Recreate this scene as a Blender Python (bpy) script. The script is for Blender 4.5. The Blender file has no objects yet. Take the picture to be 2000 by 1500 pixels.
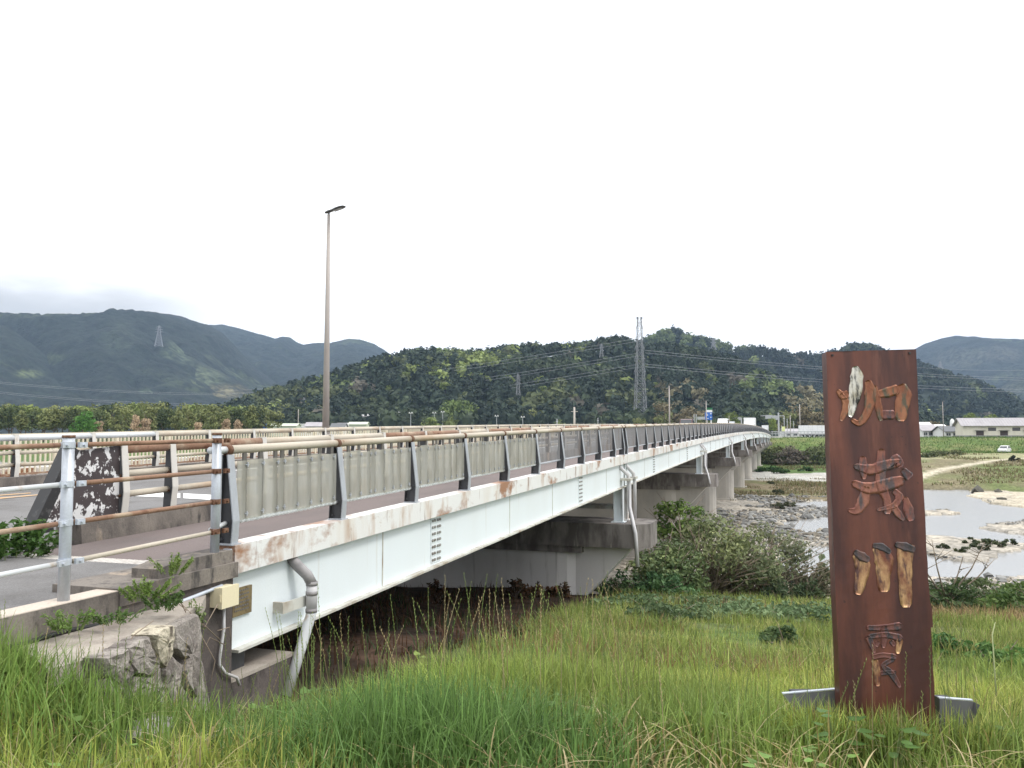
import bpy, math, random
import numpy as np
from mathutils import Vector, noise as mnoise

R = math.radians
sc = bpy.context.scene
col = sc.collection
rnd = random.Random(7)
rng = np.random.default_rng(11)

# ---------------------------------------------------------------- camera, sky, sun
F_PX = 1618.0
TH = math.atan(100 / F_PX)
cam_d = bpy.data.cameras.new("camera")
cam_d.sensor_width = 36.0
cam_d.lens = 36.0 * F_PX / 2000.0
cam_d.clip_start = 0.05
cam_d.clip_end = 20000
cam = bpy.data.objects.new("camera", cam_d)
col.objects.link(cam)
cam.location = (0, 0, 0)
cam.rotation_euler = (R(90) + TH, 0, 0)
sc.camera = cam

SUN_EL, SUN_AZ = R(52), R(112)          # azimuth clockwise from +Y
world = bpy.data.worlds.new("World")
sc.world = world
world.use_nodes = True
wn = world.node_tree
wn.nodes.clear()
wo = wn.nodes.new("ShaderNodeOutputWorld")
sky = wn.nodes.new("ShaderNodeTexSky")
sky.sky_type = 'NISHITA'
sky.sun_disc = False
sky.sun_elevation = SUN_EL
sky.sun_rotation = SUN_AZ
bg_sky = wn.nodes.new("ShaderNodeBackground")
bg_sky.inputs[1].default_value = 0.1
wn.links.new(sky.outputs[0], bg_sky.inputs[0])
# overcast deck: brighter towards the zenith, faint grey cloud texture
tc = wn.nodes.new("ShaderNodeTexCoord")
sep = wn.nodes.new("ShaderNodeSeparateXYZ")
wn.links.new(tc.outputs["Generated"], sep.inputs[0])
mr = wn.nodes.new("ShaderNodeMapRange")
mr.inputs[1].default_value = 0.0
mr.inputs[2].default_value = 1.0
mr.inputs[3].default_value = 1.3
mr.inputs[4].default_value = 2.15
wn.links.new(sep.outputs[2], mr.inputs[0])
mp = wn.nodes.new("ShaderNodeMapping")
mp.inputs['Scale'].default_value = (1.6, 1.6, 5.0)
wn.links.new(tc.outputs["Generated"], mp.inputs[0])
nz = wn.nodes.new("ShaderNodeTexNoise")
nz.inputs["Scale"].default_value = 1.7
nz.inputs["Detail"].default_value = 5
wn.links.new(mp.outputs[0], nz.inputs[0])
mr2 = wn.nodes.new("ShaderNodeMapRange")
mr2.inputs[1].default_value = 0.35
mr2.inputs[2].default_value = 0.6
mr2.inputs[3].default_value = 0.86
mr2.inputs[4].default_value = 1.0
wn.links.new(nz.outputs[0], mr2.inputs[0])
mul = wn.nodes.new("ShaderNodeMath")
mul.operation = 'MULTIPLY'
wn.links.new(mr.outputs[0], mul.inputs[0])
wn.links.new(mr2.outputs[0], mul.inputs[1])
# the low cloud bank resting on the left mountains: a greyer stretch of cloud near the horizon
dv = wn.nodes.new("ShaderNodeVectorMath"); dv.operation = 'NORMALIZE'
wn.links.new(tc.outputs["Generated"], dv.inputs[0])
nz2 = wn.nodes.new("ShaderNodeTexNoise"); nz2.inputs["Scale"].default_value = 6; nz2.inputs["Detail"].default_value = 4
wn.links.new(mp.outputs[0], nz2.inputs[0])
el = wn.nodes.new("ShaderNodeMath"); el.operation = 'MULTIPLY_ADD'
wn.links.new(nz2.outputs[0], el.inputs[0]); el.inputs[1].default_value = .06
wn.links.new(sep.outputs[2], el.inputs[2])
e1 = wn.nodes.new("ShaderNodeMapRange"); e1.interpolation_type = 'SMOOTHSTEP'
e1.inputs[1].default_value = .165; e1.inputs[2].default_value = .222; e1.inputs[3].default_value = 1; e1.inputs[4].default_value = 0
wn.links.new(el.outputs[0], e1.inputs[0])
e2 = wn.nodes.new("ShaderNodeMapRange"); e2.interpolation_type = 'SMOOTHSTEP'
e2.inputs[1].default_value = -.24; e2.inputs[2].default_value = -.46; e2.inputs[3].default_value = 0; e2.inputs[4].default_value = 1
wn.links.new(sep.outputs[0], e2.inputs[0])
e3 = wn.nodes.new("ShaderNodeMath"); e3.operation = 'MULTIPLY'
wn.links.new(e1.outputs[0], e3.inputs[0]); wn.links.new(e2.outputs[0], e3.inputs[1])
e4 = wn.nodes.new("ShaderNodeMapRange"); e4.inputs[3].default_value = 1.0; e4.inputs[4].default_value = .50
wn.links.new(e3.outputs[0], e4.inputs[0])
mul2 = wn.nodes.new("ShaderNodeMath"); mul2.operation = 'MULTIPLY'
wn.links.new(mul.outputs[0], mul2.inputs[0]); wn.links.new(e4.outputs[0], mul2.inputs[1])
bg_cloud = wn.nodes.new("ShaderNodeBackground")
bg_cloud.inputs[0].default_value = (0.985, 0.99, 1.0, 1)
wn.links.new(mul2.outputs[0], bg_cloud.inputs[1])
mxs = wn.nodes.new("ShaderNodeMixShader")
mxs.inputs[0].default_value = 0.93
wn.links.new(bg_sky.outputs[0], mxs.inputs[1])
wn.links.new(bg_cloud.outputs[0], mxs.inputs[2])
wn.links.new(mxs.outputs[0], wo.inputs[0])

sun_d = bpy.data.lights.new("sun", 'SUN')
sun_d.energy = 1.5
sun_d.angle = R(14)
sun_d.color = (1.0, 0.96, 0.9)
sun = bpy.data.objects.new("sun", sun_d)
col.objects.link(sun)
sun.rotation_euler = (R(90) - SUN_EL, 0, R(180) - SUN_AZ + R(0))
# sun direction: from azimuth SUN_AZ (clockwise from +Y)
_d = Vector((math.sin(SUN_AZ) * math.cos(SUN_EL), math.cos(SUN_AZ) * math.cos(SUN_EL), math.sin(SUN_EL)))
sun.rotation_euler = _d.to_track_quat('Z', 'Y').to_euler()

sc.view_settings.view_transform = 'Standard'
sc.view_settings.look = 'None'
sc.view_settings.exposure = 0.32
sc.view_settings.gamma = 1.0
sc.view_settings.use_curve_mapping = False
sc.cycles.use_denoising = True
sc.cycles.max_bounces = 6
sc.cycles.transparent_max_bounces = 16
sc.cycles.volume_bounces = 0

# ---------------------------------------------------------------- measuring helpers
CT, ST = math.cos(TH), math.sin(TH)
def at(px, py, Y):
    """World point at ground distance Y seen at photo pixel (px,py)."""
    dx = (px - 1000) / F_PX
    dy = (750 - py) / F_PX
    t = Y / (CT - dy * ST)
    return (dx * t, Y, t * (ST + dy * CT))
def on_z(px, py, z):
    dx = (px - 1000) / F_PX
    dy = (750 - py) / F_PX
    t = z / (ST + dy * CT)
    return (dx * t, t * (CT - dy * ST), z)

BA = math.atan2(.9486, .3165)            # heading of the bridge
CB, SB = math.cos(BA), math.sin(BA)
def w_uv(u, v, z=0.0):
    return (u * CB - v * SB, u * SB + v * CB, z)
def to_uv(x, y):
    return x * CB + y * SB, -x * SB + y * CB
V0 = 4.9                                  # outer face of the near edge beam
U0, U1 = 6.55, 246.8                      # bridge ends
def zf(u):
    Y = .9486 * u + 1.551
    return -1.21 + .0245 * Y - .000082 * Y * Y
PIERS = [26.3 + 24.5 * k for k in range(9)]

# ---------------------------------------------------------------- mesh helpers
class MB:
    def __init__(s):
        s.v, s.f = [], []
    def add(s, vs, fs):
        n = len(s.v)
        s.v += [tuple(p) for p in vs]
        s.f += [tuple(i + n for i in q) for q in fs]
        return s
    def hexa(s, p):
        return s.add(p, [(0, 3, 2, 1), (4, 5, 6, 7), (0, 1, 5, 4), (1, 2, 6, 5), (2, 3, 7, 6), (3, 0, 4, 7)])
    def box(s, x0, x1, y0, y1, z0, z1):
        return s.hexa([(x0, y0, z0), (x1, y0, z0), (x1, y1, z0), (x0, y1, z0),
                       (x0, y0, z1), (x1, y0, z1), (x1, y1, z1), (x0, y1, z1)])
    def prism(s, poly, vec):
        """poly: 3d outline, extruded by vec"""
        n = len(poly)
        a = [tuple(p) for p in poly]
        b = [(p[0] + vec[0], p[1] + vec[1], p[2] + vec[2]) for p in poly]
        fs = [tuple(range(n))[::-1], tuple(range(n, 2 * n))]
        fs += [(i, (i + 1) % n, n + (i + 1) % n, n + i) for i in range(n)]
        return s.add(a + b, fs)
    def tube(s, pts, r, n=8, cap=True):
        pts = [Vector(p) for p in pts]
        rs = list(r) + [r[-1]] * len(pts) if isinstance(r, (list, tuple)) else [r] * len(pts)
        vs, fs = [], []
        up0 = None
        for i, p in enumerate(pts):
            if i == 0: d = pts[1] - p
            elif i == len(pts) - 1: d = p - pts[i - 1]
            else: d = (pts[i + 1] - p).normalized() + (p - pts[i - 1]).normalized()
            d.normalize()
            if up0 is None:
                up0 = Vector((0, 0, 1)) if abs(d.z) < .9 else Vector((1, 0, 0))
            a = d.cross(up0)
            if a.length < 1e-4: a = d.orthogonal()
            a.normalize()
            b = a.cross(d).normalized()
            up0 = b
            for k in range(n):
                t = 2 * math.pi * k / n
                vs.append(p + a * (rs[i] * math.cos(t)) + b * (rs[i] * math.sin(t)))
        for i in range(len(pts) - 1):
            for k in range(n):
                k2 = (k + 1) % n
                fs.append((i * n + k, i * n + k2, (i + 1) * n + k2, (i + 1) * n + k))
        if cap:
            fs.append(tuple(range(n))[::-1])
            fs.append(tuple((len(pts) - 1) * n + k for k in range(n)))
        return s.add(vs, fs)
    def bar(s, p0, p1, w, h=None, up=(0, 0, 1)):
        """rectangular bar from p0 to p1"""
        h = h or w
        p0, p1 = Vector(p0), Vector(p1)
        d = (p1 - p0).normalized()
        a = d.cross(Vector(up))
        if a.length < 1e-4: a = d.cross(Vector((1, 0, 0)))
        a.normalize()
        b = a.cross(d).normalized()
        a *= w / 2
        b *= h / 2
        return s.hexa([p0 - a - b, p0 + a - b, p0 + a + b, p0 - a + b, p1 - a - b, p1 + a - b, p1 + a + b, p1 - a + b])
    def sweep(s, sec, us, zfun, v_off=0.0):
        """closed section [(v,z)...] swept along u, raised by zfun(u)"""
        n = len(sec)
        vs, fs = [], []
        for u in us:
            z0 = zfun(u)
            for (v, z) in sec: vs.append((u, v + v_off, z0 + z))
        for i in range(len(us) - 1):
            for k in range(n):
                k2 = (k + 1) % n
                fs.append((i * n + k, i * n + k2, (i + 1) * n + k2, (i + 1) * n + k))
        fs.append(tuple(range(n))[::-1])
        fs.append(tuple((len(us) - 1) * n + k for k in range(n)))
        return s.add(vs, fs)

ABS = {}
FRAME = {}
def _tag(o, label=None, cat=None, group=None, kind=None):
    if label: o["label"] = label
    if cat: o["category"] = cat
    if group: o["group"] = group
    if kind: o["kind"] = kind
    return o
def root(name, label, cat, pos, group=None, uv=False):
    o = bpy.data.objects.new(name, None)
    o.empty_display_size = .2
    col.objects.link(o)
    if uv:
        o.location = w_uv(*pos)
        o.rotation_euler = (0, 0, BA)
    else:
        o.location = pos
    ABS[o.name] = Vector(pos)
    FRAME[o.name] = uv
    return _tag(o, label, cat, group)
def mesh_of(name, mb, mat, center, smooth=False):
    me = bpy.data.meshes.new(name)
    cx, cy, cz = center
    me.from_pydata([(x - cx, y - cy, z - cz) for (x, y, z) in mb.v], [], mb.f)
    if mat: me.materials.append(mat)
    me.polygons.foreach_set("use_smooth", [smooth] * len(me.polygons))
    me.update()
    return me
def place(name, me, parent, c, uv=False, rot=None):
    o = bpy.data.objects.new(name, me)
    col.objects.link(o)
    c = Vector(c)
    if parent is None:
        o.location = w_uv(*c) if uv else c
        if uv: o.rotation_euler = (0, 0, BA)
        FRAME[o.name] = uv
    else:
        o.parent = parent
        o.location = c - ABS[parent.name]
        FRAME[o.name] = FRAME[parent.name]
    if rot: o.rotation_euler = rot
    ABS[o.name] = c
    return o
def part(mb, name, mat, parent=None, smooth=False, uv=False, label=None, cat=None, group=None, kind=None):
    a = np.array(mb.v)
    c = (a.min(0) + a.max(0)) / 2
    me = mesh_of(name, mb, mat, c, smooth)
    o = place(name, me, parent, c, uv)
    return _tag(o, label, cat, group, kind)
def copy_tree(o, parent=None):
    c = o.copy()
    col.objects.link(c)
    if parent is not None: c.parent = parent
    for ch in list(o.children): copy_tree(ch, c)
    return c
def np_mesh(name, V, faces, mat, cols=None, smooth=False, attr="Col"):
    """V (n,3); faces: list of (m,k) index arrays"""
    me = bpy.data.meshes.new(name)
    V = np.asarray(V, dtype=np.float32)
    me.vertices.add(len(V))
    me.vertices.foreach_set("co", V.ravel())
    tot = sum(f.size for f in faces)
    nf = sum(len(f) for f in faces)
    me.loops.add(tot)
    me.polygons.add(nf)
    me.loops.foreach_set("vertex_index", np.concatenate([f.ravel() for f in faces]).astype(np.int32))
    starts, p = [], 0
    for f in faces:
        starts.append(p + np.arange(len(f)) * f.shape[1])
        p += f.size
    me.polygons.foreach_set("loop_start", np.concatenate(starts).astype(np.int32))
    me.polygons.foreach_set("use_smooth", np.full(nf, smooth))
    if cols is not None:
        a = me.color_attributes.new(attr, 'FLOAT_COLOR', 'POINT')
        c4 = np.ones((len(V), 4), dtype=np.float32)
        c4[:, :3] = cols
        a.data.foreach_set("color", c4.ravel())
    if mat: me.materials.append(mat)
    me.update(calc_edges=True)
    me.validate()
    return me
def np_obj(name, V, faces, mat, cols=None, smooth=False, parent=None, **tags):
    V = np.asarray(V, dtype=np.float64)
    c = (V.min(0) + V.max(0)) / 2
    me = np_mesh(name, V - c, faces, mat, cols, smooth)
    o = place(name, me, parent, c)
    return _tag(o, **tags)

# ---------------------------------------------------------------- vector noise
def _hash(ix, iy, iz, seed):
    h = (ix.astype(np.int64) * 374761393 + iy.astype(np.int64) * 668265263 + iz.astype(np.int64) * 2147483647 + seed * 974711) & 0x7fffffff
    h = ((h ^ (h >> 13)) * 1274126177) & 0x7fffffff
    return ((h ^ (h >> 16)) & 0xffff) / 65535.0
def vnoise(x, y, seed=0):
    x = np.asarray(x, float); y = np.asarray(y, float)
    ix, iy = np.floor(x), np.floor(y)
    fx, fy = x - ix, y - iy
    fx = fx * fx * (3 - 2 * fx); fy = fy * fy * (3 - 2 * fy)
    z = np.zeros_like(ix)
    a = _hash(ix, iy, z, seed); b = _hash(ix + 1, iy, z, seed)
    c = _hash(ix, iy + 1, z, seed); d = _hash(ix + 1, iy + 1, z, seed)
    return (a * (1 - fx) + b * fx) * (1 - fy) + (c * (1 - fx) + d * fx) * fy
def fbm(x, y, oct=4, seed=0):
    s, a, t = 0, .5, 0
    for k in range(oct):
        s = s + a * vnoise(x * 2 ** k + 17.3 * k, y * 2 ** k - 9.1 * k, seed + k)
        t += a
        a *= .5
    return s / t

# ---------------------------------------------------------------- materials
def _new(name):
    m = bpy.data.materials.new(name)
    m.use_nodes = True
    nt = m.node_tree
    return m, nt, nt.nodes["Principled BSDF"]
def _pos(nt, stretch=(1, 1, 1), uv=True):
    g = nt.nodes.new("ShaderNodeNewGeometry")
    m1 = nt.nodes.new("ShaderNodeMapping")
    m1.inputs["Rotation"].default_value = (0, 0, -BA if uv else 0)
    nt.links.new(g.outputs["Position"], m1.inputs[0])
    m2 = nt.nodes.new("ShaderNodeMapping")
    m2.inputs["Scale"].default_value = stretch
    nt.links.new(m1.outputs[0], m2.inputs[0])
    return m2.outputs[0]
def _noise(nt, vec, scale, detail=6, rough=.6):
    n = nt.nodes.new("ShaderNodeTexNoise")
    n.inputs["Scale"].default_value = scale
    n.inputs["Detail"].default_value = detail
    n.inputs["Roughness"].default_value = rough
    nt.links.new(vec, n.inputs["Vector"])
    return n.outputs["Fac"]
def _rng(nt, x, a, b, c=0.0, d=1.0):
    n = nt.nodes.new("ShaderNodeMapRange")
    n.inputs[1].default_value = a; n.inputs[2].default_value = b
    n.inputs[3].default_value = c; n.inputs[4].default_value = d
    nt.links.new(x, n.inputs[0])
    return n.outputs[0]
def _mix(nt, fac, a, b):
    n = nt.nodes.new("ShaderNodeMix")
    n.data_type = 'RGBA'
    if hasattr(fac, "links"): nt.links.new(fac, n.inputs[0])
    else: n.inputs[0].default_value = fac
    for i, c in ((6, a), (7, b)):
        if hasattr(c, "links"): nt.links.new(c, n.inputs[i])
        else: n.inputs[i].default_value = (*c, 1)
    return n.outputs[2]
def _scale(nt, colr, fac):
    n = nt.nodes.new("ShaderNodeMix")
    n.data_type = 'RGBA'
    n.blend_type = 'MULTIPLY'
    n.inputs[0].default_value = 1
    nt.links.new(colr, n.inputs[6])
    nt.links.new(fac, n.inputs[7])
    return n.outputs[2]
def _bump(nt, bsdf, h, strength, dist=.02):
    b = nt.nodes.new("ShaderNodeBump")
    b.inputs["Strength"].default_value = strength
    b.inputs["Distance"].default_value = dist
    nt.links.new(h, b.inputs["Height"])
    nt.links.new(b.outputs[0], bsdf.inputs["Normal"])
def MAT(name, c1, layers=(), rough=.7, metal=0.0, fine=0.0, fscale=60, bump=0.0, bscale=40, bdist=.01, spec=.5):
    """layers: (colour, scale, lo, hi, stretch[, detail]) noise masks painted over c1 in turn"""
    m, nt, b = _new(name)
    cur = None
    base = c1
    for L in layers:
        c, s, lo, hi, st = L[:5]
        f = _rng(nt, _noise(nt, _pos(nt, st), s, L[5] if len(L) > 5 else 8), lo, hi)
        cur = _mix(nt, f, cur if cur is not None else base, c)
    if cur is None:
        n = nt.nodes.new("ShaderNodeRGB")
        n.outputs[0].default_value = (*c1, 1)
        cur = n.outputs[0]
    if fine:
        f = _rng(nt, _noise(nt, _pos(nt), fscale, 4), .3, .7, 1 - fine, 1 + fine)
        cur = _scale(nt, cur, f)
    nt.links.new(cur, b.inputs["Base Color"])
    b.inputs["Roughness"].default_value = rough
    b.inputs["Metallic"].default_value = metal
    b.inputs["Specular IOR Level"].default_value = spec
    if bump: _bump(nt, b, _noise(nt, _pos(nt), bscale, 6), bump, bdist)
    return m
def FOLIAGE(name, trans=.35, rough=.6, var=.25, attr="Col", scale=1.3):
    m, nt, b = _new(name)
    a = nt.nodes.new("ShaderNodeAttribute")
    a.attribute_name = attr
    f = _rng(nt, _noise(nt, _pos(nt), scale, 3), .3, .7, 1 - var, 1 + var)
    oi = nt.nodes.new("ShaderNodeObjectInfo")
    f2 = _rng(nt, oi.outputs["Random"], 0, 1, .85, 1.12)
    mm = nt.nodes.new("ShaderNodeMath"); mm.operation = 'MULTIPLY'
    nt.links.new(f, mm.inputs[0]); nt.links.new(f2, mm.inputs[1])
    c = _scale(nt, a.outputs["Color"], mm.outputs[0])
    nt.links.new(c, b.inputs["Base Color"])
    b.inputs["Roughness"].default_value = rough
    b.inputs["Specular IOR Level"].default_value = .25
    if trans:
        t = nt.nodes.new("ShaderNodeBsdfTranslucent")
        nt.links.new(c, t.inputs[0])
        mx = nt.nodes.new("ShaderNodeMixShader")
        mx.inputs[0].default_value = trans
        nt.links.new(b.outputs[0], mx.inputs[1])
        nt.links.new(t.outputs[0], mx.inputs[2])
        out = [n for n in nt.nodes if n.type == 'OUTPUT_MATERIAL'][0]
        nt.links.new(mx.outputs[0], out.inputs[0])
    return m

RUST = (.175, .078, .04)
RUSTD = (.10, .035, .018)
m_white = MAT("rusty_white_paint", (.70, .70, .685),
              [((.62, .57, .50), 1.5, .52, .76, (1, 1, .25)), ((.42, .28, .185), 2.1, .54, .72, (1.3, 1, .42)), (RUST, 4.2, .59, .70, (1.5, 1, .22)), ((.30, .15, .08), 1.1, .57, .66, (1, 1, 1.6), 12)],
              rough=.45, fine=.05, bump=.1)
m_girder = MAT("pale_girder_paint", (.72, .775, .80),
               [((.68, .72, .73), .9, .45, .75, (1, 1, .3)), ((.5, .47, .40), 3.0, .62, .85, (2.5, 1, .10)), ((.45, .36, .26), 1.7, .68, .80, (1.2, 1, .5), 12)], rough=.4, fine=.03)
m_flange = MAT("stained_flange_paint", (.55, .55, .50), [((.30, .24, .17), 2.2, .45, .7, (1, 1, 1)), (RUST, 5, .62, .74, (1, 1, 1))], rough=.6)
m_grey = MAT("grey_post_paint", (.36, .38, .41), [((.27, .28, .30), 6, .5, .75, (1, 1, .4))], rough=.45, fine=.05)
m_dark = MAT("dark_grey_steel", (.13, .135, .145), [((.09, .08, .075), 5, .5, .7, (1, 1, .5))], rough=.5)
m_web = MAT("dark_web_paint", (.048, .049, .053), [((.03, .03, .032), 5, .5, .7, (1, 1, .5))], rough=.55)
m_kerbtop = MAT("pale_kerb_top", (.52, .45, .38), [((.38, .33, .28), 2.5, .5, .7, (1, 1, 1)), ((.2, .18, .15), 11, .62, .75, (1, 1, 1))], rough=.9, fine=.12, bump=.3)
m_galv = MAT("galvanised_steel", (.52, .56, .62), [((.42, .44, .47), 8, .45, .7, (1, 1, .3)), ((.30, .17, .09), 9, .70, .80, (1, 1, .5))], rough=.42, metal=.25, fine=.06)
m_rustpipe = MAT("rusted_pipe", (.245, .14, .088), [((.36, .27, .19), 3, .5, .62, (1, 1, 1)), ((.13, .05, .028), 7, .55, .7, (1, 1, 1))], rough=.75, fine=.15, bump=.15)
m_creampipe = MAT("weathered_cream_pipe", (.47, .42, .34), [((.38, .29, .205), 1.3, .50, .66, (.5, 1, 1)), ((.22, .10, .05), 6, .62, .72, (1, 1, 1))], rough=.6, fine=.08)
m_whitepipe = MAT("white_grey_pipe", (.58, .60, .61), [((.42, .33, .24), 5, .62, .75, (1, 1, 1))], rough=.4)
m_rustbolt = MAT("rust_clamp", (.12, .055, .03), [((.25, .15, .09), 20, .5, .7, (1, 1, 1))], rough=.85)
m_cream = MAT("cream_paint", (.66, .60, .46), [((.45, .30, .18), 3, .62, .78, (1, 1, .4))], rough=.55)
m_gpost = MAT("beige_post_paint", (.55, .53, .49), [((.40, .28, .18), 3.5, .6, .75, (1, 1, .4))], rough=.5)
m_conc = MAT("weathered_concrete", (.20, .175, .15), [((.075, .065, .06), 1.6, .40, .60, (1, 1, .6)), ((.40, .32, .24), 2.1, .57, .68, (1, 1, .25)), ((.05, .045, .042), 9, .55, .70, (1, 1, .35), 12)], rough=.9, fine=.18, bump=.35)
m_conc_top = MAT("pale_concrete", (.36, .32, .275), [((.24, .205, .175), 2.5, .45, .65, (1, 1, 1)), ((.2, .18, .15), 11, .6, .75, (1, 1, 1))], rough=.9, fine=.15, bump=.3)
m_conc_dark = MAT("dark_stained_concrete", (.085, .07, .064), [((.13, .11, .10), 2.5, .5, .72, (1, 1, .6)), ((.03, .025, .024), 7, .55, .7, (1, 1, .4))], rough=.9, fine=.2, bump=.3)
m_pier = MAT("pier_concrete", (.60, .58, .56), [((.47, .45, .43), .7, .45, .7, (1, 1, .5)), ((.28, .26, .24), 2.5, .62, .8, (2, 2, .15))], rough=.85, fine=.08, bump=.15)
m_pier2 = MAT("river_pier_concrete", (.43, .40, .355), [((.33, .31, .28), .7, .45, .7, (1, 1, .5)), ((.22, .20, .18), 2.5, .62, .8, (2, 2, .15))], rough=.85, fine=.08, bump=.15)
m_cap = MAT("stained_pier_cap", (.21, .19, .175), [((.10, .088, .08), 1.6, .42, .6, (1.5, 1.5, .5)), ((.33, .30, .27), 3, .6, .72, (2, 2, .25))], rough=.9, fine=.15, bump=.25)
m_asphalt = MAT("asphalt", (.165, .16, .158), [((.11, .105, .10), 1.2, .45, .7, (1, 1, 1)), ((.22, .21, .2), .7, .6, .8, (.3, 1, 1))], rough=.9, fine=.35, fscale=90, bump=.5, bscale=120)
m_walk = MAT("mauve_pavement", (.155, .125, .118), [((.12, .1, .095), 1.5, .45, .7, (.4, 1, 1))], rough=.9, fine=.2, fscale=80, bump=.3, bscale=100)
m_line = MAT("road_paint", (.74, .74, .72), [((.45, .44, .42), 6, .58, .75, (1, 1, 1))], rough=.7)
m_yline = MAT("orange_road_paint", (.5, .32, .16), [((.3, .26, .22), 6, .5, .7, (1, 1, 1))], rough=.7)
m_peel = MAT("peeling_dark_paint", (.055, .043, .045), [((.045, .035, .036), 5, .4, .6, (1, 1, 1)), ((.66, .66, .66), 9, .555, .57, (1, 1, .75), 14), ((.6, .6, .6), 2.6, .56, .575, (1, 1, 1), 15), ((.62, .62, .62), 26, .66, .68, (1, 1, 1), 8)], rough=.55)
m_black = MAT("weathered_black_paint", (.020, .020, .021), [((.09, .09, .09), 9, .6, .75, (1, 1, 1))], rough=.5)
m_pvc = MAT("grey_plastic_pipe", (.56, .55, .56), [((.43, .41, .40), 4, .5, .7, (1, 1, .4))], rough=.45)
m_pvc_dark = MAT("old_grey_pipe", (.30, .285, .285), [((.19, .18, .18), 5, .45, .65, (1, 1, 1))], rough=.6)
m_box = MAT("cream_plastic", (.72, .64, .44), rough=.5, fine=.04)
m_under = MAT("old_girder_paint", (.30, .30, .28), [((.16, .13, .11), 2, .45, .7, (1, 1, .5))], rough=.7)
m_lamp = MAT("pale_pole_paint", (.36, .32, .295), [((.31, .275, .25), 3, .4, .7, (1, 1, .3))], rough=.5)
m_lamphead = MAT("grey_lamp_housing", (.075, .073, .075), rough=.4)
m_lens = MAT("lamp_lens", (.35, .35, .38), rough=.2)
# ---------------------------------------------------------------- terrain
WATER_Z = -7.62
def _poly_world(px):
    return np.array([on_z(x, y, WATER_Z)[:2] for x, y in px])
POOLS = [_poly_world(p) for p in (
    [(1480, 1130), (1520, 1090), (1548, 1076), (1590, 1067), (1640, 1071), (1730, 1084), (1815, 1082), (1850, 1092), (1900, 1101), (1935, 1098), (1965, 1084), (2010, 1076), (2120, 1078), (2140, 1130)],
    [(1498, 1029), (1530, 1019), (1560, 1015), (1600, 1011), (1650, 1008), (1720, 998), (1755, 975), (1775, 957), (1887, 957), (1898, 970), (1935, 984), (2000, 992), (2130, 996), (2130, 1078), (2000, 1067), (1880, 1055), (1800, 1049), (1640, 1044), (1560, 1041), (1520, 1036)],
    [(1515, 984), (1560, 980), (1640, 980), (1750, 980), (1750, 997), (1640, 997), (1570, 992)],
)]
BARS = [_poly_world(p) for p in (
    [(1922, 1034), (1955, 1023), (2000, 1016), (2110, 1012), (2110, 1047), (2000, 1043), (1960, 1040)],
    [(1790, 998), (1850, 999), (1862, 1003), (1800, 1007)],
    [(1500, 1032), (1545, 1029), (1552, 1031), (1500, 1037)],
)]
PATH = [at(1770, 914, 122)[:2], at(1860, 898, 137)[:2], at(1930, 888, 152)[:2], at(2000, 883, 163)[:2], at(2150, 880, 172)[:2]]
def in_poly(x, y, poly):
    ins = np.zeros(x.shape, bool)
    n = len(poly)
    for i in range(n):
        x0, y0 = poly[i]; x1, y1 = poly[(i + 1) % n]
        c = ((y0 > y) != (y1 > y))
        xi = (x1 - x0) * (y - y0) / (y1 - y0 + 1e-12) + x0
        ins ^= c & (x < xi)
    return ins
def seg_dist(x, y, pts):
    d = np.full(x.shape, 1e9)
    for (x0, y0), (x1, y1) in zip(pts[:-1], pts[1:]):
        dx, dy = x1 - x0, y1 - y0
        t = np.clip(((x - x0) * dx + (y - y0) * dy) / (dx * dx + dy * dy), 0, 1)
        d = np.minimum(d, np.hypot(x - x0 - t * dx, y - y0 - t * dy))
    return d
NEAR_U = [-60, 0, 3.5, 5, 7, 10, 16, 22, 28, 33, 37, 41, 44]
NEAR_Z = [-1.7, -1.66, -1.68, -1.83, -2.16, -2.68, -3.62, -4.55, -5.4, -6.15, -7.0, -7.42, -7.46]
FARL = ([44, 140, 176, 200, 215, 232, 246, 250, 4000], [-7.46, -7.46, -7.35, -6.9, -6.3, -5.0, -.75, -.6, -.9])
FARR = ([44, 128, 138, 150, 165, 190, 206, 220, 240, 245, 4000], [-7.46, -7.46, -6.4, -5.3, -4.85, -4.45, -3.95, -3.85, -.65, -.6, -.9])
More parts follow.
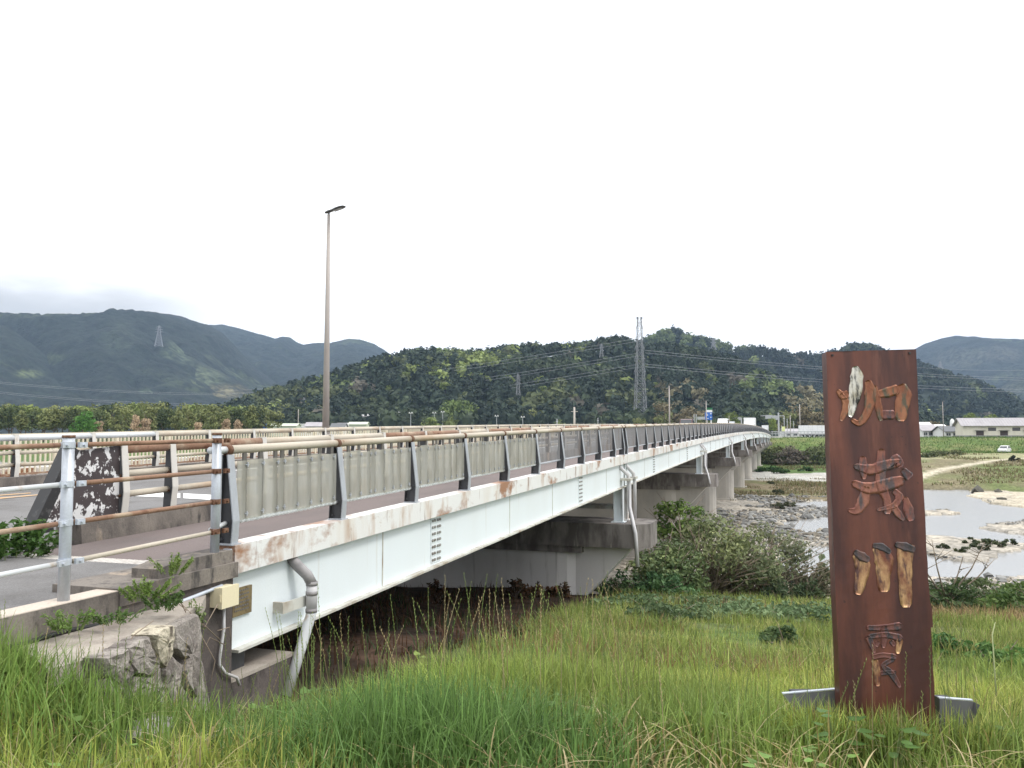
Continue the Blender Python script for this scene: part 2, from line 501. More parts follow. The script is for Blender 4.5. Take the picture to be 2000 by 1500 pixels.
def ground_z(x, y, fine=True):
    x = np.asarray(x, float); y = np.asarray(y, float)
    u, v = to_uv(x, y)
    near = np.interp(u, NEAR_U, NEAR_Z)
    a = x / np.maximum(y, 1)
    t = np.clip((a - .40) / .07, 0, 1); t = t * t * (3 - 2 * t)
    far = np.interp(u, *FARL) * (1 - t) + np.interp(u, *FARR) * t
    z = np.where(u < 44, near, far)
    # made ground below the approach road
    ap = np.clip((v - 4.95) / .2, 0, 1) * np.clip((6.4 - u) / .25, 0, 1)
    z = z * (1 - ap) + -1.47 * ap
    # hollow at the foot of the wing wall, bank against the kerb farther left
    z = z - .74 * (1 - ap) * np.exp(-((x + 1.95) / 1.15) ** 2 - ((y - 7.35) / 1.65) ** 2)
    z = z + (1 - ap) * .24 * np.exp(-((v - 4.6) / .75) ** 2) * np.clip((4.4 - u) / .6, 0, 1) * (u > -20)
    amp = np.clip((u - 1) / 20, .10, 1) * np.where(u > 240, .2, 1)
    flat = np.where((u > 44) & (u < 150), .35, 1.0)
    if fine:
        z = z + (1 - ap) * (amp * flat * .55 * (fbm(x / 5.5, y / 5.5, 3, 3) - .5) + .10 * flat * (fbm(x / .8, y / .8, 3, 5) - .5))
    # pools
    wx = x + 1.3 * (fbm(x / 4, y / 4, 3, 21) - .5) + .5 * (fbm(x, y, 2, 23) - .5); wy = y + 3.0 * (fbm(x / 4, y / 4, 3, 22) - .5)
    pool = np.zeros(x.shape, bool)
    for p in POOLS: pool |= in_poly(wx, wy, p)
    for p in BARS: pool &= ~in_poly(wx, wy, p)
    z = np.where(pool, -8.05, z)
    return z
def polar_grid():
    r = list(np.geomspace(.5, 40, 150)) + list(np.arange(40.7, 125, .7)) + list(np.arange(127, 262, 2.2)) + list(np.geomspace(270, 4700, 32))
    a = np.concatenate([np.linspace(-180, -44, 26)[:-1], np.linspace(-44, 44, 430), np.linspace(44, 180, 26)[1:-1]])
    rr, aa = np.meshgrid(np.array(r), np.radians(a), indexing='ij')
    return rr * np.sin(aa), rr * np.cos(aa)
GX, GY = polar_grid()
GZ = ground_z(GX, GY)
nr, na = GX.shape
idx = np.arange(nr * na).reshape(nr, na)
nxt = np.roll(idx, -1, axis=1)
quads = np.stack([idx[:-1], nxt[:-1], nxt[1:], idx[1:]], -1).reshape(-1, 4)[:, ::-1]
V = np.stack([GX, GY, GZ], -1).reshape(-1, 3)
V = np.vstack([V, [[0, 0, float(ground_z(np.array([0.]), np.array([0.]))[0])]]])
ctr = np.stack([np.full(na, nr * na), idx[0], nxt[0]], -1)[:, ::-1]
def lerp3(a, b, t):
    t = np.clip(t, 0, 1)[..., None]
    return a * (1 - t) + b * t
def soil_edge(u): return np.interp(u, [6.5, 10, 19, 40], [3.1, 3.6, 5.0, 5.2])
def ground_col(x, y, z):
    u, v = to_uv(x, y)
    n1 = fbm(x / 3, y / 3, 4, 41); n2 = fbm(x / 14, y / 22, 4, 42); n3 = fbm(x / .7, y / .7, 3, 43)
    C = lambda *c: np.broadcast_to(np.array(c), x.shape + (3,))
    c = lerp3(C(.085, .125, .035), C(.13, .12, .06), (n1 - .5) * 4)                        # bank turf
    c = lerp3(c, C(.20, .15, .08), (n2 - .56) * 9 * (u > 14))                              # dead grass
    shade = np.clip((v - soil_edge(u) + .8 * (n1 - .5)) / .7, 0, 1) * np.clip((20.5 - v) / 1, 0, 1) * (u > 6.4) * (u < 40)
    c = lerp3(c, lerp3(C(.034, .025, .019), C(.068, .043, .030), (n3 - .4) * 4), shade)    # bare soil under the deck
    grav = lerp3(C(.33, .305, .265), C(.44, .395, .325), (n1 - .38) * 4)
    grav = lerp3(grav, C(.20, .19, .17), (n3 - .6) * 6)
    g = np.clip((u - 38.5 + 4 * (n1 - .5)) / 2.5, 0, 1) * (u < 235)
    c = lerp3(c, grav, g)
    a = x / np.maximum(y, 1)
    left = a < .435
    brown = lerp3(C(.20, .165, .105), C(.145, .15, .07), (n1 - .45) * 4)
    bl = ((u > 103) & (u < 143) & left)
    c = lerp3(c, brown, bl * np.clip((n2 - .36) * 9, 0, 1))
    c = lerp3(c, C(.41, .40, .365), ((u > 143) & (u < 177) & left) * np.clip((n2 - .2) * 8, 0, 1))
    c = lerp3(c, C(.09, .14, .045), ((u > 177 - 8 * n1) & (u < 214) & left) * 1.0)
    sand = C(.46, .41, .32)
    c = lerp3(c, sand, ((u > 99) & (u < 129) & ~left) * np.clip((n1 - .2) * 5, 0, 1))
    br = ((u > 127 + 6 * (n1 - .5)) & (u < 206) & ~left)
    c = lerp3(c, lerp3(C(.19, .165, .10), C(.13, .155, .06), (n2 - .42) * 8), br * 1.0)
    c = lerp3(c, C(.30, .29, .17), ((u > 176) & (u < 212) & ~left) * np.clip((n2 - .2) * 6, 0, 1) * .8)
    lev = (u > np.where(left, 214, 206)) & (u < 246)
    c = lerp3(c, lerp3(C(.10, .145, .045), C(.17, .18, .075), (n1 - .45) * 4), lev * 1.0)
    c = lerp3(c, C(.12, .13, .075), (u >= 246) * 1.0)
    pd = seg_dist(x, y, PATH)
    c = lerp3(c, C(.50, .45, .35), np.clip((1.25 - pd) / .6, 0, 1) * .9)
    c = lerp3(c, C(.10, .095, .075), (z < WATER_Z - .1) * 1.0)
    c = lerp3(c, C(.17, .16, .14), np.clip((WATER_Z + .12 - z) / .1, 0, 1) * (z > WATER_Z - .12) * .7)
    return c
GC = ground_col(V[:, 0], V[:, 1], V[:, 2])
m_ground, nt, b = _new("earth_and_gravel")
a_ = nt.nodes.new("ShaderNodeAttribute"); a_.attribute_name = "Col"
vor = nt.nodes.new("ShaderNodeTexVoronoi"); vor.inputs["Scale"].default_value = 4.5
nt.links.new(_pos(nt, uv=False), vor.inputs["Vector"])
sepc = nt.nodes.new("ShaderNodeSeparateColor"); nt.links.new(vor.outputs["Color"], sepc.inputs[0])
f1 = _rng(nt, sepc.outputs[0], 0, 1, .62, 1.3)
f2 = _rng(nt, _noise(nt, _pos(nt, uv=False), .35, 8, .7), .3, .7, .75, 1.22)
mm = nt.nodes.new("ShaderNodeMath"); mm.operation = 'MULTIPLY'
nt.links.new(f1, mm.inputs[0]); nt.links.new(f2, mm.inputs[1])
nt.links.new(_scale(nt, a_.outputs["Color"], mm.outputs[0]), b.inputs["Base Color"])
b.inputs["Roughness"].default_value = .95
b.inputs["Specular IOR Level"].default_value = .1
_bump(nt, b, vor.outputs["Distance"], .5, .06)
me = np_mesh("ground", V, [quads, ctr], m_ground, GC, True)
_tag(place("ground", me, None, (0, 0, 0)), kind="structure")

# ---------------------------------------------------------------- river
m_water, nt, b = _new("river_water")
b.inputs["Base Color"].default_value = (.22, .22, .212, 1)
b.inputs["Roughness"].default_value = .22
b.inputs["Specular IOR Level"].default_value = .9
b.inputs["IOR"].default_value = 1.55
_bump(nt, b, _noise(nt, _pos(nt, (1, .5, 1), uv=False), 1.1, 4), .03, .05)
mb = MB().add([(-200, 34, WATER_Z), (260, 34, WATER_Z), (260, 150, WATER_Z), (-200, 150, WATER_Z)], [(0, 1, 2, 3)])
part(mb, "river", m_water, kind="structure")

# ---------------------------------------------------------------- hills and mountains
def fbm3r(x, y, seed):
    return 1 - np.abs(2 * fbm(x, y, 4, seed) - 1)
class Hill:
    def __init__(s, pts, D, front, back, seed, spur=.22, step=8, jag=0.0, base=-1.5):
        s.px = np.array([p[0] for p in pts], float); s.py = np.array([p[1] for p in pts], float)
        s.D, s.front, s.back, s.seed, s.spur, s.step, s.jag, s.base = D, front, back, seed, spur, step, jag, base
    def ridge(s, px):
        py = np.interp(px, s.px, s.py)
        return (850 - py) * s.D / F_PX
    def height(s, px, t):
        """t: -1 front foot, 0 ridge, 1 back foot"""
        h = s.ridge(px)
        f = 1 - np.abs(t)
        prof = np.where(t < 0, .62 * f + .38 * f * f * (3 - 2 * f), f)
        x = (px - 1000) / F_PX * s.D
        w = np.clip(np.abs(t) * 4, 0, 1) * np.clip(f * 3, 0, 1)
        n = fbm(x / (s.front * .55) + 7, t * 2.0 + 3 + x / (s.front * 1.3), 4, s.seed) - .5
        z = s.base + (h - s.base) * np.clip(prof + s.spur * w * n * 1.6, 0, 1.02)
        return np.where(t < 0, np.minimum(z, h * (1 + t * s.front / s.D) * .995), z)
    def xyz(s, px, t):
        Y = s.D + np.where(t < 0, t * s.front, t * s.back)
        return (px - 1000) / F_PX * s.D * (.35 + .65 * Y / s.D), Y, s.height(px, t)
    def build(s, name, mat, colfun, rows_f=60, rows_b=10, bumps=0.0, bscale=12):
        px = np.arange(s.px[0], s.px[-1] + 1, s.step)
        t = np.concatenate([np.linspace(-1, 0, rows_f)[:-1], np.linspace(0, 1, rows_b)])
        P, T = np.meshgrid(px, t, indexing='ij')
        X, Y, Z = s.xyz(P, T)
        if bumps:
            Z = Z + bumps * (fbm(X / bscale, Y / bscale, 3, s.seed + 9) - .5) * np.clip((1 - np.abs(T)) * 6, 0, 1) * np.clip(np.abs(T) * 7, .22, 1)
        n, k = P.shape
        ii = np.arange(n * k).reshape(n, k)
        q = np.stack([ii[:-1, :-1], ii[1:, :-1], ii[1:, 1:], ii[:-1, 1:]], -1).reshape(-1, 4)
        C = colfun(X, Y, Z, P, T)
        V = np.stack([X, Y, Z], -1).reshape(-1, 3)
        return np_obj(name, V, [q], mat, C.reshape(-1, 3), True, kind="structure")
HILL_A = Hill([(x_, y_ + (9 if 600 < x_ < 1230 else 19 if 1230 <= x_ < 1360 else 12 if 1360 <= x_ < 1500 else 5)) for x_, y_ in [(420, 822), (480, 800), (540, 777), (580, 764), (640, 749), (700, 727), (755, 706), (800, 698), (840, 693), (900, 697), (960, 692), (1000, 687), (1060, 689), (1100, 684), (1130, 686), (1170, 677), (1190, 674), (1225, 675), (1262, 676), (1300, 672), (1340, 680), (1380, 693), (1430, 708), (1470, 730), (1520, 758), (1560, 782), (1620, 802), (1700, 822), (1800, 838), (1900, 845)]], 760, 330, 260, 5, .25)
HILL_B = Hill([(x_, y_ + 6) for x_, y_ in [(1080, 740), (1180, 712), (1240, 690), (1275, 664), (1292, 655), (1312, 650), (1332, 655), (1345, 663), (1400, 676), (1440, 683), (1500, 691), (1560, 701), (1600, 705), (1640, 693), (1670, 680), (1700, 686), (1750, 704), (1800, 724), (1870, 747), (1920, 769), (1960, 791), (2010, 815), (2100, 832), (2200, 845)]], 1250, 450, 400, 8, .25)
MT_L = Hill([(-420, 600), (-200, 606), (-60, 612), (0, 613), (60, 613), (120, 616), (150, 615), (190, 614), (220, 611), (255, 606), (280, 607), (300, 609), (330, 612), (350, 617), (370, 624), (400, 633), (430, 648), (470, 690), (520, 735), (580, 775), (680, 812), (800, 840)], 2200, 1150, 500, 15, .55, 5)
MT_SPUR = Hill([(-420, 560), (-200, 590), (-60, 622), (0, 634), (20, 645), (60, 672), (110, 712), (150, 742), (200, 770), (300, 800), (420, 825)], 1650, 600, 400, 25, .3, 5)
MT_RIDGE = Hill([(180, 800), (240, 740), (290, 680), (310, 655), (330, 662), (360, 690), (420, 722), (470, 748), (520, 778), (600, 800), (700, 830)], 1800, 500, 500, 28, .3, 5)
MT_M = Hill([(330, 640), (400, 633), (430, 633), (460, 640), (500, 650), (535, 661), (550, 657), (565, 659), (580, 669), (590, 673), (620, 669), (640, 670), (660, 664), (680, 661), (700, 662), (730, 672), (750, 683), (770, 696), (800, 712), (850, 735), (950, 780), (1050, 830)], 3000, 1300, 600, 35, .5, 5)
MT_R = Hill([(1560, 790), (1650, 750), (1720, 710), (1785, 684), (1810, 671), (1840, 661), (1870, 655), (1910, 657), (1960, 661), (2000, 662), (2100, 668), (2300, 690), (2500, 720)], 3100, 1300, 700, 45, .5, 5)
MT_R2 = Hill([(1820, 820), (1880, 800), (1920, 776), (1950, 760), (1975, 745), (2000, 737), (2040, 722), (2100, 700), (2300, 690), (2500, 700)], 2100, 700, 500, 55, .4, 5)
m_hill = FOLIAGE("wooded_slope", trans=0, rough=.9, var=.35, scale=.05)
def dark_wood(lights, pale=(.05, .065, .035), dark=(.011, .017, .013), freq=70.0, thr=.60):
    def fn(X, Y, Z, P, T):
        C = lambda *c: np.broadcast_to(np.array(c), X.shape + (3,))
        n = fbm(X / freq, Z / (freq * .5) + Y / freq, 4, 61)
        n2 = fbm(X / 9, (Y + 2 * Z) / 9, 3, 62)
        c = lerp3(C(*dark), C(dark[0] * 1.9, dark[1] * 1.8, dark[2] * 1.6), (n2 - .35) * 2.5)
        c = lerp3(c, C(*pale), (n - thr) * 10 * .8 * (n2 > .45))
        sy = 850 - F_PX * Z / Y
        sx = 1000 + F_PX * X / Y
        for (x0, y0, rx, ry, cc, k) in lights:
            d = ((sx - x0) / rx) ** 2 + ((sy - y0) / ry) ** 2 + 2.2 * (n2 - .5)
            c = lerp3(c, C(*cc), np.clip(1.3 - d, 0, 1) * k * np.clip(.5 + (n2 - .45) * 5, .15, 1))
        return c
    return fn
m_mt = FOLIAGE("mountain_forest", trans=0, rough=.95, var=.5, scale=.07)
_nt = m_mt.node_tree
_bump(_nt, _nt.nodes["Principled BSDF"], _noise(_nt, _pos(_nt, uv=False), .06, 5, .7), 1.0, 14)
MT_L.build("mountain", m_mt, dark_wood([(230, 660, 40, 40, (.06, .075, .05), .5)], freq=160, thr=.64), 150, 8, 22, 26)
MT_SPUR.build("mountain", m_mt, dark_wood([(55, 730, 30, 9, (.13, .16, .07), 1)], freq=150, thr=.72), 80, 8, 14, 22)
MT_RIDGE.build("mountain", m_mt, dark_wood([(345, 690, 38, 26, (.10, .13, .075), .9), (390, 735, 55, 26, (.11, .135, .075), .9), (440, 765, 50, 16, (.19, .17, .095), .9), (300, 765, 32, 8, (.1, .14, .08), .8)], freq=120, thr=.8), 90, 8, 16, 22)
MT_M.build("mountain", m_mt, dark_wood([], freq=200, thr=.66), 110, 8, 24, 30)
MT_R.build("mountain", m_mt, dark_wood([(1880, 700, 60, 22, (.10, .105, .08), .7), (1960, 690, 50, 18, (.10, .10, .08), .7)], freq=190, thr=.62), 120, 8, 24, 30)
MT_R2.build("mountain", m_mt, dark_wood([(1980, 765, 50, 22, (.085, .095, .06), .8)], freq=120, thr=.58), 80, 8, 16, 24)
wood_col = dark_wood([], freq=90, thr=.9, dark=(.012, .02, .013))
HILL_A.build("hill", m_hill, wood_col, 70, 10)
HILL_B.build("hill", m_hill, wood_col, 60, 10)
# ---------------------------------------------------------------- tree builders
m_leaf = FOLIAGE("leaves", trans=.3, rough=.65, var=.22, scale=.5)
m_leaf_far = FOLIAGE("distant_leaves", trans=.15, rough=.8, var=.25, scale=.12)
m_bark = MAT("bark", (.10, .075, .055), [((.05, .04, .03), 8, .45, .7, (1, 1, .3))], rough=.95)
m_twig = MAT("dry_twig", (.24, .19, .14), [((.12, .09, .065), 9, .45, .7, (1, 1, 1))], rough=.9)

def leaf_quads(P, N, size, g, aspect=1.0, sag=.15):
    """bent leaf quads at P with normals N; returns V (n*4,3), F (n,4)"""
    n = len(P)
    N = N / np.linalg.norm(N, axis=1, keepdims=True)
    t = g.normal(size=(n, 3))
    t -= (t * N).sum(1, keepdims=True) * N
    t /= np.linalg.norm(t, axis=1, keepdims=True)
    b = np.cross(N, t)
    s = np.broadcast_to(np.asarray(size), (n,))[:, None]
    V = np.stack([P - t * s * aspect, P - b * s * .62 + N * s * sag, P + t * s * aspect - N * s * sag, P + b * s * .62], 1)
    return V.reshape(-1, 3), np.arange(n * 4).reshape(n, 4)
def crown_lobes(kind, g, h, w):
    """centres/radii of foliage lobes for a tree of height h, width w, base at 0"""
    L = []
    if kind == 'round':
        for k in range(15):
            a, q = g.uniform(0, 6.28), math.sqrt(g.uniform(0, 1))
            zz = g.uniform(.38, .84)
            rr = w * .5 * q * .72 * math.sqrt(max(.1, 1 - ((zz - .55) / .45) ** 2))
            L.append((rr * math.cos(a), rr * math.sin(a), zz * h, w * g.uniform(.15, .24), h * g.uniform(.10, .16)))
    elif kind == 'cone':
        for k in range(14):
            zz = .16 + .78 * k / 13
            rr = w * .5 * (1.05 - zz) * g.uniform(.2, .6)
            a = g.uniform(0, 6.28)
            L.append((rr * math.cos(a), rr * math.sin(a), zz * h, w * .5 * (1.12 - zz) * .62, h * .085))
    elif kind == 'spread':
        for k in range(17):
            a, q = g.uniform(0, 6.28), math.sqrt(g.uniform(0, 1))
            zz = g.uniform(.25, .72) + .2 * (1 - q)
            L.append((w * .42 * q * math.cos(a), w * .42 * q * math.sin(a), zz * h, w * g.uniform(.11, .19), h * g.uniform(.08, .14)))
    elif kind == 'tall':
        for k in range(15):
            zz = g.uniform(.3, .92)
            a = g.uniform(0, 6.28)
            rr = w * .5 * g.uniform(.1, .65) * (1.15 - zz * .6)
            L.append((rr * math.cos(a), rr * math.sin(a), zz * h, w * g.uniform(.16, .24), h * g.uniform(.07, .12)))
    return L
def crown_mesh(kind, seed, h, w, nleaf, size, c1, c2, droop=0.0):
    g = np.random.default_rng(seed)
    L = crown_lobes(kind, g, h, w)
    Vs, Fs, Cs, off = [], [], [], 0
    c1, c2 = np.array(c1), np.array(c2)
    for (x, y, z, rx, rz) in L:
        n = nleaf // len(L)
        d = g.normal(size=(n, 3)); d /= np.linalg.norm(d, axis=1, keepdims=True)
        rad = g.uniform(.35, 1.08, n) ** .6
        P = np.array([x, y, z]) + d * rad[:, None] * np.array([rx, rx, rz])
        N = d + .55 * g.normal(size=(n, 3)) + np.array([0, 0, .45])
        V, F = leaf_quads(P, N, size * g.uniform(.6, 1.25, n), g)
        t = np.clip(g.uniform(0, 1) * .6 + g.uniform(0, .5, n), 0, 1)
        c = (c1 * (1 - t[:, None]) + c2 * t[:, None]) * g.uniform(.75, 1.2, n)[:, None]
        Vs.append(V); Fs.append(F + off); Cs.append(np.repeat(c, 4, 0)); off += len(V)
    return np.vstack(Vs), [np.vstack(Fs)], np.vstack(Cs)
def trunk_mb(seed, h, w, r):
    g = random.Random(seed)
    mb = MB()
    top = .62 * h
    pts = [(0, 0, -.3)]
    x = y = 0
    for k in range(1, 6):
        x += g.uniform(-.04, .04) * h * .4; y += g.uniform(-.04, .04) * h * .4
        pts.append((x, y, top * k / 5))
    mb.tube(pts, [r * (1 - .15 * k) for k in range(6)], 7)
    for k in range(6):
        i = g.randint(2, 4)
        a = g.uniform(0, 6.28)
        p = Vector(pts[i])
        q = p + Vector((math.cos(a) * w * .2, math.sin(a) * w * .2, h * .12))
        q2 = q + Vector((math.cos(a) * w * .14, math.sin(a) * w * .14, h * .14))
        mb.tube([p, q, q2], [r * .45, r * .3, r * .12], 5)
    return mb
TREE_CACHE = {}
def tree_proto(key, kind, h, w, nleaf, size, c1, c2, mat=None, seeds=(1, 2, 3)):
    if key in TREE_CACHE: return TREE_CACHE[key]
    out = []
    for s in seeds:
        V, F, C = crown_mesh(kind, s * 31 + len(key), h, w, nleaf, size, c1, c2)
        cm = np_mesh("crown", V, F, mat or m_leaf_far, C)
        tb = trunk_mb(s * 17, h, w, h * .022)
        tm = mesh_of("trunk", tb, m_bark, (0, 0, 0), True)
        out.append((cm, tm))
    TREE_CACHE[key] = out
    return out
def plant_tree(name, key, pos, sc_, label, cat, group=None, rot=None, k=None):
    pr = TREE_CACHE[key]
    cm, tm = pr[rnd.randrange(len(pr)) if k is None else k]
    r = root(name, label, cat, pos, group)
    s3 = (sc_, sc_, sc_) if not isinstance(sc_, tuple) else sc_
    r.scale = s3
    r.rotation_euler = (0, 0, rnd.uniform(0, 6.28) if rot is None else rot)
    for nm, me in (("crown", cm), ("trunk", tm)):
        o = bpy.data.objects.new(nm, me)
        col.objects.link(o)
        o.parent = r
    return r
DK, OL, PA, BR = ((.045, .064, .030), (.095, .12, .048)), ((.11, .135, .05), (.215, .23, .085)), ((.12, .17, .045), (.22, .26, .08)), ((.125, .105, .058), (.24, .20, .11))
tree_proto("dark", 'round', 9, 8, 1100, .34, *DK)
tree_proto("olive", 'round', 9, 8.5, 1100, .34, *OL)
tree_proto("bamboo", 'tall', 10, 5.5, 1000, .32, (.105, .135, .05), (.235, .25, .10))
tree_proto("pale", 'round', 9, 9, 1100, .38, *PA)
tree_proto("bright", 'round', 8, 8, 1500, .30, (.05, .13, .025), (.11, .24, .05), seeds=(1,))
tree_proto("copper", 'tall', 9, 5.2, 1300, .30, (.33, .245, .155), (.47, .36, .24), seeds=(1, 2))
tree_proto("brown", 'spread', 9, 12, 1200, .36, *BR)
tree_proto("cedar", 'cone', 12, 6, 800, .42, (.014, .026, .016), (.035, .05, .028))
tree_proto("dome", 'round', 9, 13, 2000, .36, (.10, .155, .04), (.17, .22, .07), seeds=(4,))

# ---- wood on the mid hills: one mass of crowns
def forest(name, hill, n, size, seed, patches, label_kind="stuff", tmax=-.02, tmin=-.97, ridge_n=260):
    g = np.random.default_rng(seed)
    px = g.uniform(hill.px[0], hill.px[-1], n)
    t = -g.uniform(0, 1, n) ** 1.15 * (-tmin) + tmax
    px = np.concatenate([px, g.uniform(hill.px[0], hill.px[-1], ridge_n)])
    t = np.concatenate([t, g.uniform(-.05, .01, ridge_n)])
    X, Y, Z = hill.xyz(px, t)
    keep = Z > 1.0
    X, Y, Z = X[keep], Y[keep], Z[keep]
    n = len(X)
    sx = 1000 + F_PX * X / Y; sy = 850 - F_PX * Z / Y
    nz1 = fbm(X / 38, (Y + Z) / 38, 3, seed + 3); nz2 = g.uniform(0, 1, n)
    cols = np.empty((n, 3))
    pal = {0: (.030, .044, .030), 1: (.045, .061, .033), 2: (.080, .095, .042), 3: (.19, .23, .075), 4: (.12, .155, .06), 5: (.095, .088, .07), 6: (.16, .145, .085)}
    kind = np.where(nz1 > .60, 1, 0)
    kind = np.where((nz2 > .955), 2, kind)
    kind = np.where((nz2 > .988), 5, kind)
    kind = np.where((nz2 < .022) & (nz1 > .4), 3, kind)
    for (x0, y0, rx, ry, kk, pr) in patches:
        d = ((sx - x0) / rx) ** 2 + ((sy - y0) / ry) ** 2
        kind = np.where((d < 1) & (g.uniform(0, 1, n) < pr), kk, kind)
    for k, c in pal.items(): cols[kind == k] = c
    cols *= g.uniform(.7, 1.3, (n, 1))
    s = size * g.uniform(.75, 1.25, n) * np.where(kind == 0, .85, 1.0) * np.where(kind == 3, .9, 1.0)
    hh = s * np.where(kind == 0, 1.25, 1.0)
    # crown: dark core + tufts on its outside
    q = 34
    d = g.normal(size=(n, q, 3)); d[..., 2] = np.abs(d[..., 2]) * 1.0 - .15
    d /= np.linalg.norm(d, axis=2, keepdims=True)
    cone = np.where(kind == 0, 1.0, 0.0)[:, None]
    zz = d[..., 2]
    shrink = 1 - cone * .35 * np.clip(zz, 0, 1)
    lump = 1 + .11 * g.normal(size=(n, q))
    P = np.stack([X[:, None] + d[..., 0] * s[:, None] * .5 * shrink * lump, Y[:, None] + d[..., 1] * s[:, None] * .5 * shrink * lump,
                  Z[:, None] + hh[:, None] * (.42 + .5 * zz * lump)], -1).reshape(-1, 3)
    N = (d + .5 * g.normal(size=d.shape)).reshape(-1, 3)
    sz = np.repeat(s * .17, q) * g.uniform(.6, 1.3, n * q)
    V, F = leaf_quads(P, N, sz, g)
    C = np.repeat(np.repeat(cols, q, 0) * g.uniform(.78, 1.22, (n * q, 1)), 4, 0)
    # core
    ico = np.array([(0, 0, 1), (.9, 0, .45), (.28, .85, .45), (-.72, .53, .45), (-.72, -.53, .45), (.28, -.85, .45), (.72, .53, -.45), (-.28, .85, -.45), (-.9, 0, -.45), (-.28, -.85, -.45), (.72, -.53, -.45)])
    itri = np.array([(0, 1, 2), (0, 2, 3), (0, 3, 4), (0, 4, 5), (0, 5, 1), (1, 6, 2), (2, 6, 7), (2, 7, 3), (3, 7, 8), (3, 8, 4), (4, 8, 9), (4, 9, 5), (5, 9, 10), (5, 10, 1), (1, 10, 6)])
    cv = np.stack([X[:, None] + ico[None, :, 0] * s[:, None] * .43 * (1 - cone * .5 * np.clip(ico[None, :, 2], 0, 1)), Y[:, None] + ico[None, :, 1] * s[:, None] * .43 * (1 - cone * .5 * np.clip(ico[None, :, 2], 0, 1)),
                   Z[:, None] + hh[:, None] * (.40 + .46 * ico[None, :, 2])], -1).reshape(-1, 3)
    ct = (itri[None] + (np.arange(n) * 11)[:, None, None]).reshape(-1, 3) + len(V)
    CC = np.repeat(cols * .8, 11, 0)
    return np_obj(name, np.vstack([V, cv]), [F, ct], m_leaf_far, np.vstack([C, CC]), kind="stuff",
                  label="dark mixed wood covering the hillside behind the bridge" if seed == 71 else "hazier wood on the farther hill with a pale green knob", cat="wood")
forest("forest", HILL_A, 3300, 10.5, 71, [
    (920, 722, 42, 18, 3, .6), (955, 722, 34, 16, 3, .45), (880, 705, 30, 10, 4, .5), (905, 745, 22, 20, 3, .5), (1000, 695, 20, 8, 3, .5), (855, 735, 16, 6, 3, .7), (870, 757, 12, 7, 3, .8),
    (1120, 680, 40, 10, 4, .5), (1060, 765, 14, 6, 3, .7), (1095, 785, 20, 12, 2, .7), (1090, 742, 8, 10, 3, .8), (1215, 763, 16, 12, 3, .5), (1335, 790, 45, 25, 6, .4), (1380, 740, 30, 16, 2, .5), (1440, 765, 20, 10, 5, .6),
    (600, 790, 60, 14, 2, .7), (520, 795, 60, 14, 2, .6), (700, 795, 50, 12, 2, .5), (720, 775, 40, 10, 5, .4), (790, 735, 25, 12, 3, .35), (820, 740, 12, 8, 3, .6), (650, 770, 50, 10, 4, .4),
    (1490, 780, 45, 22, 4, .6), (1500, 765, 50, 25, 4, .3), (1590, 800, 60, 20, 6, .7), (1080, 805, 60, 14, 2, .6), (1010, 815, 50, 10, 2, .6), (1250, 810, 50, 14, 2, .5), (1150, 810, 40, 12, 5, .4)])
forest("forest", HILL_B, 1900, 15, 83, [(1312, 664, 50, 24, 4, .9), (1385, 683, 60, 9, 4, .6), (1450, 690, 50, 6, 4, .4), (1930, 775, 60, 20, 4, .25), (1830, 775, 25, 5, 3, .6), (1660, 690, 60, 10, 1, .8), (1900, 740, 60, 30, 1, .5)])
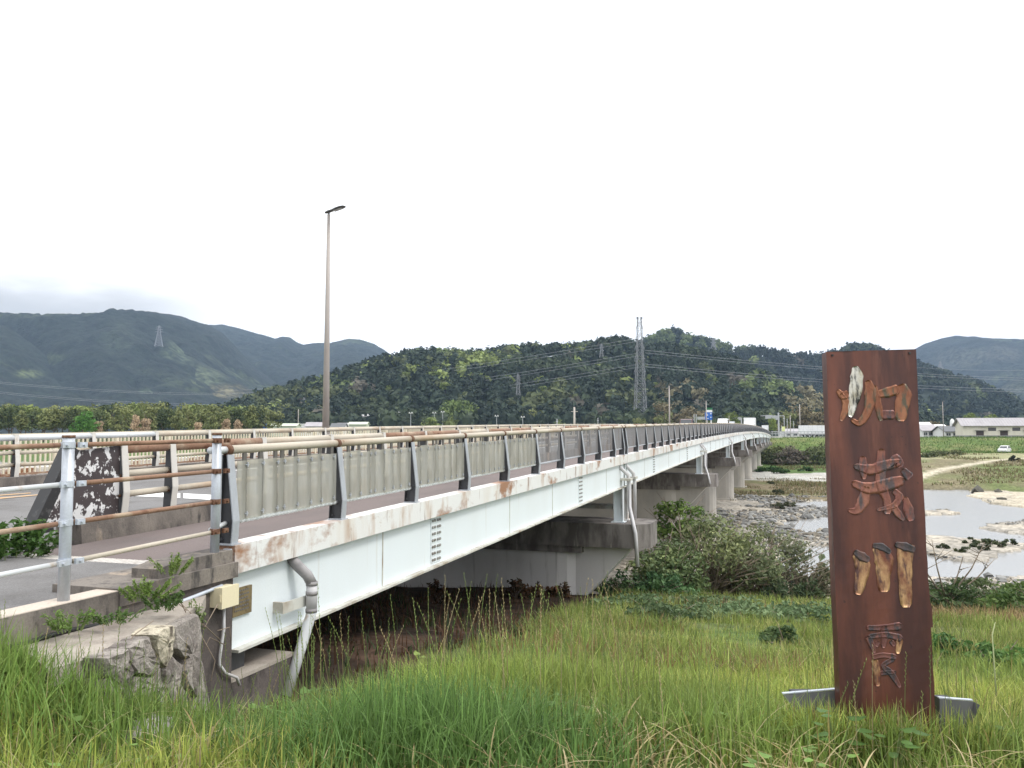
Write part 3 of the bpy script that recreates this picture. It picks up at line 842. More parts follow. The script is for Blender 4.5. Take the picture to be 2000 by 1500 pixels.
# ---------------------------------------------------------------- the bridge
def zs(u): return zf(u) - .2 if u > 6.55 else -1.235      # pavement level
BR0 = (U0, V0, zf(U0))
bridge = root("bridge", "long white plate girder bridge with rusty edge beam on concrete piers", "bridge", BR0, uv=True)
joints = [U0] + PIERS + [U1]
def us_range(a, b, n): return [a + (b - a) * i / n for i in range(n + 1)]
V_WALK, V_KERB, V_ROAD1, V_KERB2, V_END = V0 + .22, V0 + 2.62, V0 + 10.05, V0 + 10.35, V0 + 13.1
far_beam_sec = [(12.95, -.45), (13.3, -.45), (13.3, .02), (12.95, .02)]
for i, (a, b) in enumerate(zip(joints[:-1], joints[1:])):
    a2, b2 = a + .012, b - .012
    us = us_range(a2, b2, 8)
    part(MB().sweep([(0, 0), (0, -.265), (.22, -.265), (.22, 0)], us, zf, V0), "edge_beam", m_white, bridge)
    g0, g1 = a + .12, b - .12
    ug = us_range(g0, g1, 8)
    gd = part(MB().sweep([(.10, -.266), (.10, -.985), (.13, -.985), (.13, -.266)], ug, zf, V0), "girder", m_girder, bridge)
    part(MB().sweep([(.02, -.986), (.02, -1.012), (.30, -1.012), (.30, -.986)], ug, zf, V0), "flange", m_flange, gd)
    for f in (.245, .70):
        u = a + (b - a) * f
        mb = MB().box(u - .17, u + .17, V0 + .088, V0 + .0995, zf(u) - .95, zf(u) - .29)
        part(mb, "splice_plate", m_girder, gd)
        mb = MB()
        for c in range(4):
            for r in range(7):
                uu = u + (-.13, -.055, .055, .13)[c]
                z = zf(u) - .335 - r * .095
                mb.tube([(uu, V0 + .088, z), (uu, V0 + .066, z)], .021, 6)
        part(mb, "bolt_rows", m_under, gd, kind="stuff")
    for f in (.16, .42, .57, .86):
        u = a + (b - a) * f
        mb = MB().box(u - .012, u + .012, V0 + .094, V0 + .0995, zf(u) - .98, zf(u) - .27)
        part(mb, "weld_seam", m_flange, gd)
    # inner girders, cross frames
    for v in (V0 + 2.2, V0 + 3.6, V0 + 6.2, V0 + 8.9, V0 + 11.6):
        dep = -1.35 if v > V0 + 3 else -1.0
        part(MB().sweep([(0, -.45), (0, dep), (.04, dep), (.04, -.45)], us_range(g0, g1, 4), zf, v), "inner_girder", m_under, bridge)
        part(MB().sweep([(-.17, dep - .002), (-.17, dep - .03), (.21, dep - .03), (.21, dep - .002)], us_range(g0, g1, 4), zf, v), "inner_flange", m_under, bridge)
    part(MB().sweep([(.23, -.225), (.23, -.43), (12.94, -.43), (12.94, -.225)], us, zf, V0), "deck_slab", m_conc, bridge)
    part(MB().sweep(far_beam_sec, us, zf, V0), "far_edge_beam", m_white, bridge)
part(MB().box(U0 + .06, U0 + .09, V0 + .14, V0 + 2.3, zf(U0) - .98, zf(U0) - .45), "end_diaphragm", m_under, bridge)

def pier(u, first=False):
    ct = zf(u) - 2.1
    gz = float(ground_z(*[np.array([q]) for q in w_uv(u, V0 + 2)[:2]], False)[0])
    gz = min(gz, -5.3)
    # column: a blade with rounded ends
    va, vb, th = V0 + 1.27, V0 + 12.0, .85
    poly = []
    for k in range(9):
        t = -math.pi / 2 - math.pi * k / 8
        poly.append((u + th * math.sin(t - math.pi / 2) * -1, va + th + th * math.cos(t - math.pi / 2) * -1))
    n = 8
    poly = [(u + th * math.cos(math.pi * (1 + k / n)), va + th + th * math.sin(math.pi * (1 + k / n))) for k in range(n + 1)]
    poly += [(u + th * math.cos(math.pi * k / n), vb - th + th * math.sin(math.pi * k / n)) for k in range(n + 1)]
    zc = ct - .93
    p = part(MB().prism([(x, y, gz - 1.5) for x, y in poly], (0, 0, zc - gz + 1.5)), "pier", m_pier if first else m_pier2, bridge)
    poly2 = [(u + (x - u) * 1.35, y + (-.35 if y < va + 2 else .35)) for x, y in poly]
    part(MB().prism([(x, y, gz - 1.6) for x, y in poly2], (0, 0, 1.75)), "footing", m_pier2, p)
    # cap with chamfered ends and tapered haunches
    ca, cb, cw = V0 - .82, V0 + 13.6, 1.0
    out = [(u - cw, ca + .35), (u - cw + .35, ca), (u + cw - .35, ca), (u + cw, ca + .35), (u + cw, cb), (u - cw, cb)]
    part(MB().prism([(x, y, ct - .73) for x, y in out], (0, 0, .73)), "pier_cap", m_cap, p)
    part(MB().box(u - .93, u + .93, va + .02, vb + .1, ct - .94, ct - .732), "cap_step", m_cap, p)
    tri = [(u - .62, V0 - .25, ct - .733), (u - .62, va + .5, ct - .733), (u - .62, va + .5, ct - 2.35), (u - .62, va - .06, ct - 2.3)]
    part(MB().prism(tri, (1.24, 0, 0)), "haunch", m_pier if first else m_pier2, p)
    # steel pedestals carrying the girder ends
    for s in (-1, 1):
        c = u + s * .42
        zt, zb = zf(u) - 1.013, ct + .02
        mb = MB()
        for (w0, w1, v0, v1) in ((.07, .19, V0 + .06, V0 + .085), (.07, .19, V0 + .33, V0 + .355)):
            mb.prism([(c - w0, v0, zb), (c + w0, v0, zb), (c + w1 * .8, v0, zt), (c - w1 * .8, v0, zt)], (0, v1 - v0, 0))
        mb.prism([(c - .012, V0 + .086, zb), (c - .012, V0 + .329, zb), (c - .012, V0 + .329, zt), (c - .012, V0 + .086, zt)], (.024, 0, 0))
        mb.box(c - .22, c + .22, V0 + .0, V0 + .42, ct + .001, ct + .03)
        part(mb, "pedestal", m_white if s > 0 else m_girder, p)
    for v in (V0 + 3.6, V0 + 6.2, V0 + 8.9, V0 + 11.6):
        part(MB().box(u - .75, u + .75, v - .25, v + .29, ct + .002, zf(u) - 1.39), "bearing_block", m_cap, p)
    mb = MB()
    for s in (-1, 1):
        mb.bar((u + s * .4, V0 + .4, zf(u) - 1.15), (u + s * .4, V0 + 12, zf(u) - 1.15), .12, .12)
        mb.bar((u + s * .4, V0 + .4, zf(u) - 1.65), (u + s * .4, V0 + 12, zf(u) - 1.65), .10, .10)
    part(mb, "cross_brace", m_under, bridge)
    # two downpipes
    for s, dv, zend in ((-1, -.16, ct - .55 if not first else ct - 1.25), (1, -.13, ct + .03)):
        c = u + s * .55
        top = [(c - .30, V0 + .16, zf(u) - .26), (c - .22, V0 + .05, zf(u) - .42), (c, V0 + dv + .04, zf(u) - .62), (c, V0 + dv, zf(u) - .88)]
        if s < 0: pts = top + [(c, V0 + dv, zf(u) - 1.6), (u - 1.08, V0 + dv - .2, ct + .05), (u - 1.09, V0 + dv - .27, ct - .25), (u - 1.09, V0 + dv - .33, zend)]
        else: pts = top + [(c, V0 + dv, zend)]
        mb = MB().tube(pts, .06, 9)
        dp = part(mb, "drain_pipe", m_pvc, bridge, True)
        part(MB().box(c - .2, c + .2, V0 + dv - .07, V0 + .09, zf(u) - .79, zf(u) - .72), "pipe_bracket", m_flange, dp)
for i, u in enumerate(PIERS): pier(u, i == 0)

# first downpipe by the abutment, name plate
u = 7.72
pd = part(MB().tube([(u - .12, V0 + .12, zf(u) - .25), (u - .1, V0 + .02, zf(u) - .36), (u - .04, V0 - .07, zf(u) - .47), (u, V0 - .1, zf(u) - .56)], .057, 12), "drain_pipe", m_pvc_dark, bridge, True)
part(MB().tube([(u, V0 - .1, zf(u) - .565), (u, V0 - .1, zf(u) - .66), (u, V0 - .1, zf(u) - .84)], .057, 12), "pipe_elbow", m_pvc, pd, True)
part(MB().tube([(u, V0 - .1, zf(u) - .845), (u - .01, V0 - .1, zf(u) - .89), (u - .13, V0 - .07, zf(u) - 1.18), (u - .33, V0 - .03, zf(u) - 1.63)], .055, 12), "pipe_outlet", m_whitepipe, pd, True)
mb = MB()
for z in (.56, .66, .84): mb.tube([(u, V0 - .1, zf(u) - z - .02), (u, V0 - .1, zf(u) - z + .02)], .062, 12)
part(mb, "pipe_collar", m_pvc_dark, pd, True)
part(MB().box(u - .42, u + .16, V0 - .035, V0 - .02, zf(u) - .80, zf(u) - .69).box(u - .40, u - .37, V0 - .02, V0 + .1, zf(u) - .8, zf(u) - .69), "pipe_bracket", m_flange, pd)
m_plate = MAT("brown_name_plate", (.23, .175, .09), [((.13, .095, .05), 14, .45, .6, (1, 1, 1))], rough=.5, metal=.3)
npz = zf(6.9) - .55
npl = part(MB().box(6.64, 6.93, V0 + .072, V0 + .0985, npz - .14, npz + .12), "name_plate", m_plate, bridge)
mb = MB()
for r in range(6):
    x = 6.67
    while x < 6.87:
        w = rnd.uniform(.012, .035)
        mb.box(x, x + w, V0 + .069, V0 + .0721, npz + .085 - r * .036, npz + .098 - r * .036)
        x += w + .012
part(mb, "engraved_marks", m_dark, npl)

# pavement, road, kerbs, markings (setting)
ua = us_range(-40, 6.56, 8)
ub = us_range(6.56, U1, 60)
uall = ua[:-1] + ub
def strip(name, v0, v1, dz, mat, us=uall, zfun=zs, kind="structure", th=.004):
    mb = MB().sweep([(v0, dz), (v1, dz), (v1, dz - th), (v0, dz - th)], us, zfun)
    return part(mb, name, mat, uv=True, kind=kind)
ROAD_END = us_range(U1, U1 + 260, 10)
def zend(u): return zs(U1) - .004 * (u - U1) if u < U1 + 100 else zs(U1) - .4
strip("sidewalk", V0 + .221, V_KERB, -.005, m_walk, ub, th=.02)
strip("sidewalk", V0 + .17, V_KERB + .25, 0, m_asphalt, ua, th=.1)
strip("road", V_KERB + .2, V_ROAD1 + .1, -.004, m_asphalt, th=.02)
strip("road", V0 + .2, V_END, -.03, m_asphalt, ROAD_END, zend, th=.3)
strip("sidewalk", V_KERB2, V_END - .15, -.006, m_walk, th=.02)
strip("lane_marking", V0 + 6.35, V0 + 6.5, .004, m_line, us_range(30.0, 200, 40))
def on_deck(px, py, dz=.004):
    z = -1.2
    for _ in range(30):
        p = on_z(px, py, z)
        z = zs(to_uv(p[0], p[1])[0]) + dz
    return p
for k, (pts_, m__) in enumerate((([(262, 960), (352, 963), (352, 972.5), (262, 969)], m_line), ([(358, 963.5), (424, 967), (424, 977), (358, 973)], m_line), ([(436, 966), (492, 968), (492, 978), (436, 977)], m_line), ([(-40, 975), (76, 965), (76, 967), (-40, 978)], m_yline), ([(-40, 969), (60, 962), (60, 963.4), (-40, 971.2)], m_yline))):
    part(MB().add([on_deck(*q) for q in pts_], [(0, 1, 2, 3)][::-1]), "lane_marking", m__, kind="structure")
strip("lane_marking", V0 + 9.4, V0 + 9.55, .004, m_line, us_range(-20, 200, 40))
jm = MB()
for k in range(34):
    v = V0 + .3 + k * .068
    jm.box(6.42, 6.64, v, v + .05, -1.234, -1.222)
part(jm, "expansion_joint", MAT("joint_steel", (.55, .52, .48), [((.38, .33, .28), 9, .5, .7, (1, 1, 1))], rough=.6), uv=True, kind="structure")
def kerb(v0, v1, us): return MB().sweep([(v0, -.24), (v1, -.24), (v1, .03), (v0 + .02, .03)], us, lambda u: zf(u) if u > 6.55 else zf(6.55))
part(kerb(V_KERB, V_KERB + .38, [7.35] + us_range(7.6, U1, 60)), "median_kerb", m_conc, uv=True, kind="structure")
part(kerb(V_ROAD1, V_KERB2, us_range(-30, U1, 60)), "median_kerb", m_conc, uv=True, kind="structure")
mb = MB().sweep([(V0 + 12.92, -.3), (V0 + 13.2, -.3), (V0 + 13.2, .0), (V0 + 12.92, .0)], us_range(-40, 6.5, 10), lambda u: -1.0)
part(mb, "kerb", m_conc, uv=True, kind="structure")

# ---------------------------------------------------------------- pedestrian railing on the near edge
rail = root("bridge_railing", "grey posted pedestrian railing along the near edge of the bridge with rusty round top rail", "railing", (U0, V0, zf(U0)), uv=True)
post_us = [6.6 + 2 * k for k in range(10)] + [26.02]
for a, b in zip(PIERS, PIERS[1:] + [U1]):
    n = 12
    post_us += [a + .28 + (b - a - .56) * k / n for k in range(n + 1)]
webm = MB().prism([(-.006, .045, 0), (-.006, .195, 0), (-.006, .15, .83), (-.006, .11, .83), (-.006, .03, .22)], (.012, 0, 0))
flm = MB()
for (va, za), (vb, zb) in (((.035, 0), (.02, .22)), ((.02, .2201), (.098, .84))):
    flm.prism([(-.048, va, za), (-.048, va + .012, za), (-.048, vb + .012, zb), (-.048, vb, zb)], (.096, 0, 0))
basem = MB().prism([(-.07, .015, 0), (.07, .015, 0), (.07, .205, 0), (-.07, .205, 0)], (0, 0, .012))
innm = MB().prism([(-.048, .196, .013), (-.048, .206, .013), (-.048, .16, .84), (-.048, .15, .84)], (.096, 0, 0))
innm.tube([(-.012, .07, .07), (-.03, .07, .07)], .014, 6).tube([(-.012, .17, .05), (-.03, .17, .05)], .014, 6)
clampm = MB().tube([(-.03, .137, .885), (.03, .137, .885)], .052, 10).box(-.03, .03, .11, .16, .83, .86)
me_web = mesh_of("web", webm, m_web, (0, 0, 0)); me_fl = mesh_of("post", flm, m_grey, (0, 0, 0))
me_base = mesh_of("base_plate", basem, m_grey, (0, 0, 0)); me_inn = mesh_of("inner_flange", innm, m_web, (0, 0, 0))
me_cl = mesh_of("rail_clamp", clampm, m_rustbolt, (0, 0, 0), True)
for i, u in enumerate(post_us):
    p = place("post", me_fl, rail, (u, V0, zf(u) + .0005))
    ABS[p.name] = Vector((u, V0, zf(u)))
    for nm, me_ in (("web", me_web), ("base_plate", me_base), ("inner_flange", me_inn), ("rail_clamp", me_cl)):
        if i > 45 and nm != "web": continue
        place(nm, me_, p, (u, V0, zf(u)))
for i, (a, b) in enumerate(zip(post_us[:-1], post_us[1:])):
    if b - a < .9:
        mb = MB().tube([(a + .03, V0 + .137, zf(a) + .885), (b - .03, V0 + .137, zf(b) + .885)], .038, 10)
        part(mb, "top_rail", m_creampipe, rail, True)
        continue
    n = 12 if i < 25 else 6
    part(MB().tube([(a + .032, V0 + .137, zf(a) + .885), (b - .032, V0 + .137, zf(b) + .885)], .042, n), "top_rail", m_creampipe, rail, True)
    part(MB().tube([(a + .01, V0 + .12, zf(a) + .20), (b - .01, V0 + .12, zf(b) + .20)], .019, n), "bottom_rail", m_whitepipe if i < 5 else m_grey, rail, True)
# clear panels with balusters in the first bays, close slats beyond
m_panel, nt, b_ = _new("clouded_clear_panel")
pc = _mix(nt, _rng(nt, _noise(nt, _pos(nt, (3, 3, .6)), 2.2, 7), .35, .7), (.64, .64, .61), (.50, .485, .43))
nt.links.new(pc, b_.inputs["Base Color"]); b_.inputs["Roughness"].default_value = .35
tr = nt.nodes.new("ShaderNodeBsdfTranslucent"); nt.links.new(pc, tr.inputs[0])
tp = nt.nodes.new("ShaderNodeBsdfTransparent"); tp.inputs[0].default_value = (.9, .9, .85, 1)
mx1 = nt.nodes.new("ShaderNodeMixShader"); mx1.inputs[0].default_value = .45
mx2 = nt.nodes.new("ShaderNodeMixShader"); mx2.inputs[0].default_value = .55
nt.links.new(b_.outputs[0], mx1.inputs[1]); nt.links.new(tr.outputs[0], mx1.inputs[2])
nt.links.new(mx1.outputs[0], mx2.inputs[1]); nt.links.new(tp.outputs[0], mx2.inputs[2])
nt.links.new(mx2.outputs[0], [n for n in nt.nodes if n.type == 'OUTPUT_MATERIAL'][0].inputs[0])
slat_me = mesh_of("slat", MB().box(-.017, .017, -.006, .006, .21, .85), MAT("slat_paint", (.25, .245, .25), [((.20, .16, .14), 3, .5, .7, (1, 1, .3))], rough=.5), (0, 0, 0))
bal_me = mesh_of("baluster", MB().box(-.027, .027, -.008, .008, .20, .85), MAT("baluster_paint", (.11, .10, .088), rough=.5), (0, 0, 0))
clip_me = mesh_of("clip", MB().box(-.026, .026, -.008, 0, -.005, .005).box(-.007, .007, -.012, -.001, -.022, .022), m_grey, (0, 0, 0))
nslat = 0
rest = MB()
for i, (a, b) in enumerate(zip(post_us[:-1], post_us[1:])):
    if b - a < .9: continue
    if i < 5:
        fr = [.12, .25, .375, .435, .56, .69, .80, .93]
        L = b - a
        # strips of sheet between the balusters, each a little different in height
        edges = [.045] + fr[:3] + [fr[3]] + fr[4:7] + [.962]
        for e0, e1 in zip(edges[:-1], edges[1:]):
            ua_, ub_ = a + L * e0 + .005, a + L * e1 - .005
            top = .775 + rnd.uniform(-.012, .014)
            bot = .215 + rnd.uniform(-.006, .006)
            y = V0 + .092 + rnd.uniform(-.001, .001)
            mb = MB().hexa([(ua_, y, zf(ua_) + bot), (ub_, y, zf(ub_) + bot), (ub_, y + .005, zf(ub_) + bot), (ua_, y + .005, zf(ua_) + bot),
                            (ua_, y, zf(ua_) + top), (ub_, y, zf(ub_) + top), (ub_, y + .005, zf(ub_) + top), (ua_, y + .005, zf(ua_) + top)])
            part(mb, "clear_panel", m_panel, rail)
        for f in fr:
            u = a + L * f
            bo = place("baluster", bal_me, rail, (u, V0 + .122, zf(u)))
            for z in (.265, .735):
                place("clip", clip_me, bo, (u, V0 + .09, zf(u) + z))
        mb = MB()
        for k in range(22):                       # clips clamped along the lower rail
            u = a + L * (.06 + .9 * k / 21)
            mb.tube([(u - .024, V0 + .12, zf(u) + .2), (u + .024, V0 + .12, zf(u) + .2)], .0225, 8)
        part(mb, "rail_sleeves", m_whitepipe, rail, True)
    else:
        n = 18
        for k in range(n):
            u = a + (b - a) * (.06 + .88 * k / (n - 1))
            if nslat < 290:
                place("slat", slat_me, rail, (u, V0 + .12, zf(u)))
                nslat += 1
            else:
                rest.box(u - .018, u + .018, V0 + .114, V0 + .126, zf(u) + .21, zf(u) + .85)
part(rest, "slats", slat_me.materials[0], rail, kind="stuff")
# short tubes joining the approach handrail
jr = MB().tube([(6.33, V0 + .12, -.14), (6.57, V0 + .137, zf(6.6) + .885)], .034, 10)
part(jr, "joining_tube", m_whitepipe, rail, True)
part(MB().tube([(6.33, V0 + .1, -.86), (6.57, V0 + .12, zf(6.6) + .2)], .022, 10), "joining_tube", m_whitepipe, rail, True)
part(MB().box(6.47, 6.49, V0 + .11, V0 + .13, -.85, -.14), "joining_bar", m_grey, rail)

# ---------------------------------------------------------------- guard rails beside the road
def zk(u): return (zf(u) if u > 6.55 else zf(6.55)) + .03
def guard(vc, us, label, side, tops, cols, panel=False):
    """vc centre line; side +1: flange shows towards -v"""
    g = root("guard_rail", label, "guard rail", (us[0], vc, zk(us[0])), uv=True)
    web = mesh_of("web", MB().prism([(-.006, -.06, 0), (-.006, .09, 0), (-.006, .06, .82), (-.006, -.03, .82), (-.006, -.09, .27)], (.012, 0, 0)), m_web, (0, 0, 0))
    fm = MB()
    for (va, za), (vb, zb) in (((-.062, 0), (-.092, .27)), ((-.092, .2701), (-.032, .86))):
        fm.prism([(-.05, va - .012, za), (-.05, va, za), (-.05, vb, zb), (-.05, vb - .012, zb)], (.1, 0, 0))
    fm.box(-.05, .05, -.044, .06, .861, .873)
    fl = mesh_of("post", fm, m_gpost, (0, 0, 0))
    rust = mesh_of("bolt", MB().tube([(-.006, 0, .23), (-.05, 0, .23)], .022, 6).tube([(-.006, 0, .47), (-.05, 0, .47)], .022, 6), m_rustbolt, (0, 0, 0))
    for i, u in enumerate(us):
        p = place("post", fl, g, (u, vc, zk(u)))
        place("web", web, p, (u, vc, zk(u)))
        if i < 20: place("bolt", rust, p, (u, vc, zk(u)))
    for i, (a, b) in enumerate(zip(us[:-1], us[1:])):
        n = 12 if i < 20 else 6
        for j, (z, r) in enumerate(((.80, .062), (.49, .04), (.24, .04))):
            mt = cols[j] if not callable(cols[j]) else cols[j](i)
            gap = .035 if j == 0 else .0
            part(MB().tube([(a + gap + .01, vc + (.012 if j == 0 else .02), zk(a) + z), (b - gap - .01, vc + (.012 if j == 0 else .02), zk(b) + z)], r, n), "rail", mt, g, True)
    return g
gus = [8.93 + 2 * k for k in range(110)]
gr = guard(V0 + 2.81, [8.09] + gus, "rusty tubular guard rail between sidewalk and road with dark peeling end plate", 1, None,
           (lambda i: (m_rustpipe, m_rustpipe, m_creampipe, m_creampipe, m_rustpipe, m_rustpipe, m_creampipe)[i % 7], m_creampipe, m_creampipe))
fus = [-9.0 + 2 * k for k in range(118)]
gr2 = guard(V0 + 10.24, fus, "tubular guard rail on the far side of the road in front of cream pickets", 1, None,
            (lambda i: m_whitepipe if i < 13 else m_creampipe, m_creampipe, m_creampipe))
# end plate and raking end beam of the near guard rail
vc = V0 + 2.81
zA = -1.2
mb = MB().prism([(6.98, vc - .02, zk(7) - .02), (8.05, vc - .02, zk(8) + .015), (8.05, vc - .02, zk(8) + .84), (7.32, vc - .02, zk(7) + .80)], (0, .02, 0))
pl = part(mb, "end_plate", m_peel, gr, label="dark brown end plate flaking to white")
part(MB().bar((6.86, vc - .03, zk(7) + .02), (7.30, vc - .03, zk(7) + .84), .16, .12), "raking_beam", m_black, gr)
part(MB().bar((7.28, vc - .02, zk(7) + .865), (8.05, vc - .02, zk(8) + .875), .13, .03), "top_strip", m_black, gr)
part(MB().bar((6.78, vc - .03, zk(7) - .05), (7.0, vc - .03, zk(7) - .03), .25, .04), "foot_plate", m_black, gr)

# ---------------------------------------------------------------- cream picket fence on the far edge
vf = V0 + 12.8
fence = root("picket_fence", "cream painted steel picket fence along the far edge of the bridge", "fence", (-9, vf, zk(0)), uv=True)
def zfence(u): return (zs(u) if u > 6.55 else zs(6.6))
pk = mesh_of("picket", MB().box(-.018, .018, -.018, .018, .12, 1.02), m_cream, (0, 0, 0))
fpost = mesh_of("post", MB().box(-.05, .05, -.04, .04, -.05, 1.04), m_cream, (0, 0, 0))
npk = 0
rest = MB()
u = -8.0
k = 0
while u < 235:
    if k % 14 == 0: place("post", fpost, fence, (u, vf, zfence(u)))
    elif npk < 290:
        place("picket", pk, fence, (u, vf, zfence(u))); npk += 1
    else:
        rest.box(u - .018, u + .018, vf - .018, vf + .018, zfence(u) + .12, zfence(u) + 1.02)
    u += .145
    k += 1
part(rest, "pickets", m_cream, fence, kind="stuff")
fu = us_range(-8, 235, 60)
part(MB().sweep([(vf - .04, 1.022), (vf + .04, 1.022), (vf + .04, 1.075), (vf - .04, 1.075)], fu, zfence), "top_rail", m_cream, fence)
part(MB().sweep([(vf - .025, .075), (vf + .025, .075), (vf + .025, .118), (vf - .025, .118)], fu, zfence), "bottom_rail", m_rustpipe, fence)

# ---------------------------------------------------------------- abutment, wing wall, ledge
ab = root("abutment", "dark stained concrete abutment under the end of the bridge", "abutment", (6.2, V0, -2.6), uv=True)
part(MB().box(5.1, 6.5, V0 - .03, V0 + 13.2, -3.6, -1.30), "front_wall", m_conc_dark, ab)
part(MB().box(5.1, 6.52, V0 - .07, V0 + .6, -1.299, -1.165), "top_ledge", m_conc, ab)
part(MB().prism([(5.55, V0 - .02, -1.164), (6.5, V0 - .02, -1.164), (6.5, V0 - .02, -1.055), (5.75, V0 - .02, -1.055), (5.55, V0 - .02, -1.09)], (0, .27, 0)), "end_block", m_conc, ab)
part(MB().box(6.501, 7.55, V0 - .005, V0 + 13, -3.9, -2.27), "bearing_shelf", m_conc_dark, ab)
part(MB().box(6.501, 7.56, V0 - .012, V0 + 13, -2.268, -2.235), "shelf_top", m_conc_top, ab)
part(MB().box(6.505, 6.53, V0 + .01, V0 + .09, -1.28, -1.05), "joint_seal", m_galv, ab)
part(MB().box(6.62, 6.95, V0 + .16, V0 + .42, -2.233, zf(6.8) - 1.014), "bearing", m_web, ab)
kb = MB().sweep([(V0 - .05, -1.75), (V0 + .16, -1.75), (V0 + .16, -1.185), (V0 - .05, -1.185)], us_range(-30, 5.548, 8), lambda u: 0)
part(kb, "kerb", m_conc, uv=True, kind="structure")
part(MB().sweep([(V0 - .049, -1.184), (V0 + .159, -1.184), (V0 + .159, -1.178), (V0 - .049, -1.178)], us_range(-30, 5.547, 8), lambda u: 0), "kerb_top", m_kerbtop, uv=True, kind="structure")

# ---------------------------------------------------------------- approach handrail (galvanised posts, rusty tubes)
hr = root("handrail", "galvanised posts with four rusty tubes fencing the approach kerb", "handrail", (4.65, V0 + .06, -1.18), uv=True)
hp = [1.58, 3.13, 4.68, 6.32]
ztops = [-.09, -.08, -.02, .0]
zr = {1.58: (-.13, -.41, -.68, -.95), 3.13: (-.1, -.38, -.65, -.93), 4.68: (-.07, -.35, -.625, -.905), 6.32: (-.048, -.325, -.60, -.866)}
for u, zt in zip(hp, ztops):
    zb = -1.055 if u > 6 else -1.18
    p = part(MB().tube([(u, V0 + .04, zb), (u, V0 + .04, zt)], .041, 14), "post", m_galv, hr, True)
    part(MB().tube([(u, V0 + .04, zt + .001), (u, V0 + .04, zt + .02)], .045, 14), "post_cap", m_rustbolt, p, True)
    for z in zr[u]:
        mb = MB().tube([(u, V0 + .04, z - .022), (u, V0 + .04, z + .022)], .047, 14)
        mb.box(u - .11, u - .04, V0 - .025, V0 - .002, z - .02, z + .02).box(u + .04, u + .11, V0 - .025, V0 - .002, z - .02, z + .02)
        mb.tube([(u - .075, V0 - .024, z), (u - .075, V0 - .045, z)], .011, 6).tube([(u + .075, V0 - .024, z), (u + .075, V0 - .045, z)], .011, 6)
        part(mb, "clamp", m_galv if u < 6 else m_rustbolt, p)
mats = [[m_rustpipe] * 4, [m_rustpipe, m_whitepipe, m_rustpipe, m_whitepipe], [m_rustpipe, m_rustpipe, m_rustpipe, m_creampipe]]
for (a, b), mm_ in zip(zip(hp[:-1], hp[1:]), mats):
    for z0, z1, mt in zip(zr[a], zr[b], mm_):
        part(MB().tube([(a + .045, V0 + .01, z0), (b - .045, V0 + .01, z1)], .0185, 10), "tube", mt, hr, True)

# ---------------------------------------------------------------- junction box, conduits
jb_u, jb_z = 6.27, -1.43
jb = root("junction_box", "cream plastic junction box screwed to the abutment wall", "junction box", (jb_u, V0 - .03, jb_z), uv=True)
part(MB().box(jb_u - .09, jb_u + .13, V0 - .13, V0 - .031, jb_z - .085, jb_z + .085), "back_case", m_box, jb)
part(MB().box(jb_u - .098, jb_u + .138, V0 - .165, V0 - .131, jb_z - .092, jb_z + .092), "lid", m_box, jb)
part(MB().box(jb_u - .106, jb_u - .0985, V0 - .155, V0 - .14, jb_z - .03, jb_z + .03), "latch", m_box, jb)
part(MB().tube([(jb_u + .05, V0 - .07, jb_z - .087), (jb_u + .05, V0 - .07, jb_z - .12)], .018, 8), "cable_gland", m_whitepipe, jb)
mb = MB().tube([(4.55, V0 - .05, -1.47), (5.0, V0 - .055, -1.43), (5.3, V0 - .06, -1.425), (6.12, V0 - .06, -1.36), (6.3, V0 - .06, -1.345)], .017, 8)
t = part(mb, "conduit_pipe", m_galv, uv=True, smooth=True, label="grey steel conduit running along the abutment wall to the box", cat="conduit")
mb = MB().tube([(jb_u + .05, V0 - .075, jb_z - .121), (jb_u + .06, V0 - .07, jb_z - .3), (jb_u + .02, V0 - .065, jb_z - .52), (jb_u + .02, V0 - .06, jb_z - .6), (jb_u + .1, V0 - .065, jb_z - .7), (jb_u + .26, V0 - .07, jb_z - .78), (jb_u + .30, V0 - .07, jb_z - .86)], .014, 8)
part(mb, "flexible_conduit", m_pvc, uv=True, smooth=True, label="thin grey flexible conduit hanging below the cream box", cat="conduit")
mb = MB().tube([(2.0, V0 - .09, -1.40), (3.5, V0 - .085, -1.39), (4.6, V0 - .08, -1.365), (5.05, V0 - .075, -1.40), (5.1, V0 - .05, -1.46)], .016, 8)
part(mb, "black_cable_duct", m_black, uv=True, smooth=True, label="black plastic cable duct lying along the foot of the kerb", cat="cable duct")

# ---------------------------------------------------------------- stone faced wing wall
A_, B_ = Vector(at(378, 1186, 6.67)), Vector(at(232, 1263, 5.42))
zc_ = -1.385
A_.z = B_.z = zc_
dirw = (B_ - A_); dirw.z = 0; dirw.normalize()
nrmw = Vector((-dirw.y, dirw.x, 0))
if nrmw.y > 0: nrmw = -nrmw
C_ = B_ + dirw * .42 + nrmw * -.22
def wall_pt(px, py):
    d = Vector(at(px, py, 1.0))
    t = (A_.dot(nrmw)) / d.dot(nrmw)
    return d * t
def kerb_face(u): return Vector(w_uv(u, V0 - .055, zc_))
rw = root("retaining_wall", "low wing wall of rough stones with worn concrete top beside the kerb", "wall", tuple(A_ + Vector((0, 0, -.8))))
capo = [A_ + nrmw * -.02, B_, C_, kerb_face(4.25), kerb_face(5.0), kerb_face(6.1), A_ + Vector((.0, .16, 0))]
mb = MB().prism([(p.x, p.y, zc_ - .11) for p in capo], (0, 0, .11))
part(mb, "wall_cap", m_conc_top, rw)
back = [A_ - nrmw * .09, B_ - nrmw * .09, C_ - nrmw * .09, kerb_face(4.3), kerb_face(6.05), A_ + Vector((-.02, .13, 0))]
part(MB().prism([(p.x, p.y, -2.7) for p in back], (0, 0, 2.7 + zc_ - .111)), "mortar_core", m_conc_dark, rw)
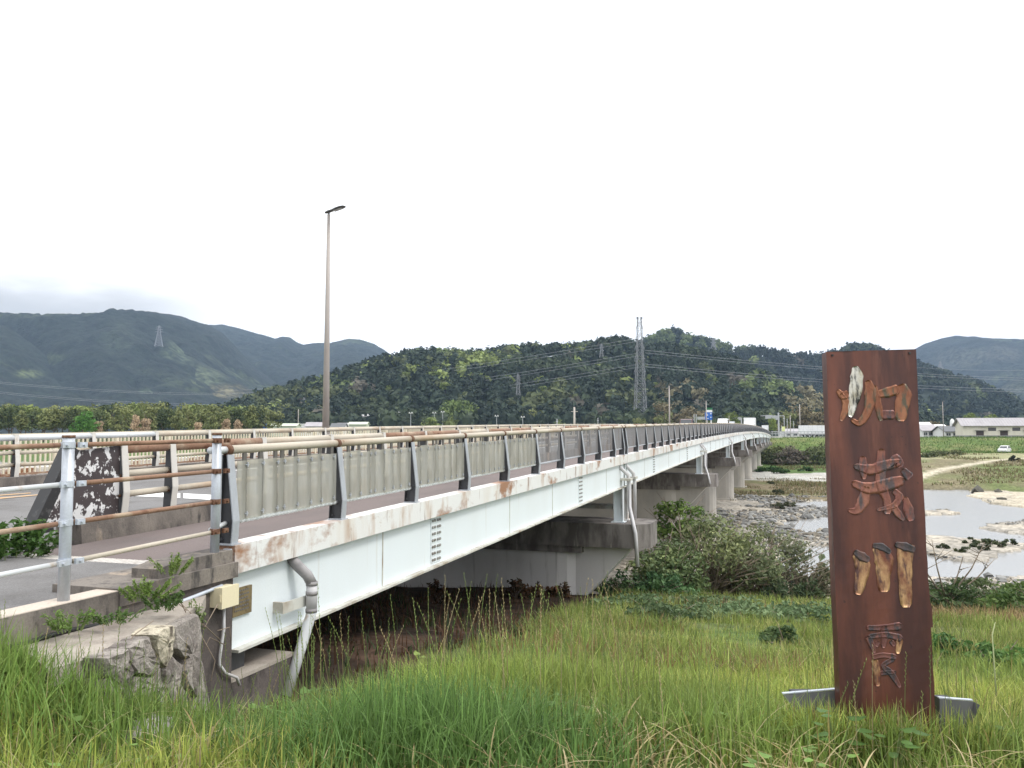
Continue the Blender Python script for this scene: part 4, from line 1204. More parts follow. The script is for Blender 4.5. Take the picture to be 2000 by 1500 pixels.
m_stone = MAT("grey_wall_stone", (.30, .27, .24), [((.13, .11, .098), 6, .42, .62, (1, 1, .5)), ((.34, .31, .28), 11, .58, .7, (1, 1, .6))], rough=.95, fine=.3, fscale=70, bump=.8, bscale=28, bdist=.03)
m_stone2 = MAT("cream_wall_stone", (.48, .43, .33), [((.20, .17, .13), 14, .50, .62, (1, 1, .7)), ((.10, .08, .06), 6, .62, .7, (1, 1, .3))], rough=.95, fine=.2, bump=.7, bscale=30, bdist=.03)
def stone(outline, mat, out=.055):
    # rough split face: jittered rings, hard facets
    base = [wall_pt(x, y) for x, y in outline]
    ring = []
    for i, p in enumerate(base):                       # two points more on each side of the outline
        q = base[(i + 1) % len(base)]
        L = (q - p).length
        for f in (0, .36, .7):
            ring.append(p.lerp(q, f) + Vector((rnd.uniform(-1, 1), 0, rnd.uniform(-1, 1))) * (L * .035))
    c = sum(ring, Vector()) / len(ring)
    n = len(ring)
    cut = Vector((rnd.uniform(-.25, .25), 0, rnd.uniform(-.12, .12)))
    def lay(f, h, j):
        r = []
        for p in ring:
            q = c + (p - c) * f
            r.append(q + nrmw * (h + (q - c).dot(cut) + rnd.uniform(-j, j)))
        return r
    rings = [[p - nrmw * .10 for p in ring], lay(.985, out * .55, .006), lay(.93, out * .95, .008), lay(.62, out * 1.05, .014), lay(.3, out * 1.1, .014)]
    vs = sum(rings, []) + [c + nrmw * out * 1.1]
    fs = []
    for k in range(4):
        for i in range(n): fs.append((k * n + i, k * n + (i + 1) % n, (k + 1) * n + (i + 1) % n, (k + 1) * n + i))
    fs += [(4 * n + i, 4 * n + (i + 1) % n, 5 * n) for i in range(n)]
    return part(MB().add(vs, fs), "stone", mat, rw, False)
stone([(283, 1240), (300, 1227), (322, 1221), (325, 1245), (322, 1275), (310, 1305), (298, 1295), (290, 1270)], m_stone2, .07)
stone([(328, 1223), (352, 1207), (376, 1196), (378, 1240), (374, 1330), (362, 1368), (347, 1345), (342, 1312), (346, 1290), (328, 1265)], m_stone, .08)
stone([(308, 1310), (323, 1276), (344, 1297), (341, 1325), (330, 1370), (318, 1378), (310, 1340)], m_stone, .06)
stone([(332, 1388), (343, 1334), (358, 1354), (372, 1378), (376, 1402), (340, 1405)], m_stone, .06)
stone([(376, 1320), (381, 1235), (388, 1290), (393, 1388), (380, 1392), (367, 1372)], m_stone, .05)
stone([(240, 1264), (262, 1252), (281, 1243), (289, 1272), (300, 1300), (285, 1320), (255, 1316), (240, 1290)], m_stone, .05)
stone([(255, 1319), (286, 1322), (301, 1303), (308, 1340), (315, 1380), (270, 1383), (250, 1350)], m_stone, .05)
stone([(195, 1287), (236, 1266), (239, 1292), (252, 1318), (230, 1342), (200, 1322)], m_stone, .05)
stone([(200, 1326), (231, 1344), (249, 1352), (268, 1384), (230, 1396), (195, 1380)], m_stone, .05)
# ---------------------------------------------------------------- the river sign
m_sign, nt, b = _new("rusty_brown_sheet")
c = _mix(nt, _rng(nt, _noise(nt, _pos(nt, (1, 1, .12), uv=False), 5.5, 7), .40, .70), (.050, .016, .012), (.150, .047, .026))
c = _mix(nt, _rng(nt, _noise(nt, _pos(nt, (1, 1, .06), uv=False), 8, 8), .58, .78), c, (.20, .075, .045))
c = _mix(nt, _rng(nt, _noise(nt, _pos(nt, uv=False), 30, 8), .66, .72), c, (.02, .01, .01))
nt.links.new(c, b.inputs["Base Color"])
b.inputs["Roughness"].default_value = .38
b.inputs["Metallic"].default_value = .25
_bump(nt, b, _noise(nt, _pos(nt, (1, 1, .5), uv=False), 6, 5), .12, .02)
def carved(name, c1, c2, c3, metal, rough):
    m, nt, b = _new(name)
    c = _mix(nt, _rng(nt, _noise(nt, _pos(nt, (1, 1, .55), uv=False), 12, 8), .4, .62), c1, c2)
    c = _mix(nt, _rng(nt, _noise(nt, _pos(nt, (1, 1, .3), uv=False), 24, 8), .50, .62), c, c3)
    nt.links.new(c, b.inputs["Base Color"])
    b.inputs["Metallic"].default_value = metal
    b.inputs["Roughness"].default_value = rough
    _bump(nt, b, _noise(nt, _pos(nt, uv=False), 40, 5), .25, .01)
    return m
m_car1 = carved("worn_gilt", (.18, .062, .03), (.28, .12, .06), (.085, .07, .045), .45, .38)
m_car_silver = carved("bare_metal", (.55, .53, .47), (.32, .28, .19), (.035, .035, .03), .75, .28)
m_car2 = carved("worn_copper", (.17, .06, .045), (.27, .115, .075), (.08, .06, .06), .4, .42)
m_car3 = carved("copper_streaks", (.17, .06, .035), (.48, .29, .14), (.09, .045, .04), .5, .36)
m_car4 = carved("dull_copper", (.115, .045, .038), (.17, .07, .055), (.05, .042, .045), .4, .4)
YB, YT = 5.0, 5.26
P_bl, P_br = Vector(at(1643, 1432, YB)), Vector(at(1830, 1432, YB - .02))
P_tl, P_tr = Vector(at(1613, 687, YT)), Vector(at(1788, 682, YT - .02))
Px = {}
def sign_pt(px, py, out=0.0):
    """photo pixel -> point on the sign's front plane"""
    n = (P_br - P_bl).cross(P_tl - P_bl).normalized()
    if n.y > 0: n = -n
    d = Vector(at(px, py, 1.0))
    t = P_bl.dot(n) / d.dot(n)
    return d * t + n * out
sg_n = (P_br - P_bl).cross(P_tl - P_bl).normalized()
if sg_n.y > 0: sg_n = -sg_n
sign = root("river_name_sign", "tall rust brown metal pillar sign with four carved vertical characters standing in grass", "sign", tuple((P_bl + P_br) / 2))
DEP = .085
# front sheet with folded, slightly uneven edges
g = random.Random(3)
rows = 26
vs, fs = [], []
for i in range(rows + 1):
    f = i / rows
    l = P_bl.lerp(P_tl, f); r = P_br.lerp(P_tr, f)
    j1, j2 = g.uniform(-.0015, .0015), g.uniform(-.003, .003)
    ex = (P_br - P_bl).normalized()
    l = l + ex * j1; r = r + ex * j2
    for k, q in enumerate((0, .2, .4, .6, .8, 1)):
        p = l.lerp(r, q)
        vs.append(p + sg_n * (.003 * math.sin(f * 9 + k * 2.1)))
for i in range(rows):
    for k in range(5):
        a = i * 6 + k
        fs.append((a, a + 1, a + 7, a + 6))
nF = len(vs)
for i in range(rows + 1):
    vs.append(Vector(vs[i * 6]) - sg_n * DEP); vs.append(Vector(vs[i * 6 + 5]) - sg_n * DEP)
for i in range(rows):
    fs.append((i * 6, (i + 1) * 6, nF + (i + 1) * 2, nF + i * 2))
    fs.append((i * 6 + 5, nF + i * 2 + 1, nF + (i + 1) * 2 + 1, (i + 1) * 6 + 5))
    fs.append((nF + i * 2, nF + (i + 1) * 2, nF + (i + 1) * 2 + 1, nF + i * 2 + 1))
fs.append((rows * 6, rows * 6 + 5, nF + rows * 2 + 1, nF + rows * 2))
part(MB().add(vs, fs), "face_panel", m_sign, sign, False)
tp0, tp1 = P_tl.lerp(P_tr, .015) , P_tl.lerp(P_tr, .985)
up_ = (P_tl - P_bl).normalized()
mb = MB()
for f in (.07, .93): mb.box(*sum([[q - .006, q + .006] for q in (P_tl.lerp(P_tr, f) - up_ * .025 + sg_n * .002)], []))
part(mb, "fixing_screws", m_black, sign)
part(MB().prism([tuple(P_br.lerp(P_tr, .26) + Vector((-.002, 0, 0))), tuple(P_br.lerp(P_tr, .26) + Vector((.012, 0, .0))), tuple(P_br.lerp(P_tr, .31) + Vector((.012, 0, 0))), tuple(P_br.lerp(P_tr, .33) + Vector((-.002, 0, 0)))], (0, .004, 0)), "torn_edge", m_sign, sign)
def stroke(mb, pts, ws, conv, lift=0.0):
    """brush stroke carved as a trough with a raised rim"""
    P = [conv(*p) for p in pts]
    # resample with a smooth curve
    Q, Wd = [], []
    n = len(P)
    for i in range(n - 1):
        p0 = P[max(i - 1, 0)]; p1 = P[i]; p2 = P[i + 1]; p3 = P[min(i + 2, n - 1)]
        for k in range(5):
            t = k / 5
            q = [.5 * ((2 * p1[a]) + (-p0[a] + p2[a]) * t + (2 * p0[a] - 5 * p1[a] + 4 * p2[a] - p3[a]) * t * t + (-p0[a] + 3 * p1[a] - 3 * p2[a] + p3[a]) * t ** 3) for a in (0, 1)]
            Q.append(q); Wd.append(ws[i] * (1 - t) + ws[i + 1] * t)
    Q.append(P[-1]); Wd.append(ws[-1])
    m = len(Q)
    vs, fs = [], []
    prof = [(-1, -.005), (-.95, .0025), (-.6, .0012), (-.05, .0), (.5, .0008), (.95, .0025), (1, -.005)]
    for i in range(m):
        a = Q[max(i - 1, 0)]; c2 = Q[min(i + 1, m - 1)]
        dx, dy = c2[0] - a[0], c2[1] - a[1]
        L = math.hypot(dx, dy) or 1
        nx, ny = -dy / L, dx / L
        endf = 1.0 if 0 < i < m - 1 else .55
        w = Wd[i] * .5 * endf * (1 + .05 * math.sin(i * 1.7))
        for (s_, h) in prof:
            vs.append(sign_pt(Q[i][0] + nx * w * s_, Q[i][1] + ny * w * s_, h + .0035 + lift))
    k = len(prof)
    for i in range(m - 1):
        for j in range(k - 1): fs.append((i * k + j, i * k + j + 1, (i + 1) * k + j + 1, (i + 1) * k + j))
    fs.append(tuple(range(k))); fs.append(tuple((m - 1) * k + j for j in range(k))[::-1])
    mb.add(vs, fs)
cA = lambda s: (lambda x, y: (1590 + x / s, 670 + y / s))
def character(strokes, mat, conv, sc_w):
    first = None
    for pts, ws, *mm_ in strokes:
        mb = MB()
        stroke(mb, pts, [w / sc_w for w in ws], conv)
        if first is None: first = part(mb, "carved_character", mat, sign, True)
        else: part(mb, "stroke", mm_[0] if mm_ else mat, first, True)
k1 = lambda x, y: (1590 + x / 7.692, 670 + y / 7.692)
character([([(345, 705), (430, 790), (520, 760)], (40, 130, 120)),
           ([(400, 760), (470, 880), (470, 1000), (400, 1170)], (60, 110, 110, 60)),
           ([(610, 350), (640, 500), (615, 760), (575, 950), (540, 1110)], (70, 200, 200, 130, 70), m_car_silver),
           ([(800, 560), (850, 760), (815, 1000), (735, 1150), (660, 1205), (560, 1150)], (80, 200, 130, 120, 90, 50), m_car1),
           ([(910, 640), (945, 850), (980, 1030), (1000, 1170)], (50, 110, 110, 60)),
           ([(960, 770), (1110, 740), (1270, 690)], (110, 165, 150)),
           ([(1300, 620), (1350, 780), (1310, 980), (1300, 1175)], (110, 240, 210, 150)),
           ([(1010, 1080), (1210, 1080)], (150, 150), m_car4)], m_car1, k1, 7.692)
k2 = lambda x, y: (1500 + x / 4, 750 + y / 4)
character([([(670, 640), (800, 670), (900, 640), (1040, 610)], (40, 90, 90, 60)),
           ([(740, 565), (742, 650), (750, 745)], (40, 80, 25), m_car2),
           ([(885, 505), (880, 660), (885, 800), (930, 910), (930, 1015)], (50, 85, 80, 60, 60), m_car2),
           ([(940, 640), (1000, 590), (1035, 650)], (40, 90, 60), m_car4),
           ([(655, 770), (780, 815), (920, 790), (1060, 750)], (50, 95, 110, 80)),
           ([(1045, 665), (1110, 735)], (45, 95), m_car4),
           ([(770, 800), (740, 920), (690, 990), (625, 985)], (70, 95, 70, 25)),
           ([(975, 830), (1025, 885), (980, 950), (850, 985)], (40, 70, 50, 18)),
           ([(975, 960), (1020, 1020), (1060, 1065)], (60, 60, 25)),
           ([(1070, 880), (1095, 980), (1115, 1070)], (25, 85, 60))], m_car2, k2, 4)
k3 = lambda x, y: (1500 + x / 4, 1050 + y / 4)
character([([(690, 115), (738, 220), (725, 330), (700, 445)], (70, 125, 95, 60)),
           ([(855, 55), (905, 180), (900, 300), (905, 425)], (90, 155, 110, 85)),
           ([(1075, 45), (1070, 160), (1072, 350), (1080, 545)], (150, 120, 105, 90))], m_car3, k3, 4)
character([([(770, 705), (900, 705), (1045, 690)], (40, 55, 70)),
           ([(905, 690), (910, 780), (900, 860)], (70, 60, 30)),
           ([(775, 770), (810, 840), (830, 900)], (50, 50, 25)),
           ([(785, 775), (920, 760), (1045, 790)], (40, 50, 60)),
           ([(1030, 790), (1012, 905)], (55, 35), m_car3),
           ([(860, 810), (845, 850)], (40, 30)), ([(955, 805), (985, 845)], (40, 30)),
           ([(815, 935), (900, 920), (1000, 935)], (50, 45, 50)),
           ([(830, 950), (850, 1050), (855, 1160)], (50, 55, 40), m_car3),
           ([(985, 945), (900, 1000), (960, 1060), (1030, 1170)], (40, 40, 55, 30)),
           ([(870, 1060), (1000, 1050)], (40, 30))], m_car4, k3, 4)
m_scorch = carved("scorched_paint", (.055, .046, .05), (.11, .06, .05), (.03, .028, .03), .2, .5)
for pts_, ws_, cv_, sc__ in (([(672, 108), (735, 150), (790, 178)], (40, 78, 40), k3, 4), ([(815, 62), (885, 72), (955, 118)], (35, 62, 35), k3, 4), ([(992, 52), (1070, 72), (1145, 98)], (40, 74, 45), k3, 4)):
    mb = MB()
    stroke(mb, pts_, [w / sc__ for w in ws_], cv_, .0025)
    part(mb, "scorched_patch", m_scorch, sign, True)
# floodlight trays either side of the foot
m_tray = MAT("stainless_tray", (.085, .088, .085), [((.05, .05, .048), 3, .4, .7, (1, 1, .3))], rough=.6, spec=.3)
def tray(corners, Y, label):
    P = [Vector(at(x, y, Y + (.05 if i in (0, 1) else 0))) for i, (x, y) in enumerate(corners)]
    c = sum(P, Vector()) / len(P)
    t = root("ground_light", label, "ground light", tuple(c))
    part(MB().prism([tuple(p) for p in P], (0, .012, 0)), "reflector_plate", m_tray, t)
    top = [P[0], P[1]]
    part(MB().bar(P[0] + Vector((0, .02, .006)), P[1] + Vector((0, .02, .006)), .025, .006), "folded_rim", m_galv, t)
    b0, b1 = P[0].lerp(P[1], .3), P[0].lerp(P[1], .7)
    part(MB().box(b0.x, b1.x, b0.y + .08, b0.y + .20, b0.z - .16, b0.z - .03), "lamp_body", m_black, t)
    part(MB().bar((c.x, c.y + .14, c.z), (c.x, c.y + .14, c.z - .45), .05, .05), "stake", m_black, t)
tray([(1836, 1366), (1902, 1371), (1914, 1377), (1892, 1430), (1836, 1437)], 5.02, "dull metal ground light tray right of the rusty sign foot")
tray([(1530, 1358), (1636, 1349), (1638, 1392), (1552, 1390)], 5.12, "dull metal ground light tray left of the rusty sign foot")

# ---------------------------------------------------------------- lamp posts
def lamp_post(pos, H, az, label, r0=.115, r1=.045, grp=None, mat=None):
    x, y, z = pos
    t = root("street_lamp", label, "street lamp", pos, grp)
    part(MB().tube([(x, y, z), (x, y, z + H * .5), (x, y, z + H)], [r0, (r0 + r1) / 2, r1], 14), "pole", mat or m_lamp, t, True)
    part(MB().box(x + .02 + r0 * .2, x + r0 + .03, y - r0 - .02, y - .02, z + .25, z + .85), "hatch", m_lamp, t)
    d = Vector((math.cos(az), math.sin(az), 0)); s = Vector((-d.y, d.x, 0))
    tip = Vector((x, y, z + H))
    vs, fs = [], []
    prof = [(-.16, .02, .02), (-.13, .07, .05), (.0, .09, .07), (.14, .085, .06), (.3, .15, .065), (.48, .17, .06), (.62, .13, .045), (.68, .05, .02)]
    for (q, w, h) in prof:
        c = tip + d * q + Vector((0, 0, .10 + q * .22))
        for k in range(8):
            a = 2 * math.pi * k / 8
            vs.append(c + s * (w * math.cos(a)) + Vector((0, 0, h * math.sin(a) * (1 if math.sin(a) > 0 else .5))))
    for i in range(len(prof) - 1):
        for k in range(8): fs.append((i * 8 + k, i * 8 + (k + 1) % 8, (i + 1) * 8 + (k + 1) % 8, (i + 1) * 8 + k))
    fs.append(tuple(range(8))[::-1]); fs.append(tuple(56 + k for k in range(8)))
    hd = part(MB().add(vs, fs), "lamp_head", m_lamphead, t, True)
    l0 = tip + d * .22 + Vector((0, 0, .10 + .22 * .22 - .04)); l1 = tip + d * .56 + Vector((0, 0, .10 + .56 * .22 - .036))
    part(MB().bar(l0, l1, .17, .012), "lens", m_lens, hd)
    part(MB().tube([tip, tip + Vector((0, 0, .09))], r1 * .7, 10), "spigot", m_lamphead, t)
lx, ly, lz = at(636, 853, 30)
lamp_post((lx, ly, zs(31) - .02), at(640, 419, 30)[2] - zs(31) + .02, BA - R(90), "tall tapered grey brown street lamp rising beyond the guard rails into the white sky", .135, .055)
for px, top, Y, lab in ((1308, 754, 150, "slim far street lamp left of the blue and green roadside sign"), (1380, 783, 210, "slim far street lamp rising behind the blue and green roadside sign")):
    p = at(px, 850, Y)
    lamp_post((p[0], p[1], -1.0), at(px, top, Y)[2] + 1.0, BA - R(90), lab, .16, .10)
p = at(1843, 850, 236)
lamp_post((p[0], p[1], -.6), at(1843, 785, 236)[2] + .6, 0, "slim pale lamp pole left of the cream warehouse", .13, .08)

# ---------------------------------------------------------------- pylons and lines
m_pylon = MAT("galvanised_lattice", (.24, .245, .26), rough=.7)
m_wire = MAT("power_cable", (.30, .31, .33), rough=.5)
def pylon(px, y_top, y_base, Y, w_base, w_top, label, nseg=9, arms=((.80, 1.6), (.66, 1.8), (.52, 2.0)), thick=.28, yaw=.3, hidden=0, grp=None, horns=False):
    b = Vector(at(px, y_base, Y)); tz = at(px, y_top, Y)[2]
    base = Vector((b.x, b.y, b.z - hidden)); H = tz - base.z
    t = root("pylon", label, "pylon", tuple(base), grp)
    ca, sa = math.cos(yaw), math.sin(yaw)
    def wd(f): return w_base * (1 - f) ** 1.25 + w_top * (1 - (1 - f) ** 1.25)
    def corner(k, f):
        w = wd(f) / 2
        x, y = ((-w, -w), (w, -w), (w, w), (-w, w))[k]
        return base + Vector((x * ca - y * sa, x * sa + y * ca, H * f))
    fr = [1 - (1 - i / nseg) ** .85 for i in range(nseg + 1)]
    for k in range(4):
        mb = MB()
        for i in range(nseg): mb.bar(corner(k, fr[i]), corner(k, fr[i + 1]), thick, thick)
        part(mb, "leg", m_pylon, t)
    br, hz = MB(), MB()
    for i in range(nseg):
        for k in range(4):
            k2 = (k + 1) % 4
            br.bar(corner(k, fr[i]), corner(k2, fr[i + 1]), thick * .62, thick * .62)
            br.bar(corner(k2, fr[i]), corner(k, fr[i + 1]), thick * .62, thick * .62)
            hz.bar(corner(k, fr[i + 1]), corner(k2, fr[i + 1]), thick * .55, thick * .55)
    part(br, "bracing", m_pylon, t); part(hz, "struts", m_pylon, t)
    for f, L in arms:
        mb = MB()
        for s in (-1, 1):
            w = wd(f) / 2
            tip = base + Vector((s * (w + L) * ca, s * (w + L) * sa, H * f))
            for dy in (-1, 1):
                p0 = base + Vector((s * w * ca - dy * w * sa, s * w * sa + dy * w * ca, H * f))
                p1 = base + Vector((s * w * ca - dy * w * sa, s * w * sa + dy * w * ca, H * (f + .03)))
                mb.bar(p0, tip, thick * .6, thick * .6); mb.bar(p1, tip, thick * .5, thick * .5)
            mb.bar(tip, tip + Vector((0, 0, -H * .025)), thick * .6, thick * .6)
        part(mb, "crossarm", m_pylon, t)
    if horns:
        mb = MB()
        for s in (-1, 1):
            tip = base + Vector((s * wd(1) * .55 * ca, s * wd(1) * .55 * sa, H))
            mb.box(tip.x - .5, tip.x + .5, tip.y - .5, tip.y + .5, tip.z - .6, tip.z + .5)
        part(mb, "beacon", m_dark, t)
    return t
pylon(1251, 621, 848, 470, 7.4, 2.1, "largest lattice pylon standing just beyond the bridge deck", 14, ((.91, .9), (.745, 1.3), (.655, 1.3), (.545, 1.3)), .21, .12, 1.5, horns=True)
pylon(1012, 730, 836, 520, 6.0, .8, "lattice pylon on the hill foot between two green trees", 11, ((.93, .9), (.88, 1.1), (.82, 1.2)), .17, .1)
pylon(1175, 672, 728, 640, 6.0, .8, "lattice pylon high on the dark hill left of the largest one", 9, ((.93, 1.2), (.86, 1.4)), .18, .1)
pylon(593, 776, 848, 560, 4.6, .8, "thin lattice pylon above the low roofs left of the tall street lamp", 10, ((.93, 1.1), (.85, 1.3), (.77, 1.4)), .14, .1)
pylon(310, 636, 677, 1730, 16, 2.2, "hazy pylon on the mountain spur below the cloud", 8, ((.93, 4), (.82, 5), (.7, 5)), .55, .3)
pylon(1394, 660, 702, 1170, 10, 1.5, "faint pylon on the ridge right of the pale green knob", 7, ((.9, 3), (.78, 3.4)), .6, .3)
pylon(1816, 734, 764, 1170, 10, 1.5, "faint pylon on the wooded slope just right of the rusty sign", 7, ((.9, 2.6), (.78, 3), (.66, 3.2)), .55, .3)
pylon(1898, 738, 764, 1180, 8, 1.3, "faint pylon on the wooded slope above the warehouse roof", 7, ((.9, 1.6), (.78, 1.8)), .5, .3)
pylon(1837, 706, 726, 1500, 10, 1.5, "faintest pylon before the far blue mountain", 6, ((.9, 2), (.75, 2)), .6, .3)
def wire(p, q, sag, lab, r=.075):
    p, q = Vector(p), Vector(q)
    pts = []
    for i in range(17):
        f = i / 16
        v = p.lerp(q, f)
        v.z -= sag * 4 * f * (1 - f)
        pts.append(v)
    mb = MB().tube(pts, r, 4)
    part(mb, "power_line", m_wire, label=lab, cat="power line", group="power lines across the hills")
tier = ("upper", "middle", "lower")
for k, (y0, dy, yl) in enumerate(((661, 0, 742), (667, 0, 748), (690, 0, 770), (696, 0, 774), (712, 0, 792), (718, 0, 797))):
    wire(at(1243, y0, 470), at(430, yl + 22, 800), 5, f"{('higher', 'lower')[k % 2]} cable of the {tier[k // 2]} pair running left from the largest pylon")
for k, (y0, yl) in enumerate(((684, 749), (689, 753), (711, 770), (716, 775))):
    wire(at(1260, y0, 470), at(2150, yl - 8, 640), 4, f"{('higher', 'lower')[k % 2]} cable of the {('upper', 'lower')[k // 2]} pair running right from the largest pylon")
for k, (ya, yb) in enumerate(((744, 768), (763, 790))):
    wire(at(-60, ya - 4, 700), at(420, yb, 900), 3, f"higher cable of the {('upper', 'lower')[k]} pair before the dark left mountain", .09)
    wire(at(-60, ya - 1, 700), at(420, yb + 3, 900), 3, f"lower cable of the {('upper', 'lower')[k]} pair before the dark left mountain", .09)
wire(at(1780, 717, 900), at(2060, 722, 900), 2, "single faint cable right of the rusty sign's top", .09)

# ---------------------------------------------------------------- vehicles
m_tyre = MAT("tyre_rubber", (.02, .02, .021), rough=.9)
m_glass = MAT("car_glass", (.03, .035, .04), rough=.08, spec=.8)
m_headl = MAT("headlight_lens", (.6, .6, .58), rough=.15)
m_taill = MAT("tail_light_lens", (.25, .02, .015), rough=.2)
def paint(n, c): return MAT(n, c, rough=.25, spec=.6)
m_white_car, m_red_car, m_grey_car = paint("white_car_paint", (.78, .78, .78)), paint("dark_red_car_paint", (.10, .03, .025)), paint("silver_car_paint", (.5, .52, .54))
m_box_white = MAT("white_cargo_panels", (.80, .80, .80), [((.7, .7, .7), 1.2, .5, .7, (1, 1, 1))], rough=.45)
def vehicle(name, label, cat, pos, yaw, kind, mat, L, W, H, grp=None):
    """local x forward"""
    X0 = Vector(pos)
    ca, sa = math.cos(yaw), math.sin(yaw)
    def T(x, y, z): return (X0.x + x * ca - y * sa, X0.y + x * sa + y * ca, X0.z + z)
    t = root(name, label, cat, pos, grp)
    def side(poly, w0, w1=None):
        """side profile [(x,z)] extruded over width, tops narrowed"""
        w1 = w1 or w0
        zm = max(z for _, z in poly)
        zl = min(z for _, z in poly)
        n = len(poly)
        vs = []
        for s in (-1, 1):
            for x, z in poly:
                f = (z - zl) / (zm - zl)
                vs.append(T(x, s * (w0 * (1 - f) + w1 * f) / 2, z))
        fs = [tuple(range(n))[::-1], tuple(range(n, 2 * n))] + [(i, (i + 1) % n, n + (i + 1) % n, n + i) for i in range(n)]
        return MB().add(vs, fs)
    h = L / 2
    if kind == 'car':
        body = [(-h, .35), (-h, .75), (-h + .1, .9), (h * .35, .95), (h - .25, .82), (h, .62), (h, .3), (h * .8, .22), (-h * .9, .22)]
        cab = [(-h + .15, .9), (-h + .65, H - .06), (-h + 1.1, H), (h * .05, H), (h * .48, .95)]
        gl = [(-h + .26, .96), (-h + .68, H - .13), (h * .04, H - .10), (h * .38, .99)]
    elif kind == 'van':
        body = [(-h, .35), (-h, 1.05), (h * .62, 1.05), (h - .1, .8), (h, .6), (h, .3), (-h * .9, .24)]
        cab = [(-h, 1.051), (-h + .08, H - .1), (-h + .25, H), (h * .35, H), (h * .68, 1.051)]
        gl = [(-h + .2, 1.12), (-h + .25, H - .2), (h * .30, H - .18), (h * .55, 1.12)]
    elif kind in ('truck', 'semi'):
        cl = 1.9
        body = [(h - cl, .5), (h - cl, 2.3), (h - cl + .3, 2.45), (h - .35, 2.3), (h - .05, 1.25), (h, .9), (h, .4), (h - cl, .4)]
        cab = None
        gl = [(h - cl + .9, 1.35), (h - cl + .9, 2.05), (h - .42, 2.05), (h - .1, 1.35)]
    part(side(body, W, W), "body", mat, t)
    if cab: part(side(cab, W * .97, W * .80), "cabin", mat, t)
    part(side(gl, W * .99 if cab else W * 1.008, W * .835 if cab else W * 1.008), "side_windows", m_glass, t)
    if kind in ('truck', 'semi'):
        x0 = -h
        x1 = h - 2.0
        vs = [T(x, y, z) for z in (1.0, H) for (x, y) in ((x0, -W / 2 - .08), (x1, -W / 2 - .08), (x1, W / 2 + .08), (x0, W / 2 + .08))]
        bx = part(MB().hexa(vs), "cargo_box", m_box_white, t)
        mb = MB()
        for k in range(1, int(L / 1.3)):
            x = x0 + k * 1.3
            if x > x1: break
            for s in (-1, 1):
                y = s * (W / 2 + .085)
                mb.hexa([T(x - .02, y - .01, 1.02), T(x + .02, y - .01, 1.02), T(x + .02, y + .01, 1.02), T(x - .02, y + .01, 1.02), T(x - .02, y - .01, H - .02), T(x + .02, y - .01, H - .02), T(x + .02, y + .01, H - .02), T(x - .02, y + .01, H - .02)])
        part(mb, "box_ribs", m_grey_car, bx)
        vs = [T(x, y, z) for z in (.72, .99) for (x, y) in ((x0 + .2, -W * .3), (h - 2.0, -W * .3), (h - 2.0, W * .3), (x0 + .2, W * .3))]
        part(MB().hexa(vs), "chassis", m_dark, t)
        if kind == 'truck':
            vs = [T(x, y, z) for z in (1.35, 2.1) for (x, y) in ((h - .5, -W * .42), (h - .06, -W * .42), (h - .06, W * .42), (h - .5, W * .42))]
            vs = [T(h - .06, -W * .42, 1.35), T(h + .0, -W * .42, 1.35), T(h + .0, W * .42, 1.35), T(h - .06, W * .42, 1.35), T(h - .38, -W * .4, 2.15), T(h - .33, -W * .4, 2.15), T(h - .33, W * .4, 2.15), T(h - .38, W * .4, 2.15)]
            part(MB().hexa(vs), "windscreen", m_glass, t)
    elif kind == 'car':
        vs = [T(h * .47, -W * .42, .98), T(h * .50, -W * .42, .97), T(h * .50, W * .42, .97), T(h * .47, W * .42, .98), T(h * .06, -W * .37, H - .06), T(h * .08, -W * .37, H - .05), T(h * .08, W * .37, H - .05), T(h * .06, W * .37, H - .06)]
        part(MB().hexa(vs), "windscreen", m_glass, t)
        vs = [T(-h + .12, -W * .4, .98), T(-h + .16, -W * .4, .97), T(-h + .16, W * .4, .97), T(-h + .12, W * .4, .98), T(-h + .58, -W * .36, H - .1), T(-h + .62, -W * .36, H - .09), T(-h + .62, W * .36, H - .09), T(-h + .58, W * .36, H - .1)]
        part(MB().hexa(vs), "rear_window", m_glass, t)
    xs = (-h * .62, h * .62) if kind in ('car', 'van') else ((-h * .6, h - .9) if kind == 'truck' else (-h * .8, -h * .8 + 1.3, -h * .8 + 2.6, h - 4.0, h - 1.0))
    rr = .31 if kind in ('car', 'van') else .48
    for x in xs:
        for s in (-1, 1):
            y = s * (W / 2 - .1)
            w = part(MB().tube([T(x, y - .1, rr), T(x, y + .1, rr)], rr, 14), "wheel", m_tyre, t)
            part(MB().tube([T(x, y + s * .09, rr), T(x, y + s * .108, rr)], rr * .6, 10), "rim", m_grey_car, w)
    for s in (-1, 1):
        y = s * W * .38
        for xx, nm, mt in ((h + .004, "headlight", m_headl), (-h - .004, "tail_light", m_taill)):
            z0 = .62 if kind in ('car', 'van') else .75
            if kind in ('car', 'van') and nm == "headlight": z0, xx = .5, h + .0
            vs = [T(xx - .03, y - .15, z0), T(xx + .015, y - .15, z0), T(xx + .015, y + .15, z0), T(xx - .03, y + .15, z0), T(xx - .03, y - .15, z0 + .14), T(xx + .015, y - .15, z0 + .14), T(xx + .015, y + .15, z0 + .14), T(xx - .03, y + .15, z0 + .14)]
            part(MB().hexa(vs), nm, mt, t)
    return t
def on_road(px, w):
    Y = 1618 * (5.163 + 1.054 * w) / (1540 - px)
    u = (Y - .3165 * (V0 + w)) / .9486
    return w_uv(u, V0 + w, zs(u) if u < U1 else zend(u))
vehicle("passenger_car", "dark red car crossing the bridge, only its roof above the rails", "car", on_road(1343, 6.6), BA, 'car', m_red_car, 4.2, 1.7, 1.72)
